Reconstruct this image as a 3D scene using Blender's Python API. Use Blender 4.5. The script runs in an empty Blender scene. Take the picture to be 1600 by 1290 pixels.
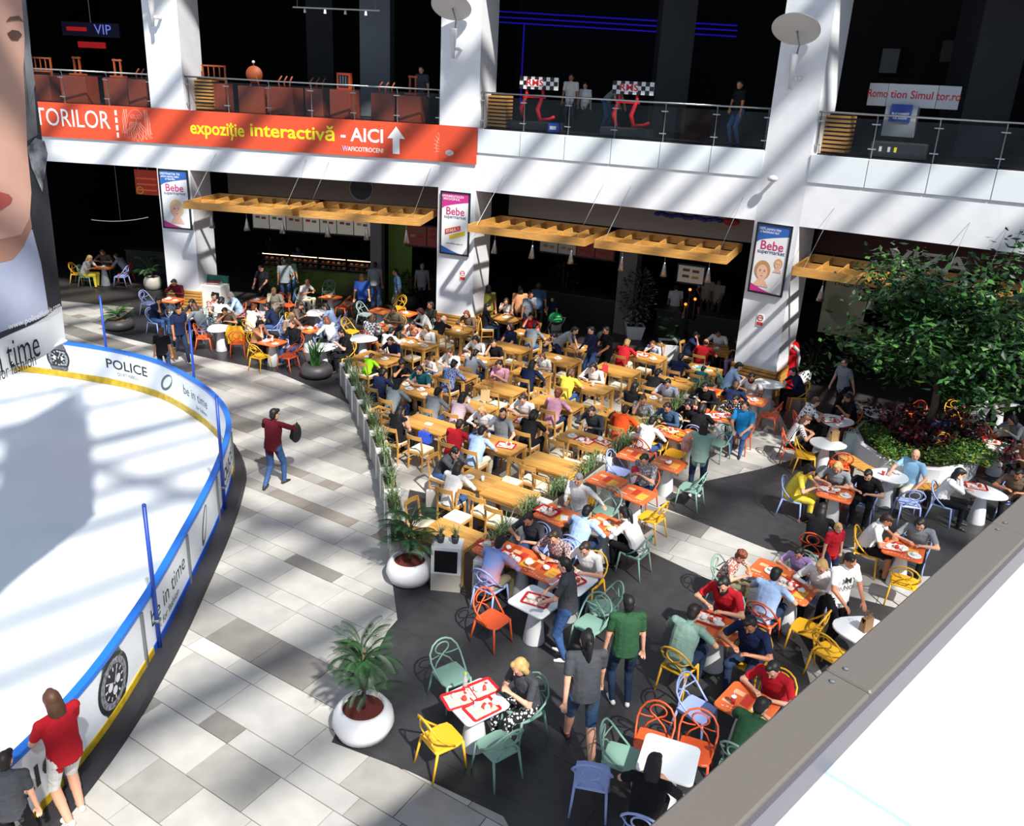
import bpy, bmesh, math, random
import numpy as np
from math import sin, cos, pi, radians, hypot, atan2, sqrt
from mathutils import Vector, Matrix
random.seed(7)
SC = bpy.context.scene
COL = SC.collection
# ---------------------------------------------------------------- camera
F_PX, PITCH, ROLL, CAM_H = 1300.0, math.atan(1300.0/3618.0), math.atan(188.0/3613.0), 8.0
def ray(x, y):
    u = x-800.0; v = 600.0-y
    vv = u*sin(ROLL)+v*cos(ROLL); uu = u*cos(ROLL)-v*sin(ROLL)
    return (uu, F_PX*cos(PITCH)+vv*sin(PITCH), -F_PX*sin(PITCH)+vv*cos(PITCH))
def G(x, y, z=0.0):
    """plan position of the point of the place at height z that the survey photo shows at (x, y)"""
    d = ray(x, y); t = (z-CAM_H)/d[2]
    return (d[0]*t, d[1]*t)
cam = bpy.data.cameras.new('camera'); camo = bpy.data.objects.new('camera', cam); COL.objects.link(camo)
cam.sensor_width = 36.0; cam.sensor_fit = 'HORIZONTAL'; cam.lens = F_PX*36/1600; cam.shift_y = -45/1600
cam.clip_start = 0.05; cam.clip_end = 300
_r = Vector((1, 0, 0)); _u = Vector((0, sin(PITCH), cos(PITCH))); _f = Vector((0, cos(PITCH), -sin(PITCH)))
_X = _r*cos(ROLL)+_u*sin(ROLL); _Y = _u*cos(ROLL)-_r*sin(ROLL)
_m = Matrix((_X, _Y, -_f)).transposed().to_4x4(); _m.translation = (0, 0, CAM_H)
camo.matrix_world = _m
SC.camera = camo
# ---------------------------------------------------------------- light
SC.view_settings.view_transform = 'Standard'; SC.view_settings.look = 'None'
SC.view_settings.gamma = 1.0; SC.view_settings.use_curve_mapping = False
SC.view_settings.exposure = 0.0
W = bpy.data.worlds.new('sky'); SC.world = W; W.use_nodes = True
_bg = W.node_tree.nodes['Background']
_bg.inputs[0].default_value = (0.62, 0.76, 1.0, 1); _bg.inputs[1].default_value = 0.62
SUN_DIR = Vector((-0.40, 0.75, -1.0)).normalized()
_s = bpy.data.lights.new('sun', 'SUN'); _s.energy = 7.0; _s.angle = radians(1.5); _s.color = (1.0, 0.965, 0.90)
_so = bpy.data.objects.new('sun', _s); COL.objects.link(_so)
_so.rotation_euler = SUN_DIR.to_track_quat('-Z', 'Y').to_euler(); _so.location = (10, -10, 30)
# ---------------------------------------------------------------- materials
def lin(c):
    if isinstance(c, str):
        c = c.lstrip('#'); c = [int(c[i:i+2], 16)/255 for i in (0, 2, 4)]
        c = [x/12.92 if x <= 0.04045 else ((x+0.055)/1.055)**2.4 for x in c]
    return (c[0], c[1], c[2], 1.0)
MATS = {}
def mat(col, rough=0.6, metal=0.0, kind=None, col2=None, scale=8.0, emit=0.0, bump=0.0, spec=0.5, alpha=1.0, coord='Object'):
    key = (col, rough, metal, kind, col2, scale, emit, bump, spec, alpha, coord)
    if key in MATS: return MATS[key]
    m = bpy.data.materials.new('%s_%s' % (kind or 'plain', str(col).lstrip('#')))
    m.use_nodes = True; nt = m.node_tree; b = nt.nodes['Principled BSDF']; N = nt.nodes.new; L = nt.links.new
    b.inputs['Base Color'].default_value = lin(col); b.inputs['Roughness'].default_value = rough
    b.inputs['Metallic'].default_value = metal; b.inputs['Specular IOR Level'].default_value = spec
    if alpha < 1: b.inputs['Alpha'].default_value = alpha
    if emit:
        b.inputs['Emission Color'].default_value = lin(col); b.inputs['Emission Strength'].default_value = emit
    if kind:
        tc = N('ShaderNodeTexCoord'); mp = N('ShaderNodeMapping'); L(tc.outputs[coord], mp.inputs[0])
        vec = mp.outputs[0]
        c2 = lin(col2) if col2 else tuple(x*(.90 if kind == 'cloth' else .75) for x in lin(col)[:3])+(1,)
        ramp = N('ShaderNodeValToRGB'); ramp.color_ramp.elements[0].color = lin(col); ramp.color_ramp.elements[1].color = c2
        if kind in ('noise', 'cloth', 'stone', 'leaf'):
            t = N('ShaderNodeTexNoise'); t.inputs['Scale'].default_value = scale; t.inputs['Detail'].default_value = 4.0
            L(vec, t.inputs['Vector']); out = t.outputs['Fac']
            ramp.color_ramp.elements[0].position = 0.35; ramp.color_ramp.elements[1].position = 0.68
        elif kind == 'wood':
            mp.inputs['Scale'].default_value = (1.2, 14, 14)
            t = N('ShaderNodeTexNoise'); t.inputs['Scale'].default_value = scale; t.inputs['Detail'].default_value = 5.0
            L(vec, t.inputs['Vector']); out = t.outputs['Fac']
            ramp.color_ramp.elements[0].position = 0.3; ramp.color_ramp.elements[1].position = 0.72
        elif kind == 'stripes' or kind == 'vstripes' or kind == 'slats':
            t = N('ShaderNodeTexWave'); t.inputs['Scale'].default_value = scale; t.bands_direction = 'X' if kind == 'vstripes' else 'Z'
            L(vec, t.inputs['Vector']); out = t.outputs['Fac']
            ramp.color_ramp.interpolation = 'CONSTANT'; ramp.color_ramp.elements[1].position = 0.55
        elif kind == 'check':
            t = N('ShaderNodeTexChecker'); t.inputs['Scale'].default_value = scale; L(vec, t.inputs['Vector']); out = t.outputs['Fac']
        elif kind in ('dots', 'floral'):
            t = N('ShaderNodeTexVoronoi'); t.inputs['Scale'].default_value = scale
            t.inputs['Randomness'].default_value = 0.3 if kind == 'dots' else 1.0
            L(vec, t.inputs['Vector']); out = t.outputs['Distance']
            ramp.color_ramp.interpolation = 'CONSTANT'; ramp.color_ramp.elements[1].position = 0.36 if kind == 'dots' else 0.42
        L(out, ramp.inputs[0]); L(ramp.outputs[0], b.inputs['Base Color'])
        if bump or kind == 'cloth':
            bp = N('ShaderNodeBump'); bp.inputs['Strength'].default_value = bump or 0.8; bp.inputs['Distance'].default_value = 0.03
            if kind == 'cloth':
                t2 = N('ShaderNodeTexNoise'); t2.inputs['Scale'].default_value = 9.0; t2.inputs['Detail'].default_value = 3.0
                L(vec, t2.inputs['Vector']); L(t2.outputs['Fac'], bp.inputs['Height'])
            else: L(out, bp.inputs['Height'])
            L(bp.outputs[0], b.inputs['Normal'])
    MATS[key] = m
    return m
# ---------------------------------------------------------------- mesh tools
class MB:
    def __init__(s): s.v = []; s.f = []; s.m = []; s.k = 0
    def add(s, vs, fs):
        o = len(s.v); s.v += [tuple(p) for p in vs]; s.f += [tuple(i+o for i in f) for f in fs]; s.m += [s.k]*len(fs); return s
    def box(s, c, d, rz=0.0, ch=0.0):
        x, y, z = d[0]/2, d[1]/2, d[2]/2
        if ch:
            ch = min(ch, x*.49, y*.49, z*.49)
            vs = []
            for zz, q in ((-z, ch), (-z+ch, 0), (z-ch, 0), (z, ch)):
                X, Y = x-q, y-q; e = ch if not q else ch*.6
                vs += [(-X+e, -Y, zz), (X-e, -Y, zz), (X, -Y+e, zz), (X, Y-e, zz), (X-e, Y, zz), (-X+e, Y, zz), (-X, Y-e, zz), (-X, -Y+e, zz)]
            fs = [tuple(range(7, -1, -1)), tuple(range(24, 32))]
            for r in range(3):
                for i in range(8): fs.append((r*8+i, r*8+(i+1) % 8, r*8+8+(i+1) % 8, r*8+8+i))
        else:
            vs = [(a, b, q) for q in (-z, z) for a, b in ((-x, -y), (x, -y), (x, y), (-x, y))]
            fs = [(3, 2, 1, 0), (4, 5, 6, 7), (0, 1, 5, 4), (1, 2, 6, 5), (2, 3, 7, 6), (3, 0, 4, 7)]
        ca, sa = cos(rz), sin(rz)
        return s.add([(p[0]*ca-p[1]*sa+c[0], p[0]*sa+p[1]*ca+c[1], p[2]+c[2]) for p in vs], fs)
    def tube(s, path, r, n=6, closed=False, cap=True):
        P = [Vector(p) for p in path]; k = len(P); R = r if isinstance(r, (list, tuple)) else [r]*k
        vs = []; up = None
        for i in range(k):
            a = P[(i-1) % k] if (closed or i > 0) else P[i]; b = P[(i+1) % k] if (closed or i < k-1) else P[i]
            t = (b-a).normalized() if (b-a).length > 1e-9 else Vector((0, 0, 1))
            if up is None:
                up = t.orthogonal().normalized()
            up = (up-t*up.dot(t))
            up = up.normalized() if up.length > 1e-6 else t.orthogonal().normalized()
            w = t.cross(up)
            for j in range(n):
                an = 2*pi*j/n; vs.append(P[i]+(up*cos(an)+w*sin(an))*R[i])
        fs = []
        for i in range(k if closed else k-1):
            i2 = (i+1) % k
            for j in range(n): fs.append((i*n+j, i*n+(j+1) % n, i2*n+(j+1) % n, i2*n+j))
        if cap and not closed:
            fs.append(tuple(range(n-1, -1, -1))); fs.append(tuple(range((k-1)*n, k*n)))
        return s.add(vs, fs)
    def lathe(s, prof, n=20, c=(0, 0, 0), sx=1.0, sy=1.0):
        vs = []; fs = []; k = len(prof)
        for r, z in prof:
            for j in range(n):
                a = 2*pi*j/n; vs.append((c[0]+r*cos(a)*sx, c[1]+r*sin(a)*sy, c[2]+z))
        for i in range(k-1):
            for j in range(n): fs.append((i*n+j, i*n+(j+1) % n, (i+1)*n+(j+1) % n, (i+1)*n+j))
        if prof[0][0] > 1e-5: fs.append(tuple(range(n-1, -1, -1)))
        if prof[-1][0] > 1e-5: fs.append(tuple(range((k-1)*n, k*n)))
        return s.add(vs, fs)
    def prism(s, poly, z0, z1, ch=0.0):
        n = len(poly)
        a = sum(poly[i][0]*poly[(i+1) % n][1]-poly[(i+1) % n][0]*poly[i][1] for i in range(n))
        if a < 0: poly = poly[::-1]
        cx = sum(p[0] for p in poly)/n; cy = sum(p[1] for p in poly)/n
        rings = [(z0, 0), (z1, 0)] if not ch else [(z0, 0), (z1-ch, 0), (z1, ch)]
        vs = []
        for z, q in rings:
            for p in poly:
                d = hypot(p[0]-cx, p[1]-cy) or 1
                vs.append((p[0]-(p[0]-cx)/d*q, p[1]-(p[1]-cy)/d*q, z))
        fs = [tuple(range(n-1, -1, -1)), tuple(range((len(rings)-1)*n, len(rings)*n))]
        for r in range(len(rings)-1):
            for i in range(n): fs.append((r*n+i, r*n+(i+1) % n, (r+1)*n+(i+1) % n, (r+1)*n+i))
        return s.add(vs, fs)
    def sphere(s, c, r, n=10, m=7):
        rx, ry, rz = r if isinstance(r, (list, tuple)) else (r, r, r)
        vs = [(c[0], c[1], c[2]-rz)]; fs = []
        for i in range(1, m):
            a = -pi/2+pi*i/m
            for j in range(n):
                b = 2*pi*j/n; vs.append((c[0]+rx*cos(a)*cos(b), c[1]+ry*cos(a)*sin(b), c[2]+rz*sin(a)))
        vs.append((c[0], c[1], c[2]+rz)); top = len(vs)-1
        for j in range(n): fs.append((0, 1+(j+1) % n, 1+j)); fs.append((top, 1+(m-2)*n+j, 1+(m-2)*n+(j+1) % n))
        for i in range(m-2):
            for j in range(n): fs.append((1+i*n+j, 1+i*n+(j+1) % n, 1+(i+1)*n+(j+1) % n, 1+(i+1)*n+j))
        return s.add(vs, fs)
    def map(s, fn): s.v = [tuple(fn(p)) for p in s.v]; return s
    def mesh(s, name, mats, smooth=False):
        me = bpy.data.meshes.new(name); me.from_pydata(s.v, [], s.f)
        for m in (mats if isinstance(mats, (list, tuple)) else [mats]): me.materials.append(m)
        if any(s.m): me.polygons.foreach_set('material_index', s.m)
        if smooth: me.polygons.foreach_set('use_smooth', [True]*len(s.f))
        return me
    def build(s, name, mats, parent=None, smooth=False, loc=None, rz=None):
        return obj(name, s.mesh(name, mats, smooth), parent, loc, rz)
def obj(name, data, parent=None, loc=None, rz=None):
    o = bpy.data.objects.new(name, data); COL.objects.link(o)
    if parent is not None: o.parent = parent
    if loc is not None: o.location = loc
    if rz is not None: o.rotation_euler = (0, 0, rz)
    return o
USED = {}
def tag(o, label=None, cat=None, group=None, kind=None):
    if label:
        o['label'] = label
        if not kind: USED.setdefault(label, []).append(o)
    if cat: o['category'] = cat
    if group: o['group'] = group
    if kind: o['kind'] = kind
    return o
def thing(name, label, cat, loc=(0, 0, 0), rz=0.0, group=None):
    o = obj(name, None, None, loc, rz); o.empty_display_size = 0.1
    return tag(o, label, cat, group)
def struct(name, mb, m, smooth=False, label=None):
    return tag(mb.build(name, m, None, smooth), label, None, None, 'structure')
def children(o): return CH.get(o.name, [])
CH = {}
def kids(o):
    if o.name not in CH: CH[o.name] = list(o.children)
    return CH[o.name]
def inst(proto, loc, rz, label, cat, group=None, scale=1.0, mats=None):
    """copy of a thing with copies of its parts; mats maps slot 0 of each part to another finish"""
    c = proto.copy(); COL.objects.link(c); c.location = loc; c.rotation_euler = (0, 0, rz); c.scale = (scale,)*3
    for k in list(c.keys()): del c[k]
    tag(c, label, cat, group)
    for ch in kids(proto):
        d = ch.copy(); COL.objects.link(d); d.parent = c
        if mats and d.data and d.name.split('.')[0] in mats:
            d.material_slots[0].link = 'OBJECT'; d.material_slots[0].material = mats[d.name.split('.')[0]]
        for g in kids(ch):
            e = g.copy(); COL.objects.link(e); e.parent = d
    return c
def drop(proto):
    for ch in kids(proto):
        for g in kids(ch): bpy.data.objects.remove(g)
        bpy.data.objects.remove(ch)
    bpy.data.objects.remove(proto)
TXT = {}
def text2d(body, size=1.0, bold=0.0, wx=1.0, shear=0.0):
    key = (body, size, bold, wx, shear)
    if key not in TXT:
        cu = bpy.data.curves.new('t', 'FONT'); cu.body = body; cu.size = size; cu.offset = bold*size; cu.align_x = 'CENTER'; cu.align_y = 'CENTER'
        cu.resolution_u = 3; cu.shear = shear
        o = bpy.data.objects.new('t', cu); COL.objects.link(o)
        bpy.context.view_layer.update()
        me = o.to_mesh(); vs = [(v.co.x*wx, v.co.y) for v in me.vertices]; fs = [tuple(p.vertices) for p in me.polygons]
        o.to_mesh_clear(); bpy.data.objects.remove(o); bpy.data.curves.remove(cu)
        TXT[key] = (vs, fs)
    return TXT[key]
def letters(mb, body, cx, cz, size, bold=0.0, wx=1.0, y=-0.004, shear=0.0, rot=0.0):
    """lettering lying on a vertical face that looks along -y"""
    vs, fs = text2d(body, size, bold, wx, shear); c, s = cos(rot), sin(rot)
    return mb.add([(cx+x*c-z*s, y, cz+x*s+z*c) for x, z in vs], fs)
def flat(mb, poly, y):
    return mb.add([(p[0], y, p[1]) for p in poly], [tuple(range(len(poly)))])
def ell(cx, cy, rx, ry, n=24, a0=0.0, a1=2*pi, rot=0.0):
    o = []
    for i in range(n):
        a = a0+(a1-a0)*i/(n if abs(a1-a0-2*pi) < 1e-6 else n-1)
        x, y = rx*cos(a), ry*sin(a); o.append((cx+x*cos(rot)-y*sin(rot), cy+x*sin(rot)+y*cos(rot)))
    return o
# ---------------------------------------------------------------- people
def V3(*a): return np.array(a, float)
def unit(v): return v/(np.linalg.norm(v)+1e-12)
def ik(A, T, l1, l2, hint):
    d = T-A; D = min(np.linalg.norm(d), (l1+l2)*0.999); u = unit(d); T = A+u*D
    a = (l1*l1-l2*l2+D*D)/(2*D); h = sqrt(max(l1*l1-a*a, 0)); w = unit(hint-u*np.dot(hint, u))
    return A+u*a+w*h, T
class Body:
    """a figure laid out as tapered limbs round a posed skeleton, fused into one skin"""
    def __init__(s): s.mb = MB(); s.seg = []
    def cap(s, p0, r0, p1, r1, lab, n=10):
        d = p1-p0; L = np.linalg.norm(d); u = unit(d)
        pts = []; R = []
        for a in (-85, -55, -25): pts.append(p0+u*r0*sin(radians(a))); R.append(r0*cos(radians(a)))
        for a in (25, 55, 85): pts.append(p1+u*r1*sin(radians(a))); R.append(r1*cos(radians(a)))
        s.mb.tube(pts, R, n); s.seg.append((p0, p1, r0, r1, lab))
    def loft(s, rings, lab):
        n = 14; vs = []; fs = []
        for c, ax, ay, rx, ry in rings:
            for j in range(n):
                a = 2*pi*j/n; vs.append(c+ax*rx*cos(a)+ay*ry*sin(a))
        k = len(rings)
        for i in range(k-1):
            for j in range(n): fs.append((i*n+j, i*n+(j+1) % n, (i+1)*n+(j+1) % n, (i+1)*n+j))
        fs.append(tuple(range(n-1, -1, -1))); fs.append(tuple(range((k-1)*n, k*n)))
        s.mb.add(vs, fs)
        for i in range(k-1): s.seg.append((rings[i][0], rings[i+1][0], (rings[i][3]+rings[i][4])/2, (rings[i+1][3]+rings[i+1][4])/2, lab))
SKIN, SHIRT, SLEEVE, FORE, TROUS, SHIN, SHOE, LIP = range(8)
def rotx(a): return np.array([[1, 0, 0], [0, cos(a), -sin(a)], [0, sin(a), cos(a)]])
def rotz(a): return np.array([[cos(a), -sin(a), 0], [sin(a), cos(a), 0], [0, 0, 1]])
BODIES = {}
def body(name, ph=0.92, lean=0.03, bend=0.05, hp=0.1, hy=0.0, hands=((.25, .05, .80), (-.25, .05, .80)), hint=(0, -1, -.3),
         feet=((.1, 0, .0), (-.1, 0, .0)), khint=(0, 1, .2), twist=0.0, grip=0.5, py=0.0, wide=1.12):
    """forward is +y; hands given for right (+x) and left; returns mesh and the head frame"""
    B = Body(); P = V3(0, py, ph)
    R0 = rotx(-lean)                                  # pelvis/torso lean (forward positive)
    R1 = rotx(-(lean+bend)) @ rotz(twist)
    X = V3(1, 0, 0)
    def ring(c, R, rx, ry): return (c, R @ X, R @ V3(0, 1, 0), rx*wide, ry*wide)
    w = P+R0 @ V3(0, .0, .17); ch = w+R1 @ V3(0, .01, .17); sh = ch+R1 @ V3(0, -.005, .145); nk = sh+R1 @ V3(0, .005, .045)
    B.loft([ring(P+R0 @ V3(0, -.005, -.09), R0, .115, .095), ring(P+R0 @ V3(0, -.01, -.02), R0, .165, .125), ring(P+R0 @ V3(0, -.005, .05), R0, .165, .12)], TROUS)
    B.loft([ring(P+R0 @ V3(0, -.005, -.06), R0, .176, .138), ring(P+R0 @ V3(0, -.005, .03), R0, .172, .132), ring(w, R0, .156, .122), ring(ch, R1, .172, .122), ring(sh-R1 @ V3(0, 0, .03), R1, .165, .10), ring(sh+R1 @ V3(0, 0, .03), R1, .09, .07)], SHIRT)
    hR = rotx(-(lean*.5+bend*.5)-hp) if True else R1
    hR = rotz(hy) @ hR
    hc = nk+R1 @ V3(0, .0, .05)+hR @ V3(0, .02, .085)
    B.cap(nk-R1 @ V3(0, 0, .03), .054, hc+hR @ V3(0, -.02, -.05), .05, SKIN)
    def H(x, y, z): return hc+hR @ V3(x, y, z)
    hx, hyy, hz = hR @ V3(1, 0, 0), hR @ V3(0, 1, 0), hR @ V3(0, 0, 1)
    rr = [(-.118, .035, .03, .035), (-.10, .055, .05, .028), (-.06, .066, .075, .012), (-.01, .073, .09, .0), (.04, .077, .096, -.008), (.08, .066, .084, -.012), (.108, .036, .05, -.014)]
    B.loft([(H(0, o, z), hx, hyy, a, b) for z, a, b, o in rr], SKIN)
    B.cap(H(0, .092, .01), .010, H(0, .108, -.028), .014, SKIN, 8)            # nose
    B.cap(H(-.04, .078, .028), .012, H(.04, .078, .028), .012, SKIN, 8)       # brow
    B.cap(H(-.016, .083, -.062), .008, H(.016, .083, -.062), .008, LIP, 8)    # mouth
    for q in (-1, 1): B.cap(H(q*.076, -.01, .012), .014, H(q*.078, -.012, -.02), .010, SKIN, 8)
    for q, hand in ((1, hands[0]), (-1, hands[1])):
        S = sh+R1 @ V3(q*.172*wide, 0, .0); hnd = V3(*hand); hn = V3(q*.45 if hint[0] == 0 else q*hint[0], hint[1], hint[2])
        E, T = ik(S, hnd, .285, .25, hn)
        mid = S+(E-S)*.62
        B.cap(sh+R1 @ V3(q*.09, 0, 0), .068, S, .066, SHIRT); B.cap(S, .066, mid, .062, SLEEVE); B.cap(mid, .048, E, .044, FORE); B.cap(E, .044, T, .029, FORE)
        d = unit(T-E); side = unit(np.cross(d, V3(0, 0, 1)) if abs(d[2]) < .95 else V3(1, 0, 0)); nrm = unit(np.cross(side, d))
        if nrm[2] < 0: nrm = -nrm
        pc = T+d*.055
        for k in (-.022, 0, .022): B.cap(T+d*.01+side*k*.7, .016, pc+side*k+d*.02, .0155, SKIN, 8)
        for k, L in ((-.033, .056), (-.0115, .072), (.0115, .068), (.033, .052)):   # four fingers, bent at the knuckle
            a = pc+side*k*.95+d*.03; b = a+unit(d*(1-grip*.6)-nrm*grip*.6)*L*.55; e = b+unit(d*(1-grip*1.2)-nrm*grip*1.2)*L*.5
            B.cap(a, .0092, b, .0085, SKIN, 6); B.cap(b, .0085, e, .0072, SKIN, 6)
        tb = T+d*.03-side*q*.028
        te = tb+unit(d*.8-side*q*.7-nrm*.3)*.038; B.cap(tb, .0125, te, .0105, SKIN, 6); B.cap(te, .0105, te+unit(d-nrm*.4-side*q*.1)*.03, .0088, SKIN, 6)
    for q, ft in ((1, feet[0]), (-1, feet[1])):
        Hp = P+V3(q*.092*wide, 0, -.03); A = V3(ft[0], ft[1], ft[2]+.085); K, A = ik(Hp, A, .43, .42, V3(q*.12+khint[0], khint[1], khint[2]))
        B.cap(Hp, .095*wide, K, .072, TROUS)
        B.cap(K, .068, K+(A-K)*.45, .064, SHIN); B.cap(K+(A-K)*.45, .063, A, .048, SHIN)
        fd = unit(V3(q*.22, 1, -(.35 if ft[2] > .06 else 0)))
        B.cap(A+V3(0, 0, -.045)-fd*.045, .040, A+V3(0, 0, -.05)+fd*.08, .035, SHOE, 8); B.cap(A+V3(0, 0, -.055)+fd*.07, .034, A+V3(0, 0, -.062)+fd*.145, .023, SHOE, 8)
    me = B.mb.mesh('person', mat('#c68d6e'))
    o = bpy.data.objects.new('tmp', me); COL.objects.link(o)
    md = o.modifiers.new('r', 'REMESH'); md.mode = 'VOXEL'; md.voxel_size = 0.0095; md.use_smooth_shade = True
    sm = o.modifiers.new('s', 'SMOOTH'); sm.factor = 0.5; sm.iterations = 2
    dc = o.modifiers.new('d', 'DECIMATE'); dc.ratio = 0.5
    dg = bpy.context.evaluated_depsgraph_get(); ev = o.evaluated_get(dg); m2 = bpy.data.meshes.new_from_object(ev, depsgraph=dg)
    bpy.data.objects.remove(o); m2.name = 'person'
    n = len(m2.polygons); c = np.empty(n*3); m2.polygons.foreach_get('center', c); c = c.reshape(-1, 3)
    best = np.full(n, 9.); lab = np.zeros(n, int)
    for p0, p1, r0, r1, lb in B.seg:
        d = p1-p0; t = np.clip(((c-p0) @ d)/(d @ d+1e-9), 0, 1); dist = np.linalg.norm(c-(p0+t[:, None]*d), axis=1)-(r0+(r1-r0)*t)
        k = dist < best; best[k] = dist[k]; lab[k] = lb
    m2.materials.clear()
    for i in range(8): m2.materials.append(mat('#c68d6e'))
    m2.polygons.foreach_set('material_index', lab); m2.polygons.foreach_set('use_smooth', [True]*n)
    M = Matrix([list(hR[i])+[hc[i]] for i in range(3)]+[[0, 0, 0, 1]])
    BODIES[name] = (m2, M); return BODIES[name]
tbl = .72
SEAT = dict(ph=.50, feet=((.12, .43, 0), (-.12, .40, 0)), khint=(0, .6, 1))
def make_bodies():
    body('eat', lean=.18, bend=.22, hp=.35, hands=((.15, .40, tbl+.07), (-.13, .42, tbl+.06)), hint=(.9, -.1, -.5), **SEAT)
    body('eat2', lean=.10, bend=.25, hp=.18, hy=.35, hands=((.06, .27, 1.03), (-.20, .40, tbl+.05)), hint=(.6, 0, -1), **SEAT)
    body('upright', lean=-.04, bend=.10, hp=.12, hy=-.3, hands=((.12, .34, .62), (-.12, .34, .62)), hint=(.8, -.6, -.3), **SEAT)
    body('phone', lean=.06, bend=.18, hp=.40, hands=((.07, .34, .86), (-.09, .34, .85)), hint=(.6, -.2, -1), **SEAT)
    body('back', lean=-.16, bend=.12, hp=.05, hy=.45, hands=((.22, .40, tbl+.05), (-.30, .22, .60)), hint=(.8, -.3, -.6), **SEAT)
    body('hunch', lean=.30, bend=.30, hp=.25, hy=-.25, hands=((.05, .38, .93), (-.08, .45, tbl+.05)), hint=(1, .1, -.6), **SEAT)
    body('reach', lean=.05, bend=.08, hp=.22, hy=-.2, hands=((.62, .18, .86), (-.05, .40, tbl+.06)), hint=(.5, -.5, -.6), **SEAT)
    body('stand', hands=((.27, .06, .80), (-.27, .04, .80)), hp=.15, feet=((.10, .02, 0), (-.11, -.03, 0)))
    body('walk', hands=((.26, .20, .86), (-.27, -.16, .83)), hp=.08, lean=.06, feet=((.08, -.30, .05), (-.08, .30, 0)))
    body('carry', hands=((.17, .34, 1.0), (-.17, .34, 1.0)), hp=.28, hint=(.8, -.8, -.4), feet=((.10, .05, 0), (-.10, -.04, 0)))
    body('call', hands=((.11, .13, 1.50), (-.20, .22, 1.05)), hint=(.8, .3, -1), hp=.1, hy=-.3, feet=((.10, .05, 0), (-.10, 0, 0)))
    body('bendover', lean=.62, bend=.22, hp=.1, hands=((.20, .55, .82), (-.16, .58, .80)), hint=(.8, -.2, .2), feet=((.12, -.06, 0), (-.12, .02, 0)))
    body('strap', hands=((.30, .30, 1.30), (-.12, .26, 1.14)), hint=(1, .1, -.2), hp=.12, hy=-.25, lean=.04, feet=((.07, .22, 0), (-.08, -.22, .04)))
    body('hips', hands=((.20, .16, .95), (-.24, .10, .84)), hint=(1, -.6, 0), hp=.2, hy=.4, feet=((.12, .06, 0), (-.10, -.04, 0)))
HAIR = {}
def make_hair():
    def fuse(name, mb, vox=.012, ratio=.35):
        o = bpy.data.objects.new('tmp', mb.mesh('hair', mat('#222222'))); COL.objects.link(o)
        md = o.modifiers.new('r', 'REMESH'); md.mode = 'VOXEL'; md.voxel_size = vox; md.use_smooth_shade = True
        dc = o.modifiers.new('d', 'DECIMATE'); dc.ratio = ratio
        dg = bpy.context.evaluated_depsgraph_get(); m = bpy.data.meshes.new_from_object(o.evaluated_get(dg), depsgraph=dg)
        bpy.data.objects.remove(o); m.name = 'hair'; m.polygons.foreach_set('use_smooth', [True]*len(m.polygons)); HAIR[name] = m
    def cap(mb, g=1.0):
        mb.sphere((0, -.022, .035), (.083*g, .098*g, .094*g), 16, 10); mb.sphere((0, -.045, -.02), (.074*g, .070*g, .085*g), 14, 9)
        mb.sphere((.03, .04, .085), (.045, .05, .04), 10, 7); return mb
    fuse('short', cap(MB()))
    m = MB(); m.sphere((0, -.035, -.015), (.083, .085, .06), 14, 9); fuse('bald', m)
    m = cap(MB(), 1.03)
    rr = random.Random(5)
    for i in range(13):
        a = radians(195+150*i/12); x, y = .066*cos(a), -.022+.066*sin(a); q = rr.uniform(.9, 1.1); r = .024
        m.tube([(x, y, .03), (x*1.12, y*1.1, -.08), (x*1.15+rr.uniform(-.01, .01), y+.012, -.17*q), (x*1.05+rr.uniform(-.015, .015), y+.035, -.25*q), (x*.95, y+.05, -.31*q)], [r, r*1.05, r*.95, r*.75, r*.3], 6)
    fuse('long', m, .010)
    m = cap(MB()); m.sphere((0, -.10, .09), .042, 10, 7); fuse('bun', m)
    m = cap(MB()); m.tube([(0, -.10, .06), (0, -.15, .04), (0, -.155, -.06), (0, -.13, -.18), (0, -.12, -.24)], [.022, .032, .036, .028, .008], 8); fuse('tail', m)
    m = cap(MB(), 1.05)
    rr = random.Random(3)
    for i in range(60):
        a = rr.uniform(0, 2*pi); e = rr.uniform(-.3, 1.4)
        if sin(a) > .55 and e < .5: continue
        m.sphere((.09*cos(a)*cos(e), -.02+.10*sin(a)*cos(e), .035+.095*sin(e)), .026, 6, 5)
    fuse('curly', m, .011)
    m = cap(MB(), 1.03)
    for x, y in ((-.065, -.015), (.065, -.015), (0, -.075)): m.tube([(x, y, .03), (x*1.1, y-.01, -.07), (x, y-.01, -.13)], [.045, .045, .02], 8)
    fuse('bob', m)
    # beard, eyes
    m = MB(); m.tube([(-.072, .02, -.02), (-.066, .05, -.075), (-.03, .082, -.105), (0, .088, -.11), (.03, .082, -.105), (.066, .05, -.075), (.072, .02, -.02)], [.012, .02, .024, .026, .024, .02, .012], 8)
    HAIR['beard'] = m.mesh('beard', mat('#1d1512', .9), True)
    for q, k in ((-1, 'eyeL'), (1, 'eyeR')):
        m = MB(); m.sphere((q*.032, .0865, .004), (.013, .007, .0065), 8, 6); HAIR[k] = m.mesh('eye', mat('#2a1d18', .3), True)
SKINS = ['#c98f70', '#d8a286', '#b97c5b', '#a86d4d', '#dcae95', '#8d5a3d']
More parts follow.
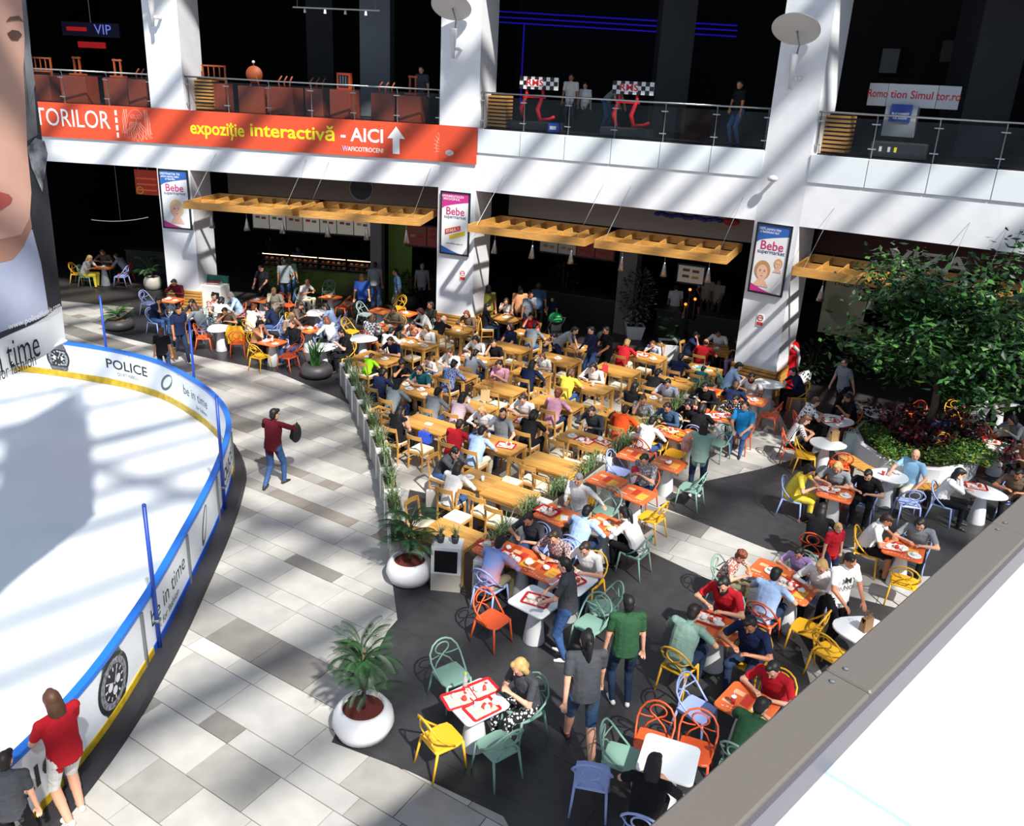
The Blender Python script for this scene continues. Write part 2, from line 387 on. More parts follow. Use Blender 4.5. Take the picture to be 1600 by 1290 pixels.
def person(pose, x, y, ang, label, shirt, trous, hair=('short', '#1c1512'), sleeve='s', legs='l', skin=0, z=0.0, scale=1.0, mirror=False, shoe='#2b2a2c', beard=None, eyes=True, slv=None):
    me, HM = BODIES[pose]
    o = obj('person', me, None, (x, y, z), ang-pi/2); o.scale = (-scale if mirror else scale, scale, scale)
    sk = mat(SKINS[skin], .5, spec=.35)
    T = shirt if not isinstance(shirt, str) else mat(shirt, .85, kind='cloth', col2=None, scale=5, spec=.2)
    Q = trous if not isinstance(trous, str) else mat(trous, .85, kind='cloth', scale=6, spec=.2)
    S2 = T if slv is None else mat(slv, .85, kind='cloth', scale=5, spec=.2)
    ms = [sk, T, sk if sleeve == 'n' else S2, S2 if sleeve == 'l' else sk, Q, Q if legs == 'l' else sk, mat(shoe, .5), mat('#9c4f47', .5)]
    for i, m in enumerate(ms):
        s = o.material_slots[i]; s.link = 'OBJECT'; s.material = m
    if hair:
        h = obj('hair', HAIR[hair[0]], o); h.matrix_local = HM
        h.material_slots[0].link = 'OBJECT'; h.material_slots[0].material = mat(hair[1], .55, kind='noise', col2=None, scale=30)
    if eyes:
        for k in ('eyeL', 'eyeR'): e = obj('eye', HAIR[k], o); e.matrix_local = HM
    if beard:
        e = obj('beard', HAIR['beard'], o); e.matrix_local = HM
        e.material_slots[0].link = 'OBJECT'; e.material_slots[0].material = mat(beard, .9)
    tag(o, label, 'person'); o['group'] = 'people in the food court'
    return o
# ---------------------------------------------------------------- the setting
class Bay:
    """stretch of the facade between two plan points; local x runs along it, local -y looks out to the atrium"""
    def __init__(s, A, B):
        s.A = A; s.L = hypot(B[0]-A[0], B[1]-A[1]); s.t = ((B[0]-A[0])/s.L, (B[1]-A[1])/s.L); s.n = (s.t[1], -s.t[0]); s.rz = atan2(s.t[1], s.t[0])
    def w(s, x, d, z=None):
        p = (s.A[0]+s.t[0]*x+s.n[0]*d, s.A[1]+s.t[1]*x+s.n[1]*d); return p if z is None else (p[0], p[1], z)
    def hit(s, px, py, d=0.0):
        r = ray(px, py); q = s.w(0, d); k = (q[0]*s.n[0]+q[1]*s.n[1])/(r[0]*s.n[0]+r[1]*s.n[1])
        X, Y = r[0]*k-s.A[0], r[1]*k-s.A[1]; return (X*s.t[0]+Y*s.t[1], CAM_H+r[2]*k)
    def loc(s, z=0.0): return (s.A[0], s.A[1], z)
C1a, C1b = (-12.0, 27.85), (-10.85, 27.70)
C2a, C2b = (-2.63, 26.6), (-1.42, 26.15)
C3a, C3b = (6.34, 22.83), (7.32, 22.10)
BAYS = [Bay((-21.0, 28.6), C1a), Bay(C1b, C2a), Bay(C2b, C3a), Bay(C3b, (17.0, 16.45))]
CB = [Bay(C1a, C1b), Bay(C2a, C2b), Bay(C3a, C3b)]
ZS, ZF, ZR = 4.87, 6.72, 7.74
white_wall = mat('#e9ebee', .55, kind='noise', col2='#dfe2e6', scale=2.0)
panel_white = mat('#dfe6ea', .25, spec=.6)
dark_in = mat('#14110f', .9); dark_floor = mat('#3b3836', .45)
GLASS = mat('#20282c', .03, alpha=.16, spec=.8)
chrome = mat('#b9bcc0', .28, metal=1.0); steel = mat('#8d9094', .4, metal=.8)
pine = mat('#d6a356', .5, kind='wood', col2='#b97f38', scale=3.0)
oak = mat('#d9a75c', .45, kind='wood', col2='#bd8640', scale=2.6)
oak2 = mat('#cf9a4e', .5, kind='wood', col2='#a8742f', scale=3.0)
# floor: slab, light paving stones in rows, darker stone areas, some of them shade laid as dark stone
FL = MB(); FL.box((-2, 14, -.10), (60, 66, .16)); floor = struct('floor', FL, mat('#8b8883', .8), label='grey paved atrium floor')
e1 = (cos(radians(-31)), sin(radians(-31))); e2 = (-e1[1], e1[0])
LIGHTC = [mat(c, .42, kind='stone', col2=d, scale=3.0, spec=.45, coord='Object') for c, d in
          (('#bdbab4', '#b0ada7'), ('#b3b1ad', '#a7a5a1'), ('#a19e99', '#94918c'), ('#908880', '#837b73'), ('#c9c6bf', '#bdbab3'), ('#85817c', '#797570'))]
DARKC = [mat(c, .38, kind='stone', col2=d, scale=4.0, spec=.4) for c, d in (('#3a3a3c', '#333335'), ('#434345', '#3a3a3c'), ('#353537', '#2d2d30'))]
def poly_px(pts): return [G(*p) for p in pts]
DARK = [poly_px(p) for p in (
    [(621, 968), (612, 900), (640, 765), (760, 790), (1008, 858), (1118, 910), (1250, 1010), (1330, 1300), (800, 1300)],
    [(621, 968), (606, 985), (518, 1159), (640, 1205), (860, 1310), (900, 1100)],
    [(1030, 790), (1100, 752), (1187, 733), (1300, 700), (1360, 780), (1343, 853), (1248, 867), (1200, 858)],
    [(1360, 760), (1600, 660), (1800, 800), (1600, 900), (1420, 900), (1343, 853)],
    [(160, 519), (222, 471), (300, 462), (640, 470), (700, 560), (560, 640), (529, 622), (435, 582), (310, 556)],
    [(1230, 960), (1300, 925), (1420, 955), (1420, 1100), (1290, 1060)],  # shade beside the parapet, put in as dark stone
    [(1190, 590), (1290, 560), (1600, 590), (1600, 660), (1300, 690), (1230, 670)])]  # shadowed floor at the upper right, put in as dark stone
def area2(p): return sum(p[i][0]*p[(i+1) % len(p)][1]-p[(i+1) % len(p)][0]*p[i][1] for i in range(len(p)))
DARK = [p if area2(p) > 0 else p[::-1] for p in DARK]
def clip(sub, con):
    out = sub
    for i in range(len(con)):
        a, b = con[i], con[(i+1) % len(con)]
        def side(p): return (b[0]-a[0])*(p[1]-a[1])-(b[1]-a[1])*(p[0]-a[0])
        src, out = out, []
        for j in range(len(src)):
            p, q = src[j], src[(j+1) % len(src)]; sp, sq = side(p), side(q)
            if sp >= 0: out.append(p)
            if sp*sq < 0:
                k = sp/(sp-sq); out.append((p[0]+(q[0]-p[0])*k, p[1]+(q[1]-p[1])*k))
        if len(out) < 3: return []
    return out
def inside(p, con): return all((con[(i+1) % len(con)][0]-con[i][0])*(p[1]-con[i][1])-(con[(i+1) % len(con)][1]-con[i][1])*(p[0]-con[i][0]) >= 0 for i in range(len(con)))
def screen(x, y, z=0.0):
    d = (x, y, z-CAM_H); fw = d[1]*cos(PITCH)-d[2]*sin(PITCH)
    if fw < .3: return (-9999, -9999, .01)
    up = d[1]*sin(PITCH)+d[2]*cos(PITCH); uu = d[0]*F_PX/fw; vv = up*F_PX/fw
    return (800+uu*cos(ROLL)+vv*sin(ROLL), 600+uu*sin(ROLL)-vv*cos(ROLL), fw)
ICE = [(-22, 22.4), (-16, 21.6), (-13.1, 21.15), (-11.7, 20.85), (-10.2, 20.4), (-8.85, 19.7), (-7.5, 18.5), (-6.55, 17.35), (-5.95, 16.2), (-5.6, 14.9), (-5.32, 13.26), (-5.12, 11.5), (-5.0, 10.3), (-4.95, 9.4), (-4.93, 8.5), (-4.98, 7.7), (-5.1, 6.9), (-5.35, 6.0), (-5.9, 4.9), (-6.8, 3.8)]
def on_ice(p): # left of the rink edge
    for i in range(len(ICE)-1):
        a, b = ICE[i], ICE[i+1]
        if (b[1]-p[1])*(a[1]-p[1]) <= 0 and a[1] != b[1]:
            if p[0] < a[0]+(b[0]-a[0])*(p[1]-a[1])/(b[1]-a[1])-.1: return True
    return False
rr = random.Random(11)
light = []; GAP = .006
v = -12.0; rw = 0
while v < 26:
    wdt = (.62, .30, .62, .62, .31)[rw % 5]; rw += 1
    u = -26.0+rr.uniform(0, 1.0)
    while u < 22:
        ln = rr.uniform(.75, 1.5) if wdt > .5 else rr.uniform(.45, 1.2)
        quad = [(u+GAP, v+GAP), (u+ln-GAP, v+GAP), (u+ln-GAP, v+wdt-GAP), (u+GAP, v+wdt-GAP)]
        q = [(e1[0]*a+e2[0]*b, 12+e1[1]*a+e2[1]*b) for a, b in quad]; u += ln
        c = ((q[0][0]+q[2][0])/2, (q[0][1]+q[2][1])/2); sx, sy, fw = screen(*c)
        if not (-80 < sx < 1700 and 380 < sy < 1400): continue
        if on_ice(c) or c[1] > 27.9+min(0, -(c[0]+3)*.42): continue
        if any(all(inside(p, D) for p in q) for D in DARK): continue
        light.append((fw, q))
    v += wdt
light.sort(key=lambda t: t[0])
rest = MB()
for i, (fw, q) in enumerate(light):
    k = rr.choices(range(6), (30, 28, 18, 10, 8, 6))[0]
    if i < 300:
        MB().prism(q, -.02, rr.uniform(-.001, .0015)).build('paving_stone', LIGHTC[k], floor)
    else:
        rest.k = k; rest.prism(q, -.02, 0.0)
tag(rest.build('paving_stones', LIGHTC, floor), kind='stuff')
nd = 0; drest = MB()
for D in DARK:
    MB().prism(D, -.012, .002+.0006*DARK.index(D)).build('dark_and_shade_bed', DARKC[2], floor)
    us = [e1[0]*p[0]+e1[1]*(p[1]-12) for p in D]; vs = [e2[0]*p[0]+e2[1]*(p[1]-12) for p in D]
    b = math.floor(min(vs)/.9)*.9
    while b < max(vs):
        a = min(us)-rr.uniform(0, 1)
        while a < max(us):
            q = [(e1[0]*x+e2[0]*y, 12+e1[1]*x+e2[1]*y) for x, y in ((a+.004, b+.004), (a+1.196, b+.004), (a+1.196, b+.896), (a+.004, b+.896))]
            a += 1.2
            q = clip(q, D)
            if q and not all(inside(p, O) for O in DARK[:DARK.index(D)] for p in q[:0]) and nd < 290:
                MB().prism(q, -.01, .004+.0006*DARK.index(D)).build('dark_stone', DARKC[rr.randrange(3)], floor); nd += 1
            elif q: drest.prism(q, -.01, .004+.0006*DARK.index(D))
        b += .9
if drest.f: tag(drest.build('dark_and_shade_stones', DARKC[0], floor), kind='stuff')
# columns
def slat_base(parent, w, dep, h, n):
    for i in range(n):
        z = h*(i+.5)/n; MB().box((w/2, dep/2, z), (w+.10, dep+.10, h/n*.72)).build('slat', pine, parent)
for i, b in enumerate(CB):
    m = MB(); m.box((b.L/2, .65, 6.9), (b.L, 1.3, 12.2)); m.box((b.L/2, .66, .42), (b.L-.02, 1.26, .84))
    c = m.build('trim_%d' % (i+1), white_wall, None, False, b.loc(), b.rz)
    tag(c, ('white column beside the hanging banner and tray cabinet', 'white column in the middle carrying the magenta topped poster', 'white column at the right beside the red machine')[i], None, None, 'structure')
    slat_base(c, b.L, 1.3, .84, 8)
    # steel corner profile and the slatted cladding behind the upper rail
    m = MB()
    for k in range(9): m.box((b.L+.30, .95, 6.80+k*.105), (.62, .55, .06))
    m.build('slat_cladding', pine, c); tag(c.children[-1], kind='stuff')
    m = MB(); m.box((b.L+.31, 1.0, 7.25), (.5, .45, 1.0)); m.build('cladding_core', dark_in, c)
# spandrels, slabs, soffits, interiors
for i, b in enumerate(BAYS):
    m = MB(); m.box((b.L/2, .25, (ZS+ZF)/2-.02), (b.L, .5, ZF-ZS-.04)); o = m.build('wall_back_%d' % (i+1), white_wall, None, False, b.loc(), b.rz)
    tag(o, 'white spandrel of the upper floor, bay %d' % (i+1), None, None, 'structure')
    if i >= 2:
        n = 6 if i == 2 else 8; w = b.L/n
        for k in range(n):
            MB().box((w*(k+.5), -.02, 6.36), (w-.025, .04, .70), ch=.006).build('panel', panel_white, o)
def interior(name, pts, z0, z1, m):
    mb = MB()
    for a, b_ in zip(pts[:-1], pts[1:]):
        mb.add([(a[0], a[1], z0), (b_[0], b_[1], z0), (b_[0], b_[1], z1), (a[0], a[1], z1)], [(0, 1, 2, 3)])
    return struct(name, mb, m)
def slab(name, pts, z0, z1, m): return struct(name, MB().prism(pts, z0, z1), m)
front = [BAYS[0].w(0, 0), C1a, C1b, C2a, C2b, C3a, C3b, BAYS[3].w(BAYS[3].L, 0)]
frontin = [BAYS[0].w(0, -.45), CB[0].w(0, -.45), CB[0].w(CB[0].L, -.45), CB[1].w(0, -.45), CB[1].w(CB[1].L, -.45), CB[2].w(0, -.45), CB[2].w(CB[2].L, -.45), BAYS[3].w(BAYS[3].L, -.45)]
back = [(-21, 44), (4, 42), (24, 33), (26, 20)]
slab('floor_upper', frontin+[(24.5, 21), (24, 33), (4, 42), (-21, 44)], ZF-.75, ZF, mat('#1c1a1b', .35))
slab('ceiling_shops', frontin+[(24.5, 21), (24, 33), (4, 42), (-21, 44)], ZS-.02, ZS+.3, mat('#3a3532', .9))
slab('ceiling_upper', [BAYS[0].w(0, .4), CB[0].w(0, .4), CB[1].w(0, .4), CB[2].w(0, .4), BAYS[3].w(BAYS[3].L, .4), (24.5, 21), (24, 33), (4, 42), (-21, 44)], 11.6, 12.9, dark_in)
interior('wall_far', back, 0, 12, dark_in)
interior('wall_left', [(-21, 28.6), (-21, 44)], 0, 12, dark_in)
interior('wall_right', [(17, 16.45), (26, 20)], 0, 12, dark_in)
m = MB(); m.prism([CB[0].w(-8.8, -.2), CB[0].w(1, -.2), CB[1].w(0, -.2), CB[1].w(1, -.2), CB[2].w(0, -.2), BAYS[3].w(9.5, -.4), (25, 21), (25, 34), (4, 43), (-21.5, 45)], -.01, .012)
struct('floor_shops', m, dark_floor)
# upper-floor inner columns
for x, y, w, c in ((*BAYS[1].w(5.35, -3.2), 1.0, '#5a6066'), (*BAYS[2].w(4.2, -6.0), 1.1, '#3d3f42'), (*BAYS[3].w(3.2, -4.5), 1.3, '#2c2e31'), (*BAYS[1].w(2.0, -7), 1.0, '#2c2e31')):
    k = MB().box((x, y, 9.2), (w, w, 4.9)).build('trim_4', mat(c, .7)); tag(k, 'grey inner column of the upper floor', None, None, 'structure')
# glass balustrades
def balustrade(b, n, label, s0=0.0, s1=None):
    s1 = s1 or b.L
    t = thing('glass_balustrade', label, 'balustrade', b.loc(), b.rz)
    MB().tube([(s0, .12, ZR), (s1, .12, ZR)], .026, 8).build('handrail', chrome, t, True)
    w = (s1-s0)/n
    for i in range(n):
        MB().box((s0+w*(i+.5), .12, (ZF+ZR)/2-.03), (w-.05, .014, ZR-ZF-.14)).build('glass_pane', GLASS, t)
    for i in range(n+1):
        x = min(max(s0+w*i, s0+.06), s1-.06)
        p = MB().tube([(x, .20, ZF), (x, .19, ZR-.08), (x, .12, ZR)], .018, 6).build('post', steel, t, True)
        for z in (ZF+.22, ZR-.22): MB().box((x, .12, z), (.20, .06, .03), ch=.01).build('clip', chrome, p)
balustrade(BAYS[0], 6, 'glass balustrade above the start of the orange banner, left bay')
balustrade(BAYS[1], 6, 'glass balustrade in front of the orange exhibit boxes')
balustrade(BAYS[2], 6, 'glass balustrade in front of the racing simulators')
balustrade(BAYS[3], 8, 'glass balustrade in front of the white simulator sign')
# orange exhibition banner, hung across the first two bays and the middle column
red_or = mat('#d64c2a', .55); yel = mat('#f2ea1e', .5); wht = mat('#f5f5f5', .5); inkred = mat('#f3b7a2', .6)
ban = thing('exhibition_banner', 'long orange banner with white and yellow lettering across the facade', 'banner')
zb0, zb1 = 5.66, 6.74
for i, (b, x0, x1) in enumerate(((BAYS[0], 2.5, BAYS[0].L), (CB[0], 0, CB[0].L), (BAYS[1], 0, BAYS[1].L), (CB[1], 0, CB[1].L))):
    m = MB(); m.box(((x0+x1)/2, -.055, (zb0+zb1)/2), (x1-x0, .025, zb1-zb0)); m.build('cloth', red_or, ban, False, b.loc(), b.rz)
def put(b, name, mb, m, parent, z=0.0): return mb.build(name, m, parent, False, b.loc(z), b.rz)
def span(b, xa, xb, y): return (b.hit(xa, y)[0]+b.hit(xb, y)[0])/2, abs(b.hit(xb, y)[0]-b.hit(xa, y)[0])
def word(b, body, xa, xb, yc, h, m, bold=0.0, parent=ban, d=-.072, shear=0.0, name='lettering'):
    c, w = span(b, xa, xb, yc); z = b.hit((xa+xb)/2, yc)[1]
    vs, _ = text2d(body, h, bold, 1.0, shear); w0 = max(v_[0] for v_ in vs)-min(v_[0] for v_ in vs)
    k = MB(); letters(k, body, c, z, h, bold, w/w0, d, shear); return put(b, name, k, m, parent)
word(BAYS[0], 'TORILOR', 57, 173, 186, .78, wht, 0.0)
k = MB()
for z in (5.75, 5.98, 6.21, 6.44): k.box((BAYS[0].hit(184, 190)[0], -.072, z+.09), (.07, .008, .16))
put(BAYS[0], 'dashed_line', k, wht, ban); tag(ban.children[-1], kind='stuff')
# line drawing of a bearded head (plain stand-in)
cx = BAYS[0].hit(215, 195)[0]; k = MB(); r2 = random.Random(5)
for i in range(16):
    a = -.62+1.24*i/15; ph = r2.uniform(0, 6)
    k.tube([(cx+a*(.32+.62*q)*.8+.03*sin(q*11+ph), -.07, 6.28-.62*q*(1-.35*abs(a))) for q in [j/9 for j in range(10)]], .006, 4)
for i in range(12):
    s_ = -1 if i % 2 else 1; o_ = .36+.035*(i//2)
    k.tube([(cx+s_*(o_*.75+.09*q+.02*sin(q*9+i)), -.07, 6.66-.75*q) for q in [j/8 for j in range(9)]], .006, 4)
k.tube([(p[0], -.07, p[1]) for p in ell(cx, 6.36, .25, .30, 18, .25, pi-.25)], .006, 4)
for s_ in (-1, 1):
    k.tube([(p[0], -.07, p[1]) for p in ell(cx+s_*.11, 6.42, .065, .03, 12)], .006, 4, True); k.tube([(p[0], -.07, p[1]) for p in ell(cx+s_*.11, 6.44, .09, .06, 8, .4, 2.7)], .007, 4)
k.tube([(cx-.01, -.07, 6.42), (cx+.03, -.07, 6.30), (cx-.03, -.07, 6.28)], .007, 4)
tag(put(BAYS[0], 'line_drawing', k, inkred, ban), kind='stuff')
word(BAYS[1], 'expoziție', 299, 383, 202, .56, yel, .018)
k = MB(); letters(k, 'e', .0, 6.2, .01)
word(BAYS[1], 'interactivă', 393, 524, 207, .56, yel, .018)
word(BAYS[1], '- AICI', 534, 600, 212, .56, wht, .018)
word(BAYS[1], 'AFICOTROCENI', 545, 600, 234, .19, wht, .006)
word(BAYS[1], 'W', 536, 545, 232, .24, mat('#9fb6ea', .5), .012)
c = BAYS[1].hit(620, 217); k = MB(); flat(k, [(c[0]-.11, 5.80), (c[0]+.11, 5.80), (c[0]+.11, 6.26), (c[0]+.28, 6.26), (c[0], 6.62), (c[0]-.28, 6.26), (c[0]-.11, 6.26)][::1], -.074)
put(BAYS[1], 'arrow', k, wht, ban)
c = BAYS[1].hit(683, 232); k = MB()
for i in range(11):
    a = radians(200-i*13); k.tube([(c[0]+.35, -.072, 6.0), (c[0]+.35+.45*cos(a), -.072, 6.0+.55*sin(a)+.12)], .006, 4)
for q in (.5, .8): k.tube([(c[0]+.35+.45*q*cos(radians(200-i*13)), -.072, 6.0+(.55*sin(radians(200-i*13))+.12)*q) for i in range(11)], .006, 4)
tag(put(BAYS[1], 'wing_drawing', k, inkred, ban), kind='stuff')
# uplights with reflector discs on the columns, small domes below
def uplight(b, px, label, zt):
    t = thing('column_uplight', label, 'lamp', b.w(b.L*.42, .0, 0), b.rz)
    lm = mat('#d9dadb', .4); z = zt
    MB().tube([(.12, 0, z-1.05), (.12, -.18, z-1.05)], .05, 8).build('bracket', lm, t, True)
    MB().lathe([(.055, -1.32), (.055, -1.0), (.075, -.98), (.105, -.52), (.10, -.50), (.06, -.52)], 12, (0, -.30, z)).build('lamp_body', lm, t, True)
    MB().box((.06, -.24, z-1.05), (.14, .12, .09), ch=.02).build('joint', lm, t)
    MB().tube([(.05, -.30, z-.52), (.10, -.36, z-.30), (.03, -.46, z+.02)], .022, 6).build('arm', steel, t, True)
    d = MB().lathe([(.02, -.015), (.56, -.012), (.585, 0), (.56, .015), (.02, .05)], 28).build('reflector', mat('#c9c8c4', .6), t, True, (0, -.48, z+.06)); d.rotation_euler = (radians(-34), radians(-8), 0)
uplight(CB[0], 0, 'lamp with round reflector on the column beside the hanging banner', 10.45)
uplight(CB[1], 0, 'lamp with round reflector on the middle column', 9.95)
uplight(CB[2], 0, 'lamp with round reflector on the right column', 9.55)
for b, px, py, lb in ((CB[1], 708, 238, 'small white dome on the middle column over the banner end'), (CB[2], 1213, 278, 'small grey dome on the right column above the poster')):
    x, z = b.hit(px, py); t = thing('column_dome', lb, 'lamp', b.w(x, 0, z), b.rz)
    MB().tube([(0, 0, 0), (0, -.22, 0)], .045, 8).build('stem', steel, t, True); MB().sphere((0, -.26, 0), (.14, .10, .085), 14, 9).build('dome', mat('#cfd0cf', .4), t, True)
# no-smoking notices
for b, px, py, lb in ((CB[1], 723, 430, 'small red no smoking notice on the middle column'), (CB[2], 1188, 500, 'small red no smoking notice on the right column')):
    x, z = b.hit(px, py); t = thing('notice', lb, 'sign', b.w(x, .012, z), b.rz)
    m = MB(); m.box((0, 0, 0), (.20, .012, .34)); m.build('plate', wht, t)
    m = MB(); m.tube([(p[0], -.008, p[1]) for p in ell(0, .07, .075, .075, 18)], .012, 4, True); m.build('ring', mat('#c8382c', .6), t)
    MB().box((0, -.008, .07), (.13, .006, .02)).build('bar', mat('#c8382c', .6), t); MB().box((0, -.008, -.1), (.17, .006, .1)).build('text_block', mat('#c8382c', .6), t)
# advertising posters on the columns
blue_p, mag_p, skin_p, blond_p, navy_p = mat('#2a62ae', .5), mat('#c22f86', .5), mat('#e2b59c', .6), mat('#d9c08c', .6), mat('#24386e', .6)
def face_print(t, cx, cz, s, hair, profile=False):
    k = MB(); flat(k, ell(cx, cz+.10*s, .62*s, .74*s, 26), -.012); k.build('printed_hair', hair, t)
    k = MB(); flat(k, [(cx-.22*s, cz-.5*s), (cx+.22*s, cz-.5*s), (cx+.62*s, cz-1.15*s), (cx-.62*s, cz-1.15*s)], -.014); k.build('printed_neck', skin_p, t)
    k = MB(); flat(k, ell(cx, cz-.06*s, .42*s, .58*s, 26), -.016); k.build('printed_face', skin_p, t)
    k = MB()
    for q in (-1, 1): flat(k, ell(cx+q*.17*s, cz+.03*s, .075*s, .032*s, 10), -.018); flat(k, ell(cx+q*.17*s, cz+.12*s, .10*s, .018*s, 10), -.018)
    flat(k, [(cx-.03*s, cz-.16*s), (cx+.05*s, cz-.16*s), (cx+.02*s, cz-.1*s)], -.018)
    tag(k.build('printed_features', mat('#5e4238', .6), t), kind='stuff')
    k = MB(); flat(k, ell(cx, cz-.33*s, .12*s, .038*s, 12), -.018); k.build('printed_lips', mat('#c4606a', .6), t)
def poster(b, corners, label, top, lines, kind):
    xs = [b.hit(*p)[0] for p in corners]; zs = [b.hit(*p)[1] for p in corners]
    x0, x1 = (xs[0]+xs[3])/2, (xs[1]+xs[2])/2; z1, z0 = (zs[0]+zs[1])/2, (zs[2]+zs[3])/2
    w, h = x1-x0, z1-z0; t = thing('poster', label, 'poster', b.w((x0+x1)/2, .06, (z0+z1)/2), b.rz)
    fr = mat('#16161a', .35)
    m = MB(); m.box((0, .02, 0), (w, .05, h)); m.build('board', mat('#e6e8ea', .5), t)
    for c, d in (((0, 0, h/2-.02), (w, .05, .05)), ((0, 0, -h/2+.02), (w, .05, .05)), ((-w/2+.02, 0, 0), (.05, .05, h)), ((w/2-.02, 0, 0), (.05, .05, h))): MB().box(c, d).build('frame_bar', fr, t)
    a, q = w/2-.05, h/2-.05
    k = MB(); flat(k, [(-a, q), (-a, q-.33*h*.75)]+[(-a+2*a*i/10, q-.245*h+.12*h*(i/10)**.6) for i in range(1, 11)]+[(a, q)], -.008); k.build('printed_band', top, t)
    k = MB()
    for i, s in enumerate(lines): letters(k, s, -.12*w, q-.05*h-i*.042*h, .10, .004, min(1, .9*w/max(.3, .062*len(s))), -.011)
    tag(k.build('printed_lines', wht, t), kind='stuff')
    k = MB(); letters(k, 'Bebe', .0, .19*h, .34, .012, .95, -.010); k.build('printed_name', mat('#c0336f', .6), t)
    k = MB(); letters(k, 'supermarket', .0, .105*h, .155, .007, .95, -.010); k.build('printed_subtitle', navy_p, t)
    k = MB(); flat(k, [(-a, -q)]+[(-a+2*a*.75*(1-i/10), -q+.11*h*(i/10)**1.4) for i in range(11)][::1], -.019); k.build('printed_corner', mag_p if kind != 'offer' else blue_p, t)
    if kind == 'portrait': face_print(t, .02, -.17*h, .40, blond_p)
    elif kind == 'mother':
        face_print(t, -.16, -.18*h, .36, mat('#b98f5c', .6)); face_print(t, .25, -.05*h, .19, mat('#c99f6a', .6))
    else:
        k = MB(); flat(k, [(-.34, -.10*h), (.20, -.02*h), (.20, -.10*h), (-.34, -.19*h)], -.010); k.build('printed_ribbon', mat('#c8432f', .6), t)
        k = MB(); flat(k, [(-.18, -.19*h), (.36, -.10*h), (.36, -.17*h), (-.18, -.26*h)], -.012); k.build('printed_ribbon', mat('#d9c23a', .6), t)
        k = MB(); letters(k, 'ETAJUL 1', -.07, -.105*h, .12, .006, .95, -.014, rot=.28); k.build('printed_word', wht, t)
        k = MB(); letters(k, 'www.Bebe-super.ro', 0, -.32*h, .075, .003, .95, -.012); k.build('printed_address', navy_p, t)
poster(CB[0], [(249, 263), (294, 266), (302, 358), (257, 356)], 'blue topped poster with a blond woman on the left column', blue_p, ['DESTINATIA TA', 'pentru mamici, bebei', 'si familie'], 'portrait')
poster(CB[1], [(690, 298), (736, 301), (734, 400), (689, 395)], 'magenta topped poster with ribbon signs on the middle column', mag_p, ['EXPERIMENTEAZA', 'MAGAZINUL'], 'offer')
poster(CB[2], [(1185, 347), (1241, 353), (1223, 462), (1170, 456)], 'blue topped poster of a mother and child on the right column', blue_p, ['100% pentru tine', 'si bebelusul tau!'], 'mother')
# wooden pergola canopies hung from the spandrel, with cone pendants
def canopy(b, s0, s1, label, npend=3):
    t = thing('pergola_canopy', label, 'canopy', b.loc(), b.rz); z = 3.95; d0, d1 = -1.35, .95
    for y in (d0, d1): MB().box(((s0+s1)/2, y, z), (s1-s0, .05, .22)).build('beam', pine, t)
    for x in (s0, s1): MB().box((x, (d0+d1)/2, z), (.05, d1-d0, .22)).build('beam', pine, t)
    MB().box(((s0+s1)/2, -.30, z-.02), (s1-s0-.05, .04, .17)).build('beam', pine, t)
    n = 7
    for i in range(1, n): MB().box((s0+(s1-s0)*i/n, (d0+d1)/2, z-.02), (.04, d1-d0-.05, .17)).build('rafter', pine, t)
    for x in (s0+.25, s1-.25): MB().tube([(x, d0+.05, z+.1), (x+.25, -.01, 5.45)], .006, 5).build('cable', steel, t)
    for i in range(npend):
        x = s0+(s1-s0)*(i+.6)/npend; p = thing('pendant_lamp', 'silver cone pendant lamp %s under the %s' % (('first', 'second', 'third')[i], label), 'lamp', b.w(x, -d0-.35, 0), b.rz, 'cone pendant lamps')
        MB().tube([(0, 0, z-.05), (0, 0, z-.34)], .006, 5).build('cord', steel, p); MB().lathe([(.02, z-.33), (.028, z-.38), (.10, z-.72), (.085, z-.72), (.02, z-.42)], 14).build('cone_shade', chrome, p, True)
canopy(BAYS[1], .45, 4.0, 'wooden canopy nearest the left column')
canopy(BAYS[1], 4.25, 8.05, 'wooden canopy left of the middle column')
canopy(BAYS[2], .45, 4.1, 'wooden canopy right of the middle column')
canopy(BAYS[2], 4.4, 8.05, 'wooden canopy left of the right column')
canopy(BAYS[3], .3, 3.9, 'wooden canopy behind the leafy tree')
canopy(BAYS[3], 4.2, 8.0, 'wooden canopy at the far right edge')
# ---------------------------------------------------------------- ice rink
def spline(pts, n):
    out = []
    for i in range(len(pts)-1):
        p0, p1, p2, p3 = pts[max(i-1, 0)], pts[i], pts[i+1], pts[min(i+2, len(pts)-1)]
        for j in range(n):
            t = j/n; out.append(tuple(.5*((2*p1[k])+(-p0[k]+p2[k])*t+(2*p0[k]-5*p1[k]+4*p2[k]-p3[k])*t*t+(-p0[k]+3*p1[k]-3*p2[k]+p3[k])*t**3) for k in (0, 1)))
    return out+[pts[-1]]
RP = spline(ICE, 6); RS = [0.0]
for a, b in zip(RP[:-1], RP[1:]): RS.append(RS[-1]+hypot(b[0]-a[0], b[1]-a[1]))
def rat(s):
    import bisect
    i = min(max(bisect.bisect(RS, s)-1, 0), len(RP)-2); k = (s-RS[i])/(RS[i+1]-RS[i]+1e-9)
    a, b = RP[i], RP[i+1]; t = (b[0]-a[0], b[1]-a[1]); L = hypot(*t); t = (t[0]/L, t[1]/L)
    return (a[0]+(b[0]-a[0])*k, a[1]+(b[1]-a[1])*k), t, (-t[1], t[0])     # normal points out of the ice
def rs_of(px, py, z): # arc position seen at a pixel
    g = G(px, py, z); return min((hypot(p[0]-g[0], p[1]-g[1]), s) for p, s in zip(RP, RS))[1]
def rmap(p): # (s, outward, z)
    q, t, n = rat(p[0]); return (q[0]+n[0]*p[1], q[1]+n[1]*p[1], p[2])
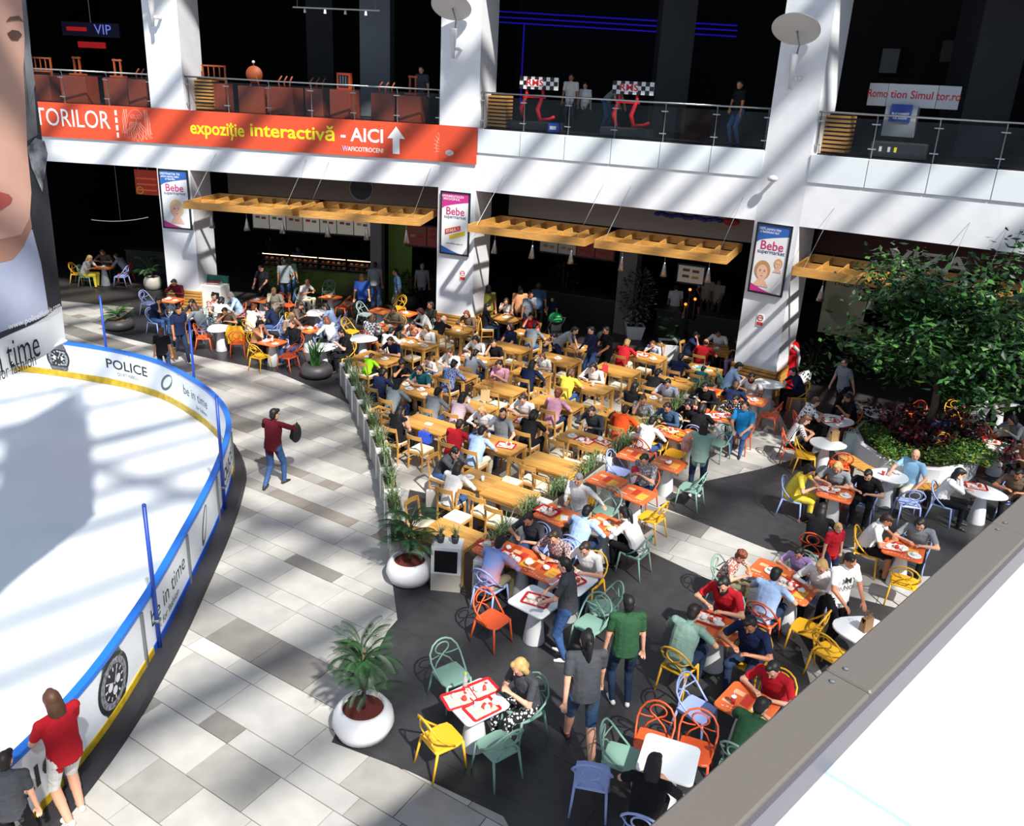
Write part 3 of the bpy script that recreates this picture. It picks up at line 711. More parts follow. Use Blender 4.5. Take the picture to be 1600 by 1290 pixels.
def sweep(mb, s0, s1, o0, o1, z0, z1, step=.35):
    n = max(1, int((s1-s0)/step)); o = []
    for i in range(n+1):
        s = s0+(s1-s0)*i/n; o += [rmap((s, o0, z0)), rmap((s, o1, z0)), rmap((s, o1, z1)), rmap((s, o0, z1))]
    fs = [(0, 1, 2, 3), tuple(n*4+k for k in (3, 2, 1, 0))]
    for i in range(n):
        for k in range(4): fs.append((i*4+k, i*4+4+k, i*4+4+(k+1) % 4, i*4+(k+1) % 4))
    return mb.add(o, fs)
m = MB(); m.prism([(p[0], p[1]) for p in RP]+[(-26, 3.8), (-26, 22.6)], -.05, .03)
struct('floor_ice', m, mat('#eef3f7', .22, kind='noise', col2='#e3ebf2', scale=.6, spec=.5), label='white ice of the skating rink')
rink = thing('rink_boards', 'curved white rink boards with blue rail and yellow kick strip', 'rink boards')
S0, S1 = 4.0, RS[-1]
board_w = mat('#e3e8ee', .35); blue_r = mat('#1d72d8', .4); yel_k = mat('#cfae1c', .5, kind='noise', col2='#a98a12', scale=6); blue_d = mat('#1447a8', .4)
n = 13
for i in range(n):
    a, b = S0+(S1-S0)*i/n, S0+(S1-S0)*(i+1)/n
    sweep(MB(), a+.012, b-.012, -.04, .04, .03, .98).build('board_panel', board_w, rink)
    MB().box(rmap((b, .05, .52)), (.05, .05, .9), atan2(rat(b-.01)[1][1], rat(b-.01)[1][0])).build('joint_channel', steel, rink)
sweep(MB(), S0, S1, -.055, .055, .97, 1.035).build('top_rail', blue_r, rink)
sweep(MB(), S0, S1, -.055, -.035, .04, .21).build('kick_strip', yel_k, rink)
sa = rs_of(229, 1020, .1); sb = rs_of(356, 745, .1)
sweep(MB(), S0, sb, .035, .055, .04, .2).build('kick_strip', yel_k, rink); sweep(MB(), sb, sa, .035, .055, .04, .2).build('kick_strip', blue_d, rink); sweep(MB(), sa, S1, .035, .055, .04, .2).build('kick_strip', yel_k, rink)
k = MB(); sk = rs_of(362, 672, .4)-1.5
n = 40; vs = []
for i in range(n+1):
    s = sk+(S1-sk)*i/n; w = .05+.22*min(1, i/8); vs += [rmap((s, .05, .0)), rmap((s, .05, .09)), rmap((s, .05+w*.85, .085)), rmap((s, .05+w, 0))]
fs = [(0, 1, 2, 3)]
for i in range(n):
    for q in range(4): fs.append((i*4+q, i*4+4+q, i*4+4+(q+1) % 4, i*4+(q+1) % 4))
k.add(vs, fs); o = k.build('trim_5', mat('#2c2c30', .5)); tag(o, 'dark kerb along the outside of the rink boards', None, None, 'structure')
ink = mat('#1b1d22', .5); greyink = mat('#6d737b', .5, kind='noise', col2='#3a3d42', scale=25)
def decal(fn, m, name='printed_advert', stuff=True):
    mb = MB(); fn(mb); o = mb.build(name, m, rink)
    if stuff: tag(o, kind='stuff')
def rtext(mb, body, sc, z, size, side, bold=0.0, wx=1.0):
    vs, fs = text2d(body, size, bold, wx); d = 1 if side < 0 else -1
    mb.add([rmap((sc+d*x, side*.0445, z+y)) for x, y in vs], fs)
def rpoly(mb, poly, sc, side, off=.0445):
    d = 1 if side < 0 else -1; mb.add([rmap((sc+d*x, side*off, z)) for x, z in poly], [tuple(range(len(poly)))])
s = rs_of(198, 572, .62); decal(lambda m: rtext(m, 'POLICE', s, .62, .36, -1, .012, 1.25), ink); decal(lambda m: rtext(m, 'QUIET REBELL', s, .38, .12, -1), ink)
s2 = rs_of(322, 620, .6); decal(lambda m: (rtext(m, 'be in time', s2, .62, .34, -1, -.004), rtext(m, 'for fashion', s2+.3, .36, .15, -1, -.004)), ink)
s3 = rs_of(335, 735, .5); decal(lambda m: rtext(m, 'POLICE', s3, .58, .36, 1, .012, 1.25), ink); decal(lambda m: rtext(m, 'QUIET REBELL', s3, .36, .11, 1), ink)
s4 = rs_of(250, 925, .5); decal(lambda m: (rtext(m, 'be in time', s4, .62, .40, 1, -.004), rtext(m, 'for fashion', s4, .34, .18, 1, -.004)), ink)
s5 = rs_of(35, 1195, .5)+.35; decal(lambda m: rtext(m, 'POLICE', s5, .55, .40, 1, .012, 1.25), ink)
def watch(sc, side, r=.36):
    decal(lambda m: [rpoly(m, [(-r*.5, .0), (r*.5, .0), (r*.45, 0), (0, 0)][:0] or ell(0, .56, r, r, 30), sc, side)], ink)
    decal(lambda m: [rpoly(m, [(-.22, .95), (.22, .95), (.30, .80), (-.30, .80)], sc, side, .0447), rpoly(m, [(-.30, .32), (.30, .32), (.22, .17), (-.22, .17)], sc, side, .0447)], greyink)
    decal(lambda m: rpoly(m, ell(0, .56, r*.84, r*.84, 30), sc, side, .0455), mat('#9da2a8', .4, kind='noise', col2='#3b3e44', scale=18))
    decal(lambda m: rpoly(m, ell(0, .56, r*.62, r*.62, 30), sc, side, .0465), ink)
    def marks(m):
        for i in range(12):
            a = i*pi/6; rpoly(m, [(r*.58*cos(a-.06), .56+r*.58*sin(a-.06)), (r*.58*cos(a+.06), .56+r*.58*sin(a+.06)), (r*.44*cos(a+.06), .56+r*.44*sin(a+.06)), (r*.44*cos(a-.06), .56+r*.44*sin(a-.06))], sc, side, .0475)
        for x, y in ((-.10, .56), (.10, .56), (0, .45)): rpoly(m, ell(x, y, .06, .06, 12), sc, side, .0472)
        rpoly(m, [(-.01, .54), (.01, .54), (.11, .74), (.10, .75)], sc, side, .048); rpoly(m, [(.01, .55), (-.01, .57), (-.15, .66), (-.14, .64)], sc, side, .048)
    decal(marks, mat('#d6d9dc', .4))
watch(rs_of(95, 560, .55), -1); watch(rs_of(170, 1075, .5), 1, .40)
def bracelet(sc, side, rot, rx=.34, ry=.17):
    o = ell(0, .56, rx, ry, 28, rot=rot); q = ell(.03, .58, rx*.82, ry*.62, 28, rot=rot)
    def f(m):
        d = 1 if side < 0 else -1
        vs = [rmap((sc+d*x, side*.0447, z)) for x, z in o+q]; m.add(vs, [(i, (i+1) % 28, 28+(i+1) % 28, 28+i) for i in range(28)])
    decal(f, greyink)
bracelet(rs_of(283, 597, .5), -1, radians(38)); bracelet(rs_of(297, 825, .5), 1, radians(60), .36, .13)
for px, py, lb in ((323, 805, 'blue pole behind the lettered boards at the bend of the rink'), (229, 1020, 'blue pole at the rink boards nearest the camera'), (358, 640, 'blue pole standing at the tip of the rink curve'), (247, 565, 'blue pole beside the man carrying paper bags')):
    g = G(px, py); s = rs_of(px, py, 0); q = rmap((s, .075, 0)); t = thing('net_pole', lb, 'pole', (q[0], q[1], 0))
    MB().tube([(0, 0, 0), (0, 0, 2.38)], [.034, .03], 8).build('shaft', mat('#2446a4', .4), t, True); MB().box((0, 0, .55), (.10, .10, .05), ch=.01).build('clamp', steel, t); MB().sphere((0, 0, 2.39), .032, 8, 6).build('cap', mat('#2446a4', .4), t, True)
# ---------------------------------------------------------------- hanging fashion banner over the rink
hb = thing('hanging_banner', 'tall hanging fashion banner with a close-up portrait over the ice', 'banner', (-5.90, 10.47, 0), radians(-94.5))
# local x runs towards the camera from the far edge, local -y looks to the atrium
HBW, HZ0, HZ1 = 3.2, 4.5, 13.2
def wav(x, z): return .035*sin(x*2.6+z*.5)+.02*sin(x*6+1)*max(0, (6.5-z)/2)
def hsurf(name, poly, m, off=0.0, nx=26):
    xs = [p[0] for p in poly]; zs = [p[1] for p in poly]
    # a cloth print is cut from a fine grid so that it follows the folds
    bm = bmesh.new(); vv = [bm.verts.new((p[0], 0, p[1])) for p in poly]; bm.faces.new(vv); bmesh.ops.triangulate(bm, faces=bm.faces[:])
    for ax, lo, hi, st in ((0, min(xs), max(xs), .12), (2, min(zs), max(zs), 1.2)):
        q = lo+st
        while q < hi:
            no = (1, 0, 0) if ax == 0 else (0, 0, 1); co = (q, 0, 0) if ax == 0 else (0, 0, q)
            bmesh.ops.bisect_plane(bm, geom=bm.verts[:]+bm.edges[:]+bm.faces[:], plane_co=co, plane_no=no); q += st
    for v_ in bm.verts: v_.co.y = off*1.4-wav(v_.co.x, v_.co.z)
    me = bpy.data.meshes.new(name); bm.to_mesh(me); bm.free(); me.materials.append(m); me.polygons.foreach_set('use_smooth', [True]*len(me.polygons))
    return obj(name, me, hb)
cl = hsurf('cloth', [(0, HZ0), (HBW, HZ0), (HBW, HZ1), (0, HZ1)], mat('#dfe5ec', .7)); md = cl.modifiers.new('t', 'SOLIDIFY'); md.thickness = .012; md.offset = 0; cl.location.y = -.008
def hp(px, py):   # point of the banner plane seen at a pixel
    r = ray(px, py); a = hb.rotation_euler.z; n_ = (sin(a), -cos(a)); k = (-5.90*n_[0]+10.47*n_[1])/(r[0]*n_[0]+r[1]*n_[1])
    X, Y = r[0]*k+5.90, r[1]*k-10.47; return (X*cos(a)+Y*sin(a), CAM_H+r[2]*k)
def hpoly(*pts): return [hp(*p) for p in pts]
hsurf('printed_white_band', [(.0, HZ0+.01), (.0, HZ0+1.4), (HBW, HZ0+1.4), (HBW, HZ0+.01)], mat('#eef1f5', .6), .002)
hsurf('printed_background', [(.0, hp(100, 478)[1]), (.02, HZ1), (HBW, HZ1), (HBW, hp(0, 530)[1]-.1)][::1], mat('#23262d', .7, kind='noise', col2='#3c4048', scale=1.2), .004)
hsurf('printed_stonework', hpoly((42, 60), (55, 210), (18, 230), (8, 60)), mat('#8f918f', .7, kind='noise', col2='#55585a', scale=3), .007)
XC = 1.75
def sym(*pts): L = hpoly(*pts); return L+[(2*XC-x_, z_) for x_, z_ in reversed(L)]
def both(name, pts, m, off):
    L = hpoly(*pts)
    for P_ in (L, [(2*XC-x_, z_) for x_, z_ in L]): hsurf(name, P_, m, off)
_a, _b, _c = hp(45, 358), hp(60, 410), hp(74, 488)
hsurf('printed_shirt', [_a, _b, _c, (HBW-.05, _c[1]), (HBW-.05, _b[1]), (2*XC-_a[0], _a[1])], mat('#b9bfd6', .7, kind='noise', col2='#a4abc6', scale=1.0), .008)
fp = mat('#d9ab97', .6, kind='noise', col2='#c8968a', scale=.8)
hsurf('printed_neck', sym((38, 310), (44, 355), (30, 385), (14, 405)), mat('#b98876', .6, kind='noise', col2='#a87868', scale=.9), .010)
hsurf('printed_face', sym((14, -120), (24, -40), (32, 60), (30, 110), (34, 170), (36, 230), (43, 300), (40, 340), (26, 366)), fp, .013)
hsurf('printed_lips', ell(XC, hp(5, 311)[1], XC-hp(12, 305)[0], .17, 20), mat('#b4564f', .5), .017)
both('printed_eye', [(27, 54), (22, 48), (12, 46), (4, 52), (10, 62), (20, 63)], mat('#5b443d', .5), .017)
both('printed_brow', [(30, 34), (22, 24), (8, 26), (2, 34), (10, 32), (22, 31)], mat('#6b4f43', .5), .017)
hsurf('printed_nose', [(XC-.16, hp(10, 180)[1]), (XC, hp(10, 192)[1]), (XC+.16, hp(10, 180)[1]), (XC+.06, hp(10, 172)[1]), (XC-.06, hp(10, 172)[1])], mat('#a8705f', .5), .017)
hsurf('printed_hair', hpoly((35, 30), (50, 130), (40, 170), (28, 60), (24, 0), (30, -40)), mat('#8a8d92', .7, kind='noise', col2='#5a5d63', scale=2), .011)
hsurf('printed_watch', hpoly((62, 300), (72, 240), (66, 220), (50, 215), (36, 230), (44, 262)), mat('#aeb4bb', .5, kind='noise', col2='#22252b', scale=5), .012)
def htext(body, px, py, size, m, bold=0.0, wx=1.0):
    c = hp(px, py); vs, fs = text2d(body, size, bold, wx); w = max(v_[0] for v_ in vs)     # right end given
    # the cloth faces the atrium: text reads along decreasing local x
    mb = MB(); mb.add([(c[0]+w-x, .03-wav(c[0]+w-x, c[1]), c[1]+y) for x, y in vs], fs); return tag(mb.build('lettering', m, hb), kind='stuff')
HT = mat('#1a1c20', .6)
htext('be in time', 52, 536, .50, HT, -.004, .62); htext('for fashion', 47, 560, .24, HT, -.002, .62); htext('www.policelifestyle.com', 94, 476, .11, wht)
MB().tube([(0, 0, HZ1), (HBW, 0, HZ1)], .05, 8).build('top_bar', steel, hb); MB().tube([(0.02, -.02, HZ0+.03), (HBW, -.02, HZ0+.03)], .018, 8).build('hem_bar', wht, hb)
# ---------------------------------------------------------------- viewer's balcony parapet
pa, pb = G(1110, 1200, 6.9), G(1600, 768, 6.9); pd = ((pb[0]-pa[0]), (pb[1]-pa[1])); pl = hypot(*pd); pd = (pd[0]/pl, pd[1]/pl)
par = obj('wall_front', None, None, (pa[0], pa[1], 0), atan2(pd[1], pd[0])); tag(par, 'balcony parapet with metal cap and white sill at the lower right', None, None, 'structure')
MB().box((1.2, -.5, 6.25), (5.6, .98, 1.1)).build('sill', mat('#f4f5f6', .5), par)
for i in range(5):
    o = MB().box((-1.05+i*.98, -.048, 6.87), (.977, .096, .05), ch=.004).build('metal_cap', mat('#67615c', .5), par)
    for x in (-.46, .46): MB().lathe([(.006, 0), (.006, .004), (.003, .006)], 8, (-1.05+i*.98+x, -.03, 6.895)).build('screw', chrome, o)
MB().box((1.2, -.098, 6.845), (5.6, .012, .07)).build('cap_edge', mat('#5c5b63', .5), par)
_g = G(1268, 1186, 6.8); _l = ((_g[0]-pa[0])*pd[0]+(_g[1]-pa[1])*pd[1], -(_g[0]-pa[0])*pd[1]+(_g[1]-pa[1])*pd[0])
MB().box((_l[0], _l[1]-.30, 6.804), (.03, .66, .008)).build('sill_strip', mat('#b9d7ee', .5), par)
# ---------------------------------------------------------------- unseen glazed roof frame over the atrium, bars laid out for their shadow bands
roof = obj('ceiling', None); tag(roof, 'unseen steel frame of the glazed atrium roof, laid out for its shadows', None, None, 'structure')
ba = radians(47); bd = (cos(ba), sin(ba)); bn = (-bd[1], bd[0]); steelw = mat('#d5d8db', .5)
rb = random.Random(21); q = -34.0
while q < 30:
    w = rb.choice((.16, .22, .30, .42)); c = (bn[0]*q+2, bn[1]*q+4)
    s_ = max(-35, (-6.8-c[1])/bd[1]); h_ = (35-s_)/2; MB().box((c[0]+bd[0]*(s_+h_), c[1]+bd[1]*(s_+h_), 19.0), (2*h_, w, .35), ba).build('roof_bar', steelw, roof); q += rb.choice((1.15, 1.35, 1.75, 2.1))
for q in range(-4, 34, 6): MB().box((bd[0]*q+2, bd[1]*q+4, 19.4), (64, .24, .5), ba+pi/2+.35).build('roof_truss', steelw, roof)
# ---------------------------------------------------------------- furniture prototypes
make_bodies(); make_hair()
COLR = {'orange': mat('#dd5a2a', .4), 'yellow': mat('#eab02a', .4), 'blue': mat('#98a8da', .4), 'green': mat('#7fa394', .4), 'mint': mat('#9db5ae', .4)}
def mk_loop_chair():
    t = thing('plastic_chair', 'x', 'chair'); c = COLR['orange']
    m = MB(); m.prism([(-.20, -.17), (-.17, -.20), (.17, -.20), (.20, -.17), (.215, .10), (.19, .20), (.12, .225), (-.12, .225), (-.19, .20), (-.215, .10)], .405, .435, .012); m.build('seat', c, t)
    hoop = [(-.205, .06, .43), (-.225, -.05, .52), (-.235, -.14, .61), (-.215, -.205, .70), (-.15, -.245, .785), (-.07, -.262, .825), (0, -.266, .835)]
    hoop = hoop+[(-p[0], p[1], p[2]) for p in hoop[-2::-1]]; MB().tube(hoop, .0145, 7).build('back_hoop', c, t, True)
    lp = []
    for i in range(25):
        a = -pi*.5+.42+(2*pi-.84)*i/24; z = .70+.085*sin(a); y = -.245-.04*(z-.7); lp.append((.105*cos(a), y, z))
    L = [(-.15, -.185, .435), (-.10, -.205, .52), (-.01, -.228, .59)]
    MB().tube(L+lp+[(-p[0], p[1], p[2]) for p in L[::-1]], .0115, 6).build('back_loop', c, t, True)
    for q in (-1, 1): MB().tube([(q*.228, -.17, .645), (q*.15, -.215, .60), (q*.05, -.232, .60)], .010, 6).build('back_strand', c, t, True)
    for q in (-1, 1):
        MB().tube([(q*.185, .19, .42), (q*.20, .215, .20), (q*.215, .235, 0)], [.019, .016, .013], 7).build('leg', c, t, True)
        MB().tube([(q*.185, -.17, .42), (q*.20, -.215, .20), (q*.215, -.255, 0)], [.019, .016, .013], 7).build('leg', c, t, True)
    return t
CHAIR = mk_loop_chair()
CPARTS = ('seat', 'back_hoop', 'back_loop', 'back_strand', 'leg')
cush = mat('#e4dcc2', .7, kind='cloth', scale=6)
def mk_wood_chair():
    t = thing('wooden_chair', 'x', 'chair')
    m = MB(); m.box((0, .01, .445), (.40, .39, .05), ch=.018); m.build('seat_cushion', cush, t)
    m = MB(); m.box((0, .0, .40), (.41, .40, .045)); m.build('seat_frame', oak, t)
    for q in (-1, 1):
        MB().box((q*.185, .185, .20), (.036, .036, .40)).build('leg', oak, t)
        MB().tube([(q*.185, -.20, 0), (q*.185, -.19, .40), (q*.18, -.225, .66), (q*.175, -.255, .84)], .021, 4).build('leg', oak, t)
        MB().box((q*.185, 0, .20), (.022, .36, .03)).build('stretcher', oak, t)
    m = MB()
    n = 8; vs = []
    for i in range(n+1):
        x = -.195+.39*i/n; y = -.252-.035*(1-(2*i/n-1)**2); vs += [(x, y, .765), (x, y-.022, .765), (x, y-.026, .85), (x, y-.004, .85)]
    fs = [(3, 2, 1, 0), tuple(n*4+k for k in (0, 1, 2, 3))]
    for i in range(n):
        for k in range(4): fs.append((i*4+k, i*4+(k+1) % 4, i*4+4+(k+1) % 4, i*4+4+k))
    m.add(vs, fs); m.build('back_rail', oak, t)
    return t
WCHAIR = mk_wood_chair()
def rrect(w, d, r, n=4):
    o = []
    for cx, cy, a in ((w/2-r, d/2-r, 0), (-w/2+r, d/2-r, pi/2), (-w/2+r, -d/2+r, pi), (w/2-r, -d/2+r, 3*pi/2)):
        for i in range(n+1): o.append((cx+r*cos(a+pi/2*i/n), cy+r*sin(a+pi/2*i/n)))
    return o
TZ = .715
def mk_wood_table(w, d):
    t = thing('wooden_table', 'x', 'table'); n = 4
    for i in range(n): MB().box((0, -d/2+d*(i+.5)/n, TZ-.02), (w, d/n-.003, .04), ch=.004).build('top_plank', oak if i % 2 else oak2, t)
    for y in (-d/2+.06, d/2-.06): MB().box((0, y, TZ-.085), (w-.12, .025, .09)).build('apron', oak2, t)
    for x in (-w/2+.06, w/2-.06): MB().box((x, 0, TZ-.085), (.025, d-.12, .09)).build('apron', oak2, t)
    for a in (-1, 1):
        for b in (-1, 1): MB().box((a*(w/2-.045), b*(d/2-.045), (TZ-.04)/2), (.075, .075, TZ-.04), ch=.006).build('leg', oak, t)
    return t
WT = {'L': mk_wood_table(1.2, .72), 'M': mk_wood_table(.96, .70), 'S': mk_wood_table(.74, .72)}
otop = mat('#dd6a36', .4); oprint = mat('#f0b98e', .5); oy = mat('#f2b23c', .5); ored = mat('#c23a22', .5); cone_w = mat('#dcdedf', .4)
def mk_cone_table(kind):
    t = thing('cafe_table', 'x', 'table'); sz = .66
    if kind == 'tear':
        poly = [(.36*cos(a)*(1.25 if cos(a) > 0 else 1.0), .36*sin(a)*(1-.25*max(0, cos(a)))) for a in [2*pi*i/28 for i in range(28)]]
    elif kind == 'tri': poly = [(r_*cos(a), r_*sin(a)) for a in [2*pi*i/30 for i in range(30)] for r_ in [.40*(1+.10*cos(3*a))]]
    else: poly = rrect(sz if kind != 'orangeL' else 1.0, .64, .07)
    m = MB(); m.prism(poly, TZ-.026, TZ, .006); m.build('table_top', otop if kind.startswith('orange') else mat('#eceff2', .3), t)
    MB().lathe([(.165, 0), (.17, .015), (.135, .30), (.085, .60), (.075, TZ-.03)], 20).build('cone_base', cone_w, t, True)
    if kind.startswith('orange'):
        for x, y, w, d, c in ((-.17, .12, .14, .09, oprint), (-.02, .05, .12, .26, ored), (.15, -.04, .17, .26, oy), (-.2, -.14, .16, .05, oprint), (.17, .0, .11, .03, oprint), (.17, -.09, .11, .03, oprint)):
            MB().box((x, y, TZ+.0006), (w, d, .0012)).build('printed_patch', c, t)
        k = MB()
        for i in range(9): k.box((-.22+.055*i, -.25+.03*sin(i*.9), TZ+.0006), (.032, .008, .0012), .3)
        tag(k.build('printed_dashes', wht, t), kind='stuff')
    return t
CT = {k: mk_cone_table(k) for k in ('orange', 'white', 'tri', 'tear')}
def mk_tray():
    t = thing('food_tray', 'x', 'tray'); c = mat('#c3242b', .4)
    MB().prism(rrect(.40, .29, .03), 0, .006).build('tray_base', c, t)
    m = MB(); o = [(p[0], p[1]) for p in rrect(.41, .30, .035)]; m.tube([(p[0], p[1], .012) for p in o], .009, 5, True); m.build('tray_rim', c, t)
    MB().box((0, 0, .0075), (.34, .235, .002)).build('paper_liner', mat('#efece6', .7, kind='floral', col2='#d8b8a4', scale=14), t)
    return t
TRAY = mk_tray()
def mk_cup(c1):
    t = thing('paper_cup', 'x', 'cup'); MB().lathe([(.026, 0), (.036, .11), (.034, .11), (.024, .004)], 12).build('cup', mat(c1, .5), t, True); MB().lathe([(.037, .108), (.037, .116), (.012, .118)], 12).build('lid', wht, t, True); MB().tube([(0, 0, .11), (.006, 0, .17)], .003, 5).build('straw', wht, t); return t
CUPR, CUPW = mk_cup('#c8323a'), mk_cup('#e8e6e1')
def crumple(seed, s):
    r = random.Random(seed); m = MB(); m.sphere((0, 0, s*.42), (s, s*.8, s*.42), 9, 6)
    m.v = [(x+r.uniform(-.25, .25)*s, y+r.uniform(-.25, .25)*s, max(0, z+r.uniform(-.15, .2)*s)) for x, y, z in m.v]; return m.mesh('wrapper', mat('#f1efea', .7))
WRAP = [crumple(i, .055+.01*i) for i in range(4)]
def burger_mesh():
    m = MB(); m.box((0, 0, .03), (.11, .10, .06), ch=.012); return m.mesh('food_box', mat('#efe9df', .6, kind='check', col2='#c8402f', scale=16))
BOXM = burger_mesh()
PLATE = MB().lathe([(.05, 0), (.07, .004), (.115, .014), (.11, .016), (.06, .008)], 20).mesh('plate', mat('#f2f2f0', .25), True)
NAPK = MB().box((0, 0, .002), (.17, .13, .004)).mesh('napkin', mat('#f4f3f0', .8))
# ---------------------------------------------------------------- tables
TABLES = {}
def table(key, px, py, kind, ang, desc, food=()):
    x, y = G(px, py, TZ); proto = WT[kind] if kind in WT else CT[kind]
    wd = {'L': (1.2, .72), 'M': (.96, .70), 'S': (.74, .72)}.get(kind, (.66, .64) if kind in ('orange', 'white') else (.74, .74))
    lab = {'orange': 'printed orange cafe table ', 'white': 'square white cafe table ', 'tri': 'rounded white cafe table ', 'tear': 'drop-shaped white cafe table '}.get(kind, 'wooden table ')+desc
    inst(proto, (x, y, 0), radians(ang), lab, 'table', 'wooden tables' if kind in WT else 'cafe tables on cone bases')
    TABLES[key] = dict(x=x, y=y, a=radians(ang), w=wd[0], d=wd[1], desc=desc, kind=kind)
    r = random.Random(sum(map(ord, key))*31+int(px)); ca, sa = cos(radians(ang)), sin(radians(ang))
    kd = 'the table '+desc
    grid = [(-.16, .13), (.17, .12), (-.02, -.17), (.19, -.19)] if food.startswith('ttt') else None
    def side(i):
        same = [j for j, g_ in enumerate(food) if g_ == food[i]]
        if len(same) == 1: return ''
        k_ = same.index(i); return ('left ', 'right ')[k_] if len(same) == 2 else ('left ', 'middle ', 'right ')[min(k_, 2)]
    for i, f in enumerate(food):
        a = (i-(len(food)-1)/2)/max(1, len(food))*wd[0]*.85; b = r.uniform(-.14, .14) if len(food) > 1 else 0
        if grid: a, b = grid[i]
        X, Y = x+a*ca-b*sa, y+a*sa+b*ca; rz = radians(ang)+r.uniform(-.3, .3)+(pi/2 if r.random() < .4 and f != 't' else 0)
        def small(me, lb, cat, dx=0, dy=0, dz=0):
            o = obj(me.name, me, None, (X+dx, Y+dy, TZ+.0015+dz), r.uniform(0, 6)); tag(o, side(i)+lb+kd, cat, 'food things on tables')
        if f == 't':
            inst(TRAY, (X, Y, TZ+.0015), rz, side(i)+'red food tray on '+kd, 'tray', 'red food trays')
            small(WRAP[r.randrange(4)], 'tray wrapper on ', 'wrapper', r.uniform(-.09, -.03), r.uniform(-.05, .05), .009)
            small(BOXM, 'small food box on ', 'food box', r.uniform(.04, .08), r.uniform(-.05, .05), .009)
        elif f == 'c': inst(r.choice((CUPR, CUPW)), (X, Y, TZ+.0015), rz, side(i)+'lidded paper cup on '+kd, 'cup', 'paper cups')
        elif f == 'p': small(PLATE, 'white plate on ', 'plate'); small(WRAP[0], 'crumpled napkin on a plate, ', 'napkin', .01, .01, .016)
        elif f == 'n': small(NAPK, 'white paper napkin on ', 'napkin')
        elif f == 'w': small(WRAP[r.randrange(4)], 'crumpled white wrapper on ', 'wrapper')
WA = -31
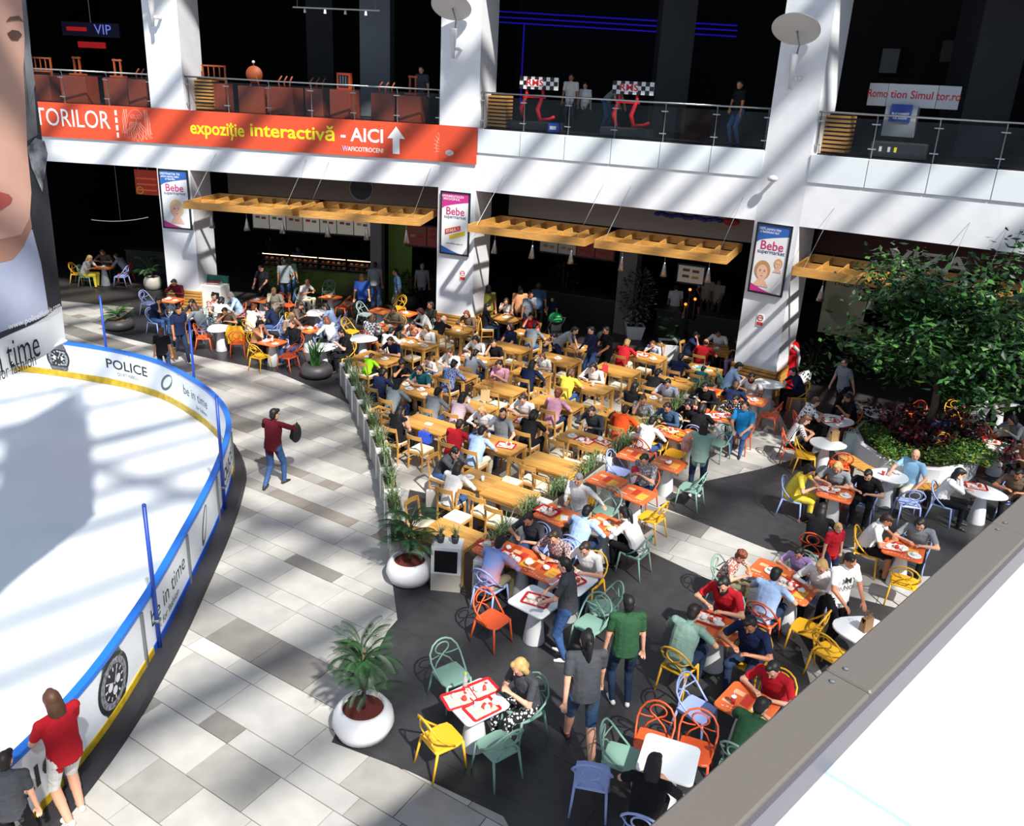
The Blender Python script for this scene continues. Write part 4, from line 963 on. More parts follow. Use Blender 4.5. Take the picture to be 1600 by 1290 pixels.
for row in (
 ('w1', 590, 558, 'L', WA, 'where the child in neon green sits', 'np'), ('w2', 649, 536, 'L', WA, 'covered in plates left of middle column', 'ppnp'), ('w3', 716, 516, 'S', WA, 'against the slatted foot of the middle column', 'n'),
 ('w4', 790, 496, 'M', WA, 'right behind the middle column', 'p'), ('w5', 829, 522, 'L', WA, 'between the red tee and grey tee', 'nn'), ('w6', 745, 560, 'L', WA, 'of the ponytailed woman in pale grey', 'tpn'),
 ('w7', 796, 542, 'L', WA, 'of the woman in navy with folded arms', ''), ('w8', 872, 560, 'L', WA, 'in front of the bending man', 'p'), ('w9', 829, 582, 'M', WA, 'of the dark jacket woman', 'np'),
 ('w10', 926, 604, 'M', WA, 'of the person in yellow', 'c'), ('w11', 964, 577, 'L', WA, 'standing empty behind the white shirt woman', ''), ('w12', 1013, 557, 'M', WA, 'of the red topped lady by white planters', 'tp'),
 ('w13', 1048, 596, 'L', WA, 'with the dark jacket back, near the planter row', ''), ('w14', 1018, 624, 'M', WA, 'of the striped shirt and black haired woman', 'ppc'), ('w15', 1098, 576, 'M', WA, 'with the turquoise bag', 'pn'),
 ('w16', 1120, 545, 'M', WA, 'in the shade left of the right column', 'p'), ('w17', 649, 608, 'L', WA, 'of the teal top woman beside the planters', 'pppn'), ('w18', 713, 585, 'M', WA, 'behind the grey tee man', ''),
 ('w19', 781, 605, 'L', WA, 'with the brown bag and the pink tee girl', ''), ('w20', 741, 635, 'M', WA, 'of the pink striped shirt', 'cn'), ('w21', 670, 662, 'L', WA, 'of the black top phone reader', 'n'),
 ('w22', 870, 629, 'L', WA, 'of the pink tee curly head', 'n'), ('w23', 818, 659, 'M', WA, 'of the black tee and bun haired woman', 't'), ('w24', 917, 686, 'L', WA, 'with two trays before the navy jacket', 'ptt'),
 ('w25', 975, 654, 'L', WA, 'of the orange tee man', ''), ('w26', 864, 724, 'L', WA, 'standing empty in full sun', ''), ('w27', 774, 692, 'L', WA, 'of the red tee and light blue shirt men', 'ct'),
 ('w28', 745, 748, 'S', WA, 'of the couple with the long haired woman', 'pc'), ('w29', 797, 770, 'M', WA, 'joined to the couple table, empty', ''), ('w30', 705, 833, 'M', WA, 'standing alone behind the small grass pots', ''), ('w31', 907, 543, 'S', WA, 'behind the standing man with a backpack', 'p'),
 ('o1', 268, 468, 'orange', -15, 'of the maroon shirt man at the left column', 'pn'), ('o2', 291, 495, 'white', -20, 'of the woman in the grey shawl', 'p'), ('o3', 344, 512, 'tri', 10, 'beside the mustard jacket', 'p'),
 ('o4', 410, 468, 'orange', -20, 'by the bush near the food counter', 'pn'), ('o5', 425, 534, 'orange', -25, 'of the bearded man in tan', 'pcn'), ('o6', 516, 464, 'orange', -25, 'of the white tee man with straps', 'n'),
 ('o7', 497, 488, 'tri', 0, 'between the brown haired and light blue women', 'p'), ('o8', 481, 514, 'orange', -28, 'of the blond girl in white', 'ppc'), ('o9', 504, 541, 'tri', 30, 'in front of the black tee phone reader', 'pn'),
 ('o10', 594, 485, 'orange', -25, 'standing empty beside the yellow chair', ''), ('o11', 567, 528, 'tri', 0, 'standing empty behind the neon green child', ''), ('o12', 599, 510, 'orange', -25, 'of the checked blouse woman', 'pp'),
 ('o13', 634, 489, 'orange', -25, 'of the maroon haired woman', 'p'), ('o14', 1119, 613, 'orange', -30, 'beside the navy tee back', ''), ('o15', 1178, 625, 'orange', -30, 'of the white tee bearded man', 'p'),
 ('o16', 1127, 651, 'orange', -30, 'with red wrappers before the bright blue tee', 'ttw'), ('o17', 1084, 640, 'orange', -30, 'of the black hoodie man', 't'), ('o18', 1053, 676, 'orange', -42, 'of the white shirt and blue shirt men', 'tc'),
 ('o18b', 1082, 681, 'orange', -42, 'behind the woman on the phone', ''), ('o19', 992, 710, 'orange', -31, 'in the empty pair, planter end', ''), ('o19b', 1045, 724, 'orange', -31, 'in the empty pair, open end', 'w'),
 ('o20', 949, 750, 'orange', -38, 'left of the dotted bag woman', ''), ('o21', 994, 771, 'orange', -38, 'right before the dotted bag woman', ''), ('o22', 869, 803, 'orange', -36, 'of the man in the white jacket', 'tcn'),
 ('o23', 946, 819, 'orange', -36, 'of the white shirt man with tied hair', 'pnw'), ('o24', 777, 857, 'orange', -35, 'of the hooded youth', 'tw'), ('o24b', 815, 872, 'orange', -35, 'of the dark grey tee man', 'tww'),
 ('o24c', 853, 888, 'orange', -35, 'of the checked shirt man', 'w'), ('o24d', 893, 905, 'white', -35, 'at the end of the youths row', 't'), ('o25', 838, 938, 'white', -38, 'beside the standing man with a tray', 't'),
 ('o26', 743, 1094, 'white', 38, 'heaped with trays before the blond woman', 'tttw'), ('o27', 1122, 979, 'orange', -38, 'of the bearded red tee man', 'tww'), ('o28', 1238, 920, 'orange', -38, 'of the shawl woman and purple tee girl', 'tw'),
 ('o28b', 1205, 893, 'orange', -38, 'in front of the curly haired child', 'p'), ('o29', 1168, 1099, 'orange', -40, 'of the green tee man by the parapet', 'cn'), ('o30', 1045, 1184, 'white', -20, 'at the bottom edge with orange chairs', ''),
 ('o31', 1350, 985, 'tri', 40, 'with a paper bag beside the parapet', ''), ('o32', 1291, 692, 'tear', -10, 'with a paper bag and yellow chairs', ''), ('o33', 1306, 656, 'tri', 0, 'of the polka dot blouse woman', 'tc'),
 ('o34', 1391, 742, 'tear', 170, 'in front of the bald man on the bench', 'wc'), ('o35', 1306, 770, 'orange', -30, 'of the blond bob and black tee', 'twp'), ('o36', 1537, 767, 'tear', -35, 'of the white top woman by the parapet', 'tn'),
 ('o37', 1563, 697, 'tear', -30, 'at the right edge behind the planter bed', 'tw'), ('o38', 1370, 643, 'tri', 0, 'in the shade behind the planter bed', ''), ('o39', 1565, 627, 'white', 20, 'under the tree at the right edge', 'tw'),
 ('o40', 1412, 858, 'orange', -30, 'of the man in the blue print tee', 'twp'), ('o41', 162, 417, 'orange', 0, 'of the woman in the yellow skirt', 'p'), ('o42', 1202, 599, 'tri', 0, 'beside the red machine', 'n'),
): table(*row)
# lines of planter boxes (needed early: people keep clear of them)
def resample(pts, n):
    cs = [0]
    for a, b in zip(pts[:-1], pts[1:]): cs.append(cs[-1]+hypot(b[0]-a[0], b[1]-a[1]))
    out = []
    for i in range(n+1):
        s = cs[-1]*i/n; k = max(j for j in range(len(pts)-1) if cs[j] <= s+1e-9); f = (s-cs[k])/(cs[k+1]-cs[k]); out.append((pts[k][0]+(pts[k+1][0]-pts[k][0])*f, pts[k][1]+(pts[k+1][1]-pts[k][1])*f))
    return out
ROW1 = resample([(p[0]+.17, p[1]+.03) for p in [G(*q) for q in [(530, 600), (548, 640), (568, 690), (585, 740), (597, 800), (604, 850), (606, 895)]]], 10)
ROW2 = [G(*p, .6) for p in [(752, 882), (800, 820), (845, 787), (888, 757), (940, 719), (992, 683), (1035, 652), (1074, 622), (1113, 599)]]
BED = [G(*p, .5) for p in [(1334, 668), (1345, 692), (1375, 713), (1420, 729), (1470, 733), (1512, 727), (1532, 712), (1538, 692), (1520, 670), (1450, 657), (1390, 654), (1348, 656)]]
OBST = [dict(x=(a[0]+b[0])/2, y=(a[1]+b[1])/2, a=atan2(b[1]-a[1], b[0]-a[0]), w=hypot(b[0]-a[0], b[1]-a[1]), d=.30) for R_ in (ROW1, ROW2) for a, b in zip(R_[:-1], R_[1:])]
# ---------------------------------------------------------------- people and their chairs
K = dict(bk='#17171b', nv='#1d2747', wh='#eceae6', gr='#8b9196', dg='#45474d', rd='#c0202c', mr='#5e1620', bl='#2b4f9c', lb='#a9c4ea', sky='#2f9fe0', gn='#2c5236', lg='#8aa89a', nn='#9be81c',
         yl='#ecd24a', or_='#e8521f', pk='#d9a0b4', br='#6e5a4c', tn='#c98f66', te='#1f6470', pu='#b59ad0', jn='#3e5b8c', dj='#27364f', kh='#8d8468', be='#d8cdb4', cr='#efe6d2', mu='#c9981f', ol='#77722f', bt='#3d5878')
P = dict(st=mat('#efeef0', .8, kind='stripes', col2='#d8879a', scale=14), sw=mat('#f2f2f2', .8, kind='stripes', col2='#4a6aa8', scale=12), fl=mat('#ece4dc', .8, kind='floral', col2='#a8655a', scale=22), nf=mat('#1e2a4c', .8, kind='floral', col2='#8796c4', scale=26),
         pl=mat('#f4f4f2', .8, kind='check', col2='#55585c', scale=16), ck=mat('#6d5257', .8, kind='check', col2='#b9a3a0', scale=30), dt=mat('#14141a', .8, kind='dots', col2='#f0f0ee', scale=14), zb=mat('#efefec', .8, kind='vstripes', col2='#1a1a1e', scale=11),
         bf=mat('#e8e8e8', .8, kind='floral', col2='#14141a', scale=24), rp=mat('#8c4a38', .8, kind='floral', col2='#c98c74', scale=20), cm=mat('#4c4a3c', .8, kind='floral', col2='#2c2a22', scale=14), hd=mat('#7f9fe0', .8, kind='noise', col2='#f0862a', scale=1.6), bs=mat('#a8d2ec', .8, kind='stripes', col2='#7ab2d8', scale=16), gp=mat('#c4c6c8', .8, kind='floral', col2='#7c7f84', scale=30))
HC = dict(k='#141110', b='#33211a', c='#5a3a26', y='#c9a468', g='#8f8f8f', r='#5b1c22', a='#7a3f22', w='#cfc9bd', d='#241a16')
def snap(x, y, ang, need=.30, lim=.45):
    best = None
    for t in TABLES.values():
        dd = hypot(t['x']-x, t['y']-y)
        if dd < 1.3 and abs((atan2(t['y']-y, t['x']-x)-ang+pi) % (2*pi)-pi) < 1.15 and (best is None or dd < best[0]): best = (dd, t)
    if not best: return x, y, ang, None
    t = best[1]; opts = [t['a']+k*pi/2 for k in range(4)]; a = min(opts, key=lambda q: abs((q-ang+pi) % (2*pi)-pi))
    if abs((a-ang+pi) % (2*pi)-pi) > radians(44): a = ang
    k = round((a-t['a'])/(pi/2)) % 2; half = (t['d'] if k else t['w'])/2
    dist = (t['x']-x)*cos(a)+(t['y']-y)*sin(a)-half
    if dist < need:
        mv = min(need-dist, lim); x -= cos(a)*mv; y -= sin(a)*mv
    return x, y, a, t
CHN = {'o': 'orange', 'y': 'yellow', 'b': 'blue', 'g': 'green', 'm': 'mint'}
def chair(kind, x, y, ang, label):
    if kind == 'w': return inst(WCHAIR, (x, y, 0), ang-pi/2, label, 'chair', 'wooden chairs')
    m = COLR[CHN[kind]]; return inst(CHAIR, (x, y, 0), ang-pi/2, label, 'chair', 'loop-back plastic chairs', 1.0, {k: m for k in CPARTS})
CN = {'w': 'cushioned wooden chair', 'o': 'orange loop-back chair', 'y': 'yellow loop-back chair', 'b': 'pale blue loop-back chair', 'g': 'green loop-back chair', 'm': 'grey green loop-back chair'}
STAND = {'stand', 'walk', 'carry', 'call', 'bendover', 'strap', 'hips'}
PEOPLE = []
SEATS = []      # everything that takes up a place on the floor: [x, y, angle, radius, fixed, payload]
def folk(px, py, face, pose, shirt, trous, hs, hc, opt, ch, desc):
    sc = .74 if 'k' in opt else .86 if 'K' in opt else 1.06 if 'T' in opt else 1.0
    me, HM = BODIES[pose]; h = HM.translation; a = radians(face); mir = 'm' in opt
    zz = (.10 if 'k' in opt else .04 if 'K' in opt else 0) if pose not in STAND else 0
    gx, gy = G(px, py, zz+(h.z+.01)*sc); lx = (-h.x if mir else h.x)*sc; ly = h.y*sc
    def root(a): return gx-(lx*sin(a)+ly*cos(a)), gy-(-lx*cos(a)+ly*sin(a))
    x, y = root(a)
    if pose not in STAND and ch != 'bench':
        x2, y2, a2, t = snap(x, y, a); x0, y0 = root(a2); x, y, a, t = snap(x0, y0, a2)
    SEATS.append([x, y, a, .29 if pose not in STAND else .22, ch == 'bench', ('p', pose, shirt, trous, hs, hc, opt, ch, desc, zz, sc)])
def place_person(x, y, a, pose, shirt, trous, hs, hc, opt, ch, desc, zz, sc):
    sk = next((int(c) for c in opt if c.isdigit()), 0)
    sh = P[shirt] if shirt in P else K[shirt]; tr = P[trous] if trous in P else K[trous]
    near = screen(x, y, 1.2)[2] < 23
    o = person(pose, x, y, a, 'person '+desc, sh, tr, None if hs == 'none' else (hs, HC[hc]), 'l' if 'l' in opt else 'n' if 'n' in opt else 's', 's' if 'h' in opt else 'l', sk, zz, sc, 'm' in opt, '#e6e4e0' if 'W' in opt else '#5c1f28' if 'R' in opt else '#262528', HC[hc] if 'b' in opt else None, near)
    if ch and ch != 'bench':
        chair(ch, x+.05*cos(a), y+.05*sin(a), a, '%s under person %s' % (CN[ch], desc))
    return o
def relax(n=60):
    for it in range(n):
        for i, p in enumerate(SEATS):
            for q in SEATS[:i]:
                dx, dy = p[0]-q[0], p[1]-q[1]; d = hypot(dx, dy); m = p[3]+q[3]
                if d < m:
                    if d < 1e-4: dx, dy, d = .01, .0, .01
                    k = (m-d)/d*.5; fp = 0 if p[4] else (1 if not q[4] else 2); fq = 0 if q[4] else (1 if not p[4] else 2)
                    p[0] += dx*k*fp*.6; p[1] += dy*k*fp*.6; q[0] -= dx*k*fq*.6; q[1] -= dy*k*fq*.6
            if p[4]: continue
            gap = .22 if p[5][0] == 'p' else .04
            for t in list(TABLES.values())+OBST:
                if 'kind' not in t: gap = .20
                ca, sa = cos(t['a']), sin(t['a']); u = (p[0]-t['x'])*ca+(p[1]-t['y'])*sa; w = -(p[0]-t['x'])*sa+(p[1]-t['y'])*ca
                ou, ow = t['w']/2+gap-abs(u), t['d']/2+gap-abs(w)
                if ou > 0 and ow > 0:
                    if ou < ow: u += (ou if u >= 0 else -ou)*.6
                    else: w += (ow if w >= 0 else -ow)*.6
                    p[0] = t['x']+u*ca-w*sa; p[1] = t['y']+u*sa+w*ca
ROWS = [
 # left group
 (272, 441, 265, 'eat', 'mr', 'bk', 'short', 'k', 'l2', 'o', 'in maroon shirt eating at the left column'), (260, 468, 15, 'eat2', 'nv', 'jn', 'short', 'k', '2', 'b', 'in navy polo, seated at the left end'),
 (269, 480, 350, 'hunch', 'gn', 'jn', 'short', 'b', 'kl', 'b', 'in dark green, a boy beside the navy polo man'), (279, 484, 320, 'walk', 'nv', 'dj', 'short', 'k', '2W', None, 'in navy polo walking with paper bags'),
 (252, 517, 95, 'stand', 'bk', 'jn', 'long', 'c', 'Kh', None, 'with long brown hair, a girl behind the rink boards'), (291, 476, 250, 'eat', 'dg', 'bk', 'long', 'k', 'l', 'm', 'with dark hair facing the grey shawl woman'),
 (303, 479, 200, 'eat', 'gr', 'bk', 'long', 'c', 'l1', 'b', 'in a grey shawl with brown hair'), (329, 464, 320, 'upright', 'fl', 'bk', 'bun', 'k', '1', 'm', 'in a floral blouse before the tray cabinet'),
 (346, 469, 85, 'eat', 'wh', 'dj', 'bob', 'k', '1', 'm', 'in a white tee with dark bob, back turned'), (360, 461, 205, 'eat', 'lb', 'gr', 'short', 'g', 'l0', 'o', 'in light blue shirt with grey hair'),
 (351, 486, 300, 'hunch', 'br', 'bk', 'short', 'd', '2', 'm', 'in brown behind the mustard jacket'), (397, 480, 60, 'eat2', 'wh', 'bk', 'bun', 'a', '1', 'y', 'in a white tee with auburn bun'),
 (418, 479, 185, 'eat', 'nv', 'jn', 'short', 'k', '1', 'b', 'in navy with striped sleeves'), (408, 506, 340, 'eat2', 'tn', 'bk', 'short', 'k', 'b1', 'y', 'in a tan vest with a beard'),
 (411, 452, 265, 'eat2', 'be', 'br', 'short', 'y', 'l1', 'g', 'in beige raising an arm by the bush'), (408, 419, 250, 'carry', 'bk', 'bk', 'short', 'k', '', None, 'in black standing at the bakery counter'),
 (480, 441, 340, 'eat', 'wh', 'be', 'bald', 'k', '2', 'm', 'in white tee with black straps'), (476, 477, 20, 'eat', 'br', 'bk', 'long', 'b', '1l', 'y', 'with long brown hair in taupe'),
 (504, 477, 195, 'eat', 'lb', 'lb', 'long', 'k', '1l', 'b', 'in a light blue dress with dark hair'), (466, 496, 350, 'eat', 'wh', 'jn', 'long', 'y', 'n1', 'b', 'with blond hair in white, a girl'),
 (509, 500, 190, 'eat', 'wh', 'bk', 'long', 'a', 'l1', 'b', 'with red brown hair and black skirt'), (454, 507, 215, 'upright', 'bk', 'jn', 'long', 'c', 'l1W', 'o', 'with long brown hair and blue jeans'),
 (533, 520, 190, 'phone', 'bk', 'bk', 'short', 'k', '1b', 'y', 'in black tee reading a phone'), (565, 433, 110, 'stand', 'bl', 'bk', 'long', 'c', '1', None, 'with long hair in royal blue top, standing'),
 (618, 426, 200, 'stand', 'bt', 'kh', 'short', 'k', 'l2', None, 'in a denim jacket standing by the counter'), (586, 414, 95, 'stand', 'gr', 'jn', 'short', 'd', '2', None, 'in grey at the dark food counter'),
 (444, 409, 100, 'hips', 'gr', 'jn', 'short', 'k', 'h2', None, 'in grey with denim shorts at the bakery'), (452, 406, 90, 'stand', 'lg', 'jn', 'long', 'c', '1', None, 'in pale green top at the bakery'),
 (466, 389, 90, 'stand', 'nv', 'dj', 'short', 'k', '2', None, 'in navy standing tall at the bakery'), (630, 401, 60, 'stand', 'rd', 'dj', 'short', 'k', '2', None, 'in red tee queueing left of the middle column'),
 (660, 416, 90, 'stand', 'gr', 'bk', 'short', 'g', '2', None, 'in pale grey shirt queueing beside the red tee'), (581, 499, 25, 'eat', 'pl', 'bk', 'long', 'c', '1', 'o', 'in a checked blouse'),
 (615, 484, 215, 'eat', 'kh', 'dj', 'short', 'k', '2', 'y', 'in khaki tee facing the checked blouse'), (657, 486, 205, 'eat', 'wh', 'bk', 'bob', 'r', '1l', 'm', 'with maroon hair in white'),
 (672, 477, 225, 'upright', 'cm', 'bk', 'short', 'b', 'l2', 'o', 'in camouflage against the middle column'),
 # wooden tables
 (582, 551, 60, 'eat', 'nn', 'bk', 'short', 'c', 'k1', 'w', 'in neon green, a child'), (610, 532, 235, 'eat', 'nv', 'dj', 'short', 'b', 'b1', 'w', 'in dark navy tee facing the neon green child'),
 (612, 517, 55, 'eat', 'wh', 'jn', 'short', 'k', '1', 'w', 'in white with a bag strap, by the glass covered table'), (644, 510, 240, 'eat', 'rp', 'dj', 'short', 'd', 'l2', 'w', 'in a rust patterned shirt'),
 (659, 513, 245, 'eat', 'wh', 'bk', 'bob', 'c', 'l1', 'w', 'in white beside the rust patterned shirt'), (699, 498, 30, 'hunch', 'bk', 'be', 'bald', 'w', 'h1', 'w', 'with white hair in black shirt and shorts'),
 (722, 495, 240, 'eat', 'br', 'bk', 'bob', 'a', 'l1', 'w', 'with auburn bob against the slatted column foot'), (628, 568, 290, 'hunch', 'bk', 'dj', 'curly', 'k', 'b2', 'w', 'with black beard in black tee'),
 (607, 579, 50, 'eat', 'nv', 'bk', 'short', 'k', 'l2', 'w', 'in indigo shirt leaning in'), (622, 599, 40, 'eat', 'gr', 'jn', 'long', 'k', 'l1', 'w', 'with long black hair in grey'),
 (666, 579, 235, 'eat', 'te', 'bk', 'long', 'k', '1', 'w', 'in a teal top'), (695, 554, 245, 'eat', 'wh', 'jn', 'long', 'c', 'l1', 'w', 'in white with light brown hair, head lowered'),
 (693, 570, 75, 'eat', 'nf', 'bk', 'bun', 'k', '1l', 'w', 'in a navy flowered blouse'), (671, 562, 245, 'hunch', 'wh', 'jn', 'short', 'b', 'k1', 'w', 'in white, a small child'),
 (702, 603, 30, 'eat', 'gr', 'jn', 'short', 'k', '2', 'w', 'in grey tee with an elbow on the table'), (744, 532, 255, 'eat', 'wh', 'be', 'bob', 'k', 'l1', 'w', 'in white tee with black hair, facing the camera'),
 (740, 551, 75, 'eat', 'gr', 'dj', 'tail', 'k', 'l1', 'w', 'with black ponytail in pale grey'), (773, 534, 205, 'eat2', 'bk', 'bk', 'short', 'k', '1', 'w', 'in black tee with clasped hands'),
 (762, 479, 15, 'upright', 'bk', 'dj', 'long', 'k', 'l1', 'w', 'in black in the shade of the middle column'), (785, 474, 235, 'eat2', 'wh', 'bk', 'bob', 'b', '1', 'w', 'in white eating in the shade'),
 (722, 616, 70, 'eat', 'st', 'bk', 'long', 'k', 'l1', 'w', 'in a pink striped shirt, back turned'), (758, 644, 245, 'eat', 'wh', 'jn', 'bob', 'y', 'l1', 'w', 'in white with fair hair, facing the camera'),
 (720, 662, 35, 'eat', 'rd', 'jn', 'short', 'b', '1', 'w', 'in red tee eating with both hands'), (753, 673, 60, 'eat', 'lb', 'be', 'short', 'k', '1', 'w', 'in light blue shirt, back turned'),
 (626, 640, 30, 'phone', 'bk', 'bk', 'long', 'k', 'n1', 'w', 'in black top reading a phone by the planters'), (711, 706, 330, 'hunch', 'dg', 'jn', 'short', 'k', 'l1', 'w', 'in dark brown jacket leaning to a woman'),
 (717, 729, 40, 'eat', 'wh', 'jn', 'long', 'd', 'l1', 'w', 'in white with very long dark hair'), (829, 460, 300, 'stand', 'gr', 'dj', 'short', 'k', '2m', None, 'in grey and white tee standing by the far tables'),
 (829, 494, 235, 'eat2', 'rd', 'dj', 'short', 'b', '1', 'w', 'in red tee with a hand at the mouth'), (831, 509, 70, 'eat', 'gr', 'jn', 'short', 'k', '1', 'w', 'in grey tee opposite the red tee'),
 (790, 515, 215, 'upright', 'nv', 'bk', 'bob', 'b', '1', 'w', 'in navy with folded arms'), (780, 569, 235, 'phone', 'pk', 'bk', 'long', 'k', '1', 'w', 'in a pink tee with long black hair, a girl'),
 (832, 569, 45, 'eat', 'nv', 'bk', 'long', 'k', 'l1', 'w', 'in a dark jacket with black hair'), (859, 557, 230, 'eat', 'wh', 'bk', 'bob', 'c', 'K1', 'w', 'in a white tee, a girl opposite the dark jacket'),
 (895, 580, 65, 'eat', 'yl', 'jn', 'bob', 'c', '1', 'w', 'in yellow top, back turned'), (927, 573, 235, 'eat', 'wh', 'dj', 'bob', 'k', 'l1', 'w', 'in white shirt with a red bag'),
 (905, 512, 345, 'bendover', 'gr', 'nv', 'short', 'k', 'm1', None, 'in grey tee bending over a table'), (925, 516, 205, 'carry', 'nv', 'jn', 'short', 'k', 'l1', None, 'in navy with a black backpack, standing'),
 (948, 516, 205, 'carry', 'bk', 'bk', 'short', 'k', '2', None, 'in black tee with white stripes, standing'), (863, 467, 240, 'stand', 'nv', 'dj', 'short', 'd', 'k1', None, 'in dark blue, a boy standing in the shade'),
 (868, 530, 250, 'hunch', 'bk', 'bk', 'long', 'k', 'n1', 'w', 'in black with bare arms beside the bending man'), (808, 452, 95, 'stand', 'tn', 'bk', 'long', 'k', 'l', None, 'in a tan jacket, back turned in the shade'),
 (775, 452, 90, 'stand', 'ol', 'ol', 'long', 'k', '', None, 'in olive in the shade'), (842, 446, 90, 'stand', 'bt', 'bk', 'short', 'k', 'T', None, 'in steel blue shirt queueing in the shade'),
 (818, 624, 250, 'eat', 'wh', 'jn', 'bun', 'b', '1', 'w', 'with dark bun in white tee'), (822, 639, 55, 'eat', 'bk', 'bk', 'bob', 'd', '1', 'w', 'in black tee with brown bob'),
 (799, 647, 215, 'back', 'gr', 'jn', 'short', 'd', 'b1', 'w', 'in heather grey tee leaning back'), (870, 615, 55, 'eat', 'pk', 'dj', 'curly', 'a', '1', 'w', 'in a pink tee with auburn curls'),
 (931, 643, 235, 'eat', 'dg', 'dj', 'short', 'b', 'l1', 'w', 'in a navy grey jacket'), (976, 635, 40, 'eat', 'or_', 'dj', 'short', 'b', '1', 'w', 'in bright orange tee'),
 (993, 631, 225, 'eat2', 'gp', 'bk', 'bun', 'c', '1', 'w', 'in a grey patterned top opposite the orange tee'), (979, 535, 30, 'eat', 'rd', 'be', 'short', 'y', '1', 'w', 'in red top with short blond hair'),
 (1020, 537, 220, 'hunch', 'sw', 'jn', 'short', 'c', 'K1', 'w', 'in a white and blue striped tee, a child'), (1069, 558, 25, 'eat', 'nv', 'bk', 'short', 'k', '1', 'w', 'in plum navy near the turquoise bag'),
 (1035, 584, 55, 'hunch', 'bk', 'bk', 'short', 'k', 'l1', 'w', 'in black jacket, back turned'), (1041, 602, 215, 'eat', 'sw', 'bk', 'short', 'k', '1', 'w', 'in a striped white shirt'),
 (993, 605, 30, 'upright', 'bk', 'bk', 'long', 'k', 'l1', 'w', 'with long black hair in black'), (1095, 524, 335, 'eat2', 'nv', 'bk', 'short', 'k', '1', 'w', 'in navy tee leaning in the shade'),
 (1103, 535, 80, 'eat', 'rd', 'bk', 'bald', 'k', '2', 'w', 'in crimson, back turned in the shade'), (1121, 521, 255, 'eat', 'wh', 'bk', 'short', 'k', '2', 'w', 'in pale green shirt in the shade'),
 (1145, 531, 225, 'phone', 'bk', 'pu', 'long', 'k', '2', 'w', 'in black and lilac beside the right column'), (1098, 567, 60, 'hunch', 'te', 'bk', 'short', 'k', 'k1', 'w', 'with a turquoise jacket, a child'),
 (1057, 448, 90, 'stand', 'wh', 'dj', 'short', 'k', '2', None, 'in white shirt queueing left of the right column'), (1107, 434, 260, 'hips', 'be', 'br', 'short', 'k', 'T2', None, 'in beige serving at the dark counter'),
 (1123, 440, 240, 'carry', 'be', 'br', 'short', 'k', '2', None, 'in beige, second server at the dark counter'), (1083, 460, 90, 'stand', 'bk', 'bk', 'short', 'k', '2', None, 'in black queueing near the right column'),
 # orange tables
 (1102, 604, 245, 'eat', 'bk', 'bk', 'short', 'k', 'l1', 'y', 'in black hoodie with white print'), (1154, 570, 20, 'eat', 'lb', 'dj', 'short', 'k', 'l1', 'g', 'in very pale blue shirt, back turned'),
 (1175, 589, 220, 'eat', 'wh', 'dj', 'short', 'k', 'b2', 'm', 'in white tee with black beard'), (1153, 600, 40, 'eat', 'nv', 'bk', 'short', 'c', '1', 'y', 'in navy tee with shaved fair hair'),
 (1164, 634, 205, 'upright', 'sky', 'jn', 'short', 'k', '1', 'o', 'in bright blue tee'), (1146, 626, 235, 'eat', 'bf', 'bk', 'long', 'k', 'l1', 'm', 'in a black patterned jacket'),
 (1098, 638, 45, 'eat', 'bk', 'bk', 'bob', 'd', '1', 'b', 'in black with brown bob'), (1073, 630, 200, 'eat', 'bk', 'bk', 'bob', 'k', '1', 'm', 'with black bob beside the hoodie man'),
 (1240, 580, 200, 'eat', 'nv', 'bk', 'short', 'k', '1l', 'y', 'in dark navy before the red machine'), (1275, 627, 0, 'eat', 'dt', 'bk', 'short', 'c', '1', 'o', 'in a polka dot blouse'),
 (1284, 660, 350, 'eat', 'zb', 'bk', 'long', 'c', '1', 'o', 'in a zebra striped dress'), (1321, 623, 200, 'phone', 'bk', 'bk', 'long', 'k', '2', 'o', 'in black behind the polka dot blouse'),
 (1033, 651, 45, 'eat', 'wh', 'jn', 'short', 'k', 'l1', 'o', 'in a crisp white shirt, back turned'), (1057, 633, 245, 'eat', 'bt', 'dj', 'short', 'k', 'l2', 'm', 'in a blue shirt bowing over a tray'),
 (1007, 717, 250, 'phone', 'gp', 'nv', 'short', 'd', '1', 'o', 'in grey and denim with a dotted red bag'), (1094, 669, 75, 'call', 'lg', 'dj', 'long', 'k', 'nW1', None, 'on the phone with a pink backpack'),
 (908, 748, 250, 'reach', 'wh', 'gr', 'short', 'g', 'lm1', 'y', 'in a white jacket with an arm stretched out'), (917, 799, 75, 'eat', 'lb', 'dj', 'short', 'k', 'l1', 'b', 'in a faded blue shirt, back turned'),
 (975, 801, 185, 'hunch', 'wh', 'bk', 'tail', 'k', 'l2', 'g', 'in white shirt and black trousers with tied hair'), (826, 810, 235, 'eat', 'dg', 'jn', 'short', 'b', '1', 'b', 'in dark grey tee with white print'),
 (782, 847, 15, 'eat', 'hd', 'kh', 'short', 'k', 'l1', 'b', 'in a blue and orange hoodie, a youth'), (868, 838, 235, 'eat', 'ck', 'jn', 'short', 'b', 'l1', 'b', 'in a checked shirt eating a burger'),
 (913, 856, 215, 'eat', 'wh', 'dj', 'short', 'b', '1', 'y', 'in white print tee with arms on the table'), (882, 882, 165, 'carry', 'dg', 'jn', 'short', 'k', '1W', None, 'in dark grey tee holding a tray, standing'),
 # front and right
 (917, 998, 100, 'walk', 'dg', 'bt', 'tail', 'k', 'hR1T', None, 'in charcoal tee and denim shorts with ponytail, walking'), (982, 941, 95, 'stand', 'gn', 'dj', 'short', 'k', '1mW', None, 'in dark green tee and jeans, standing'),
 (812, 1041, 195, 'phone', 'dg', 'bf', 'bob', 'y', '1W', 'g', 'with blond bob and flowered trousers'), (1022, 1192, 80, 'eat', 'bk', 'bk', 'long', 'k', '1', 'b', 'with black hair at the bottom edge'),
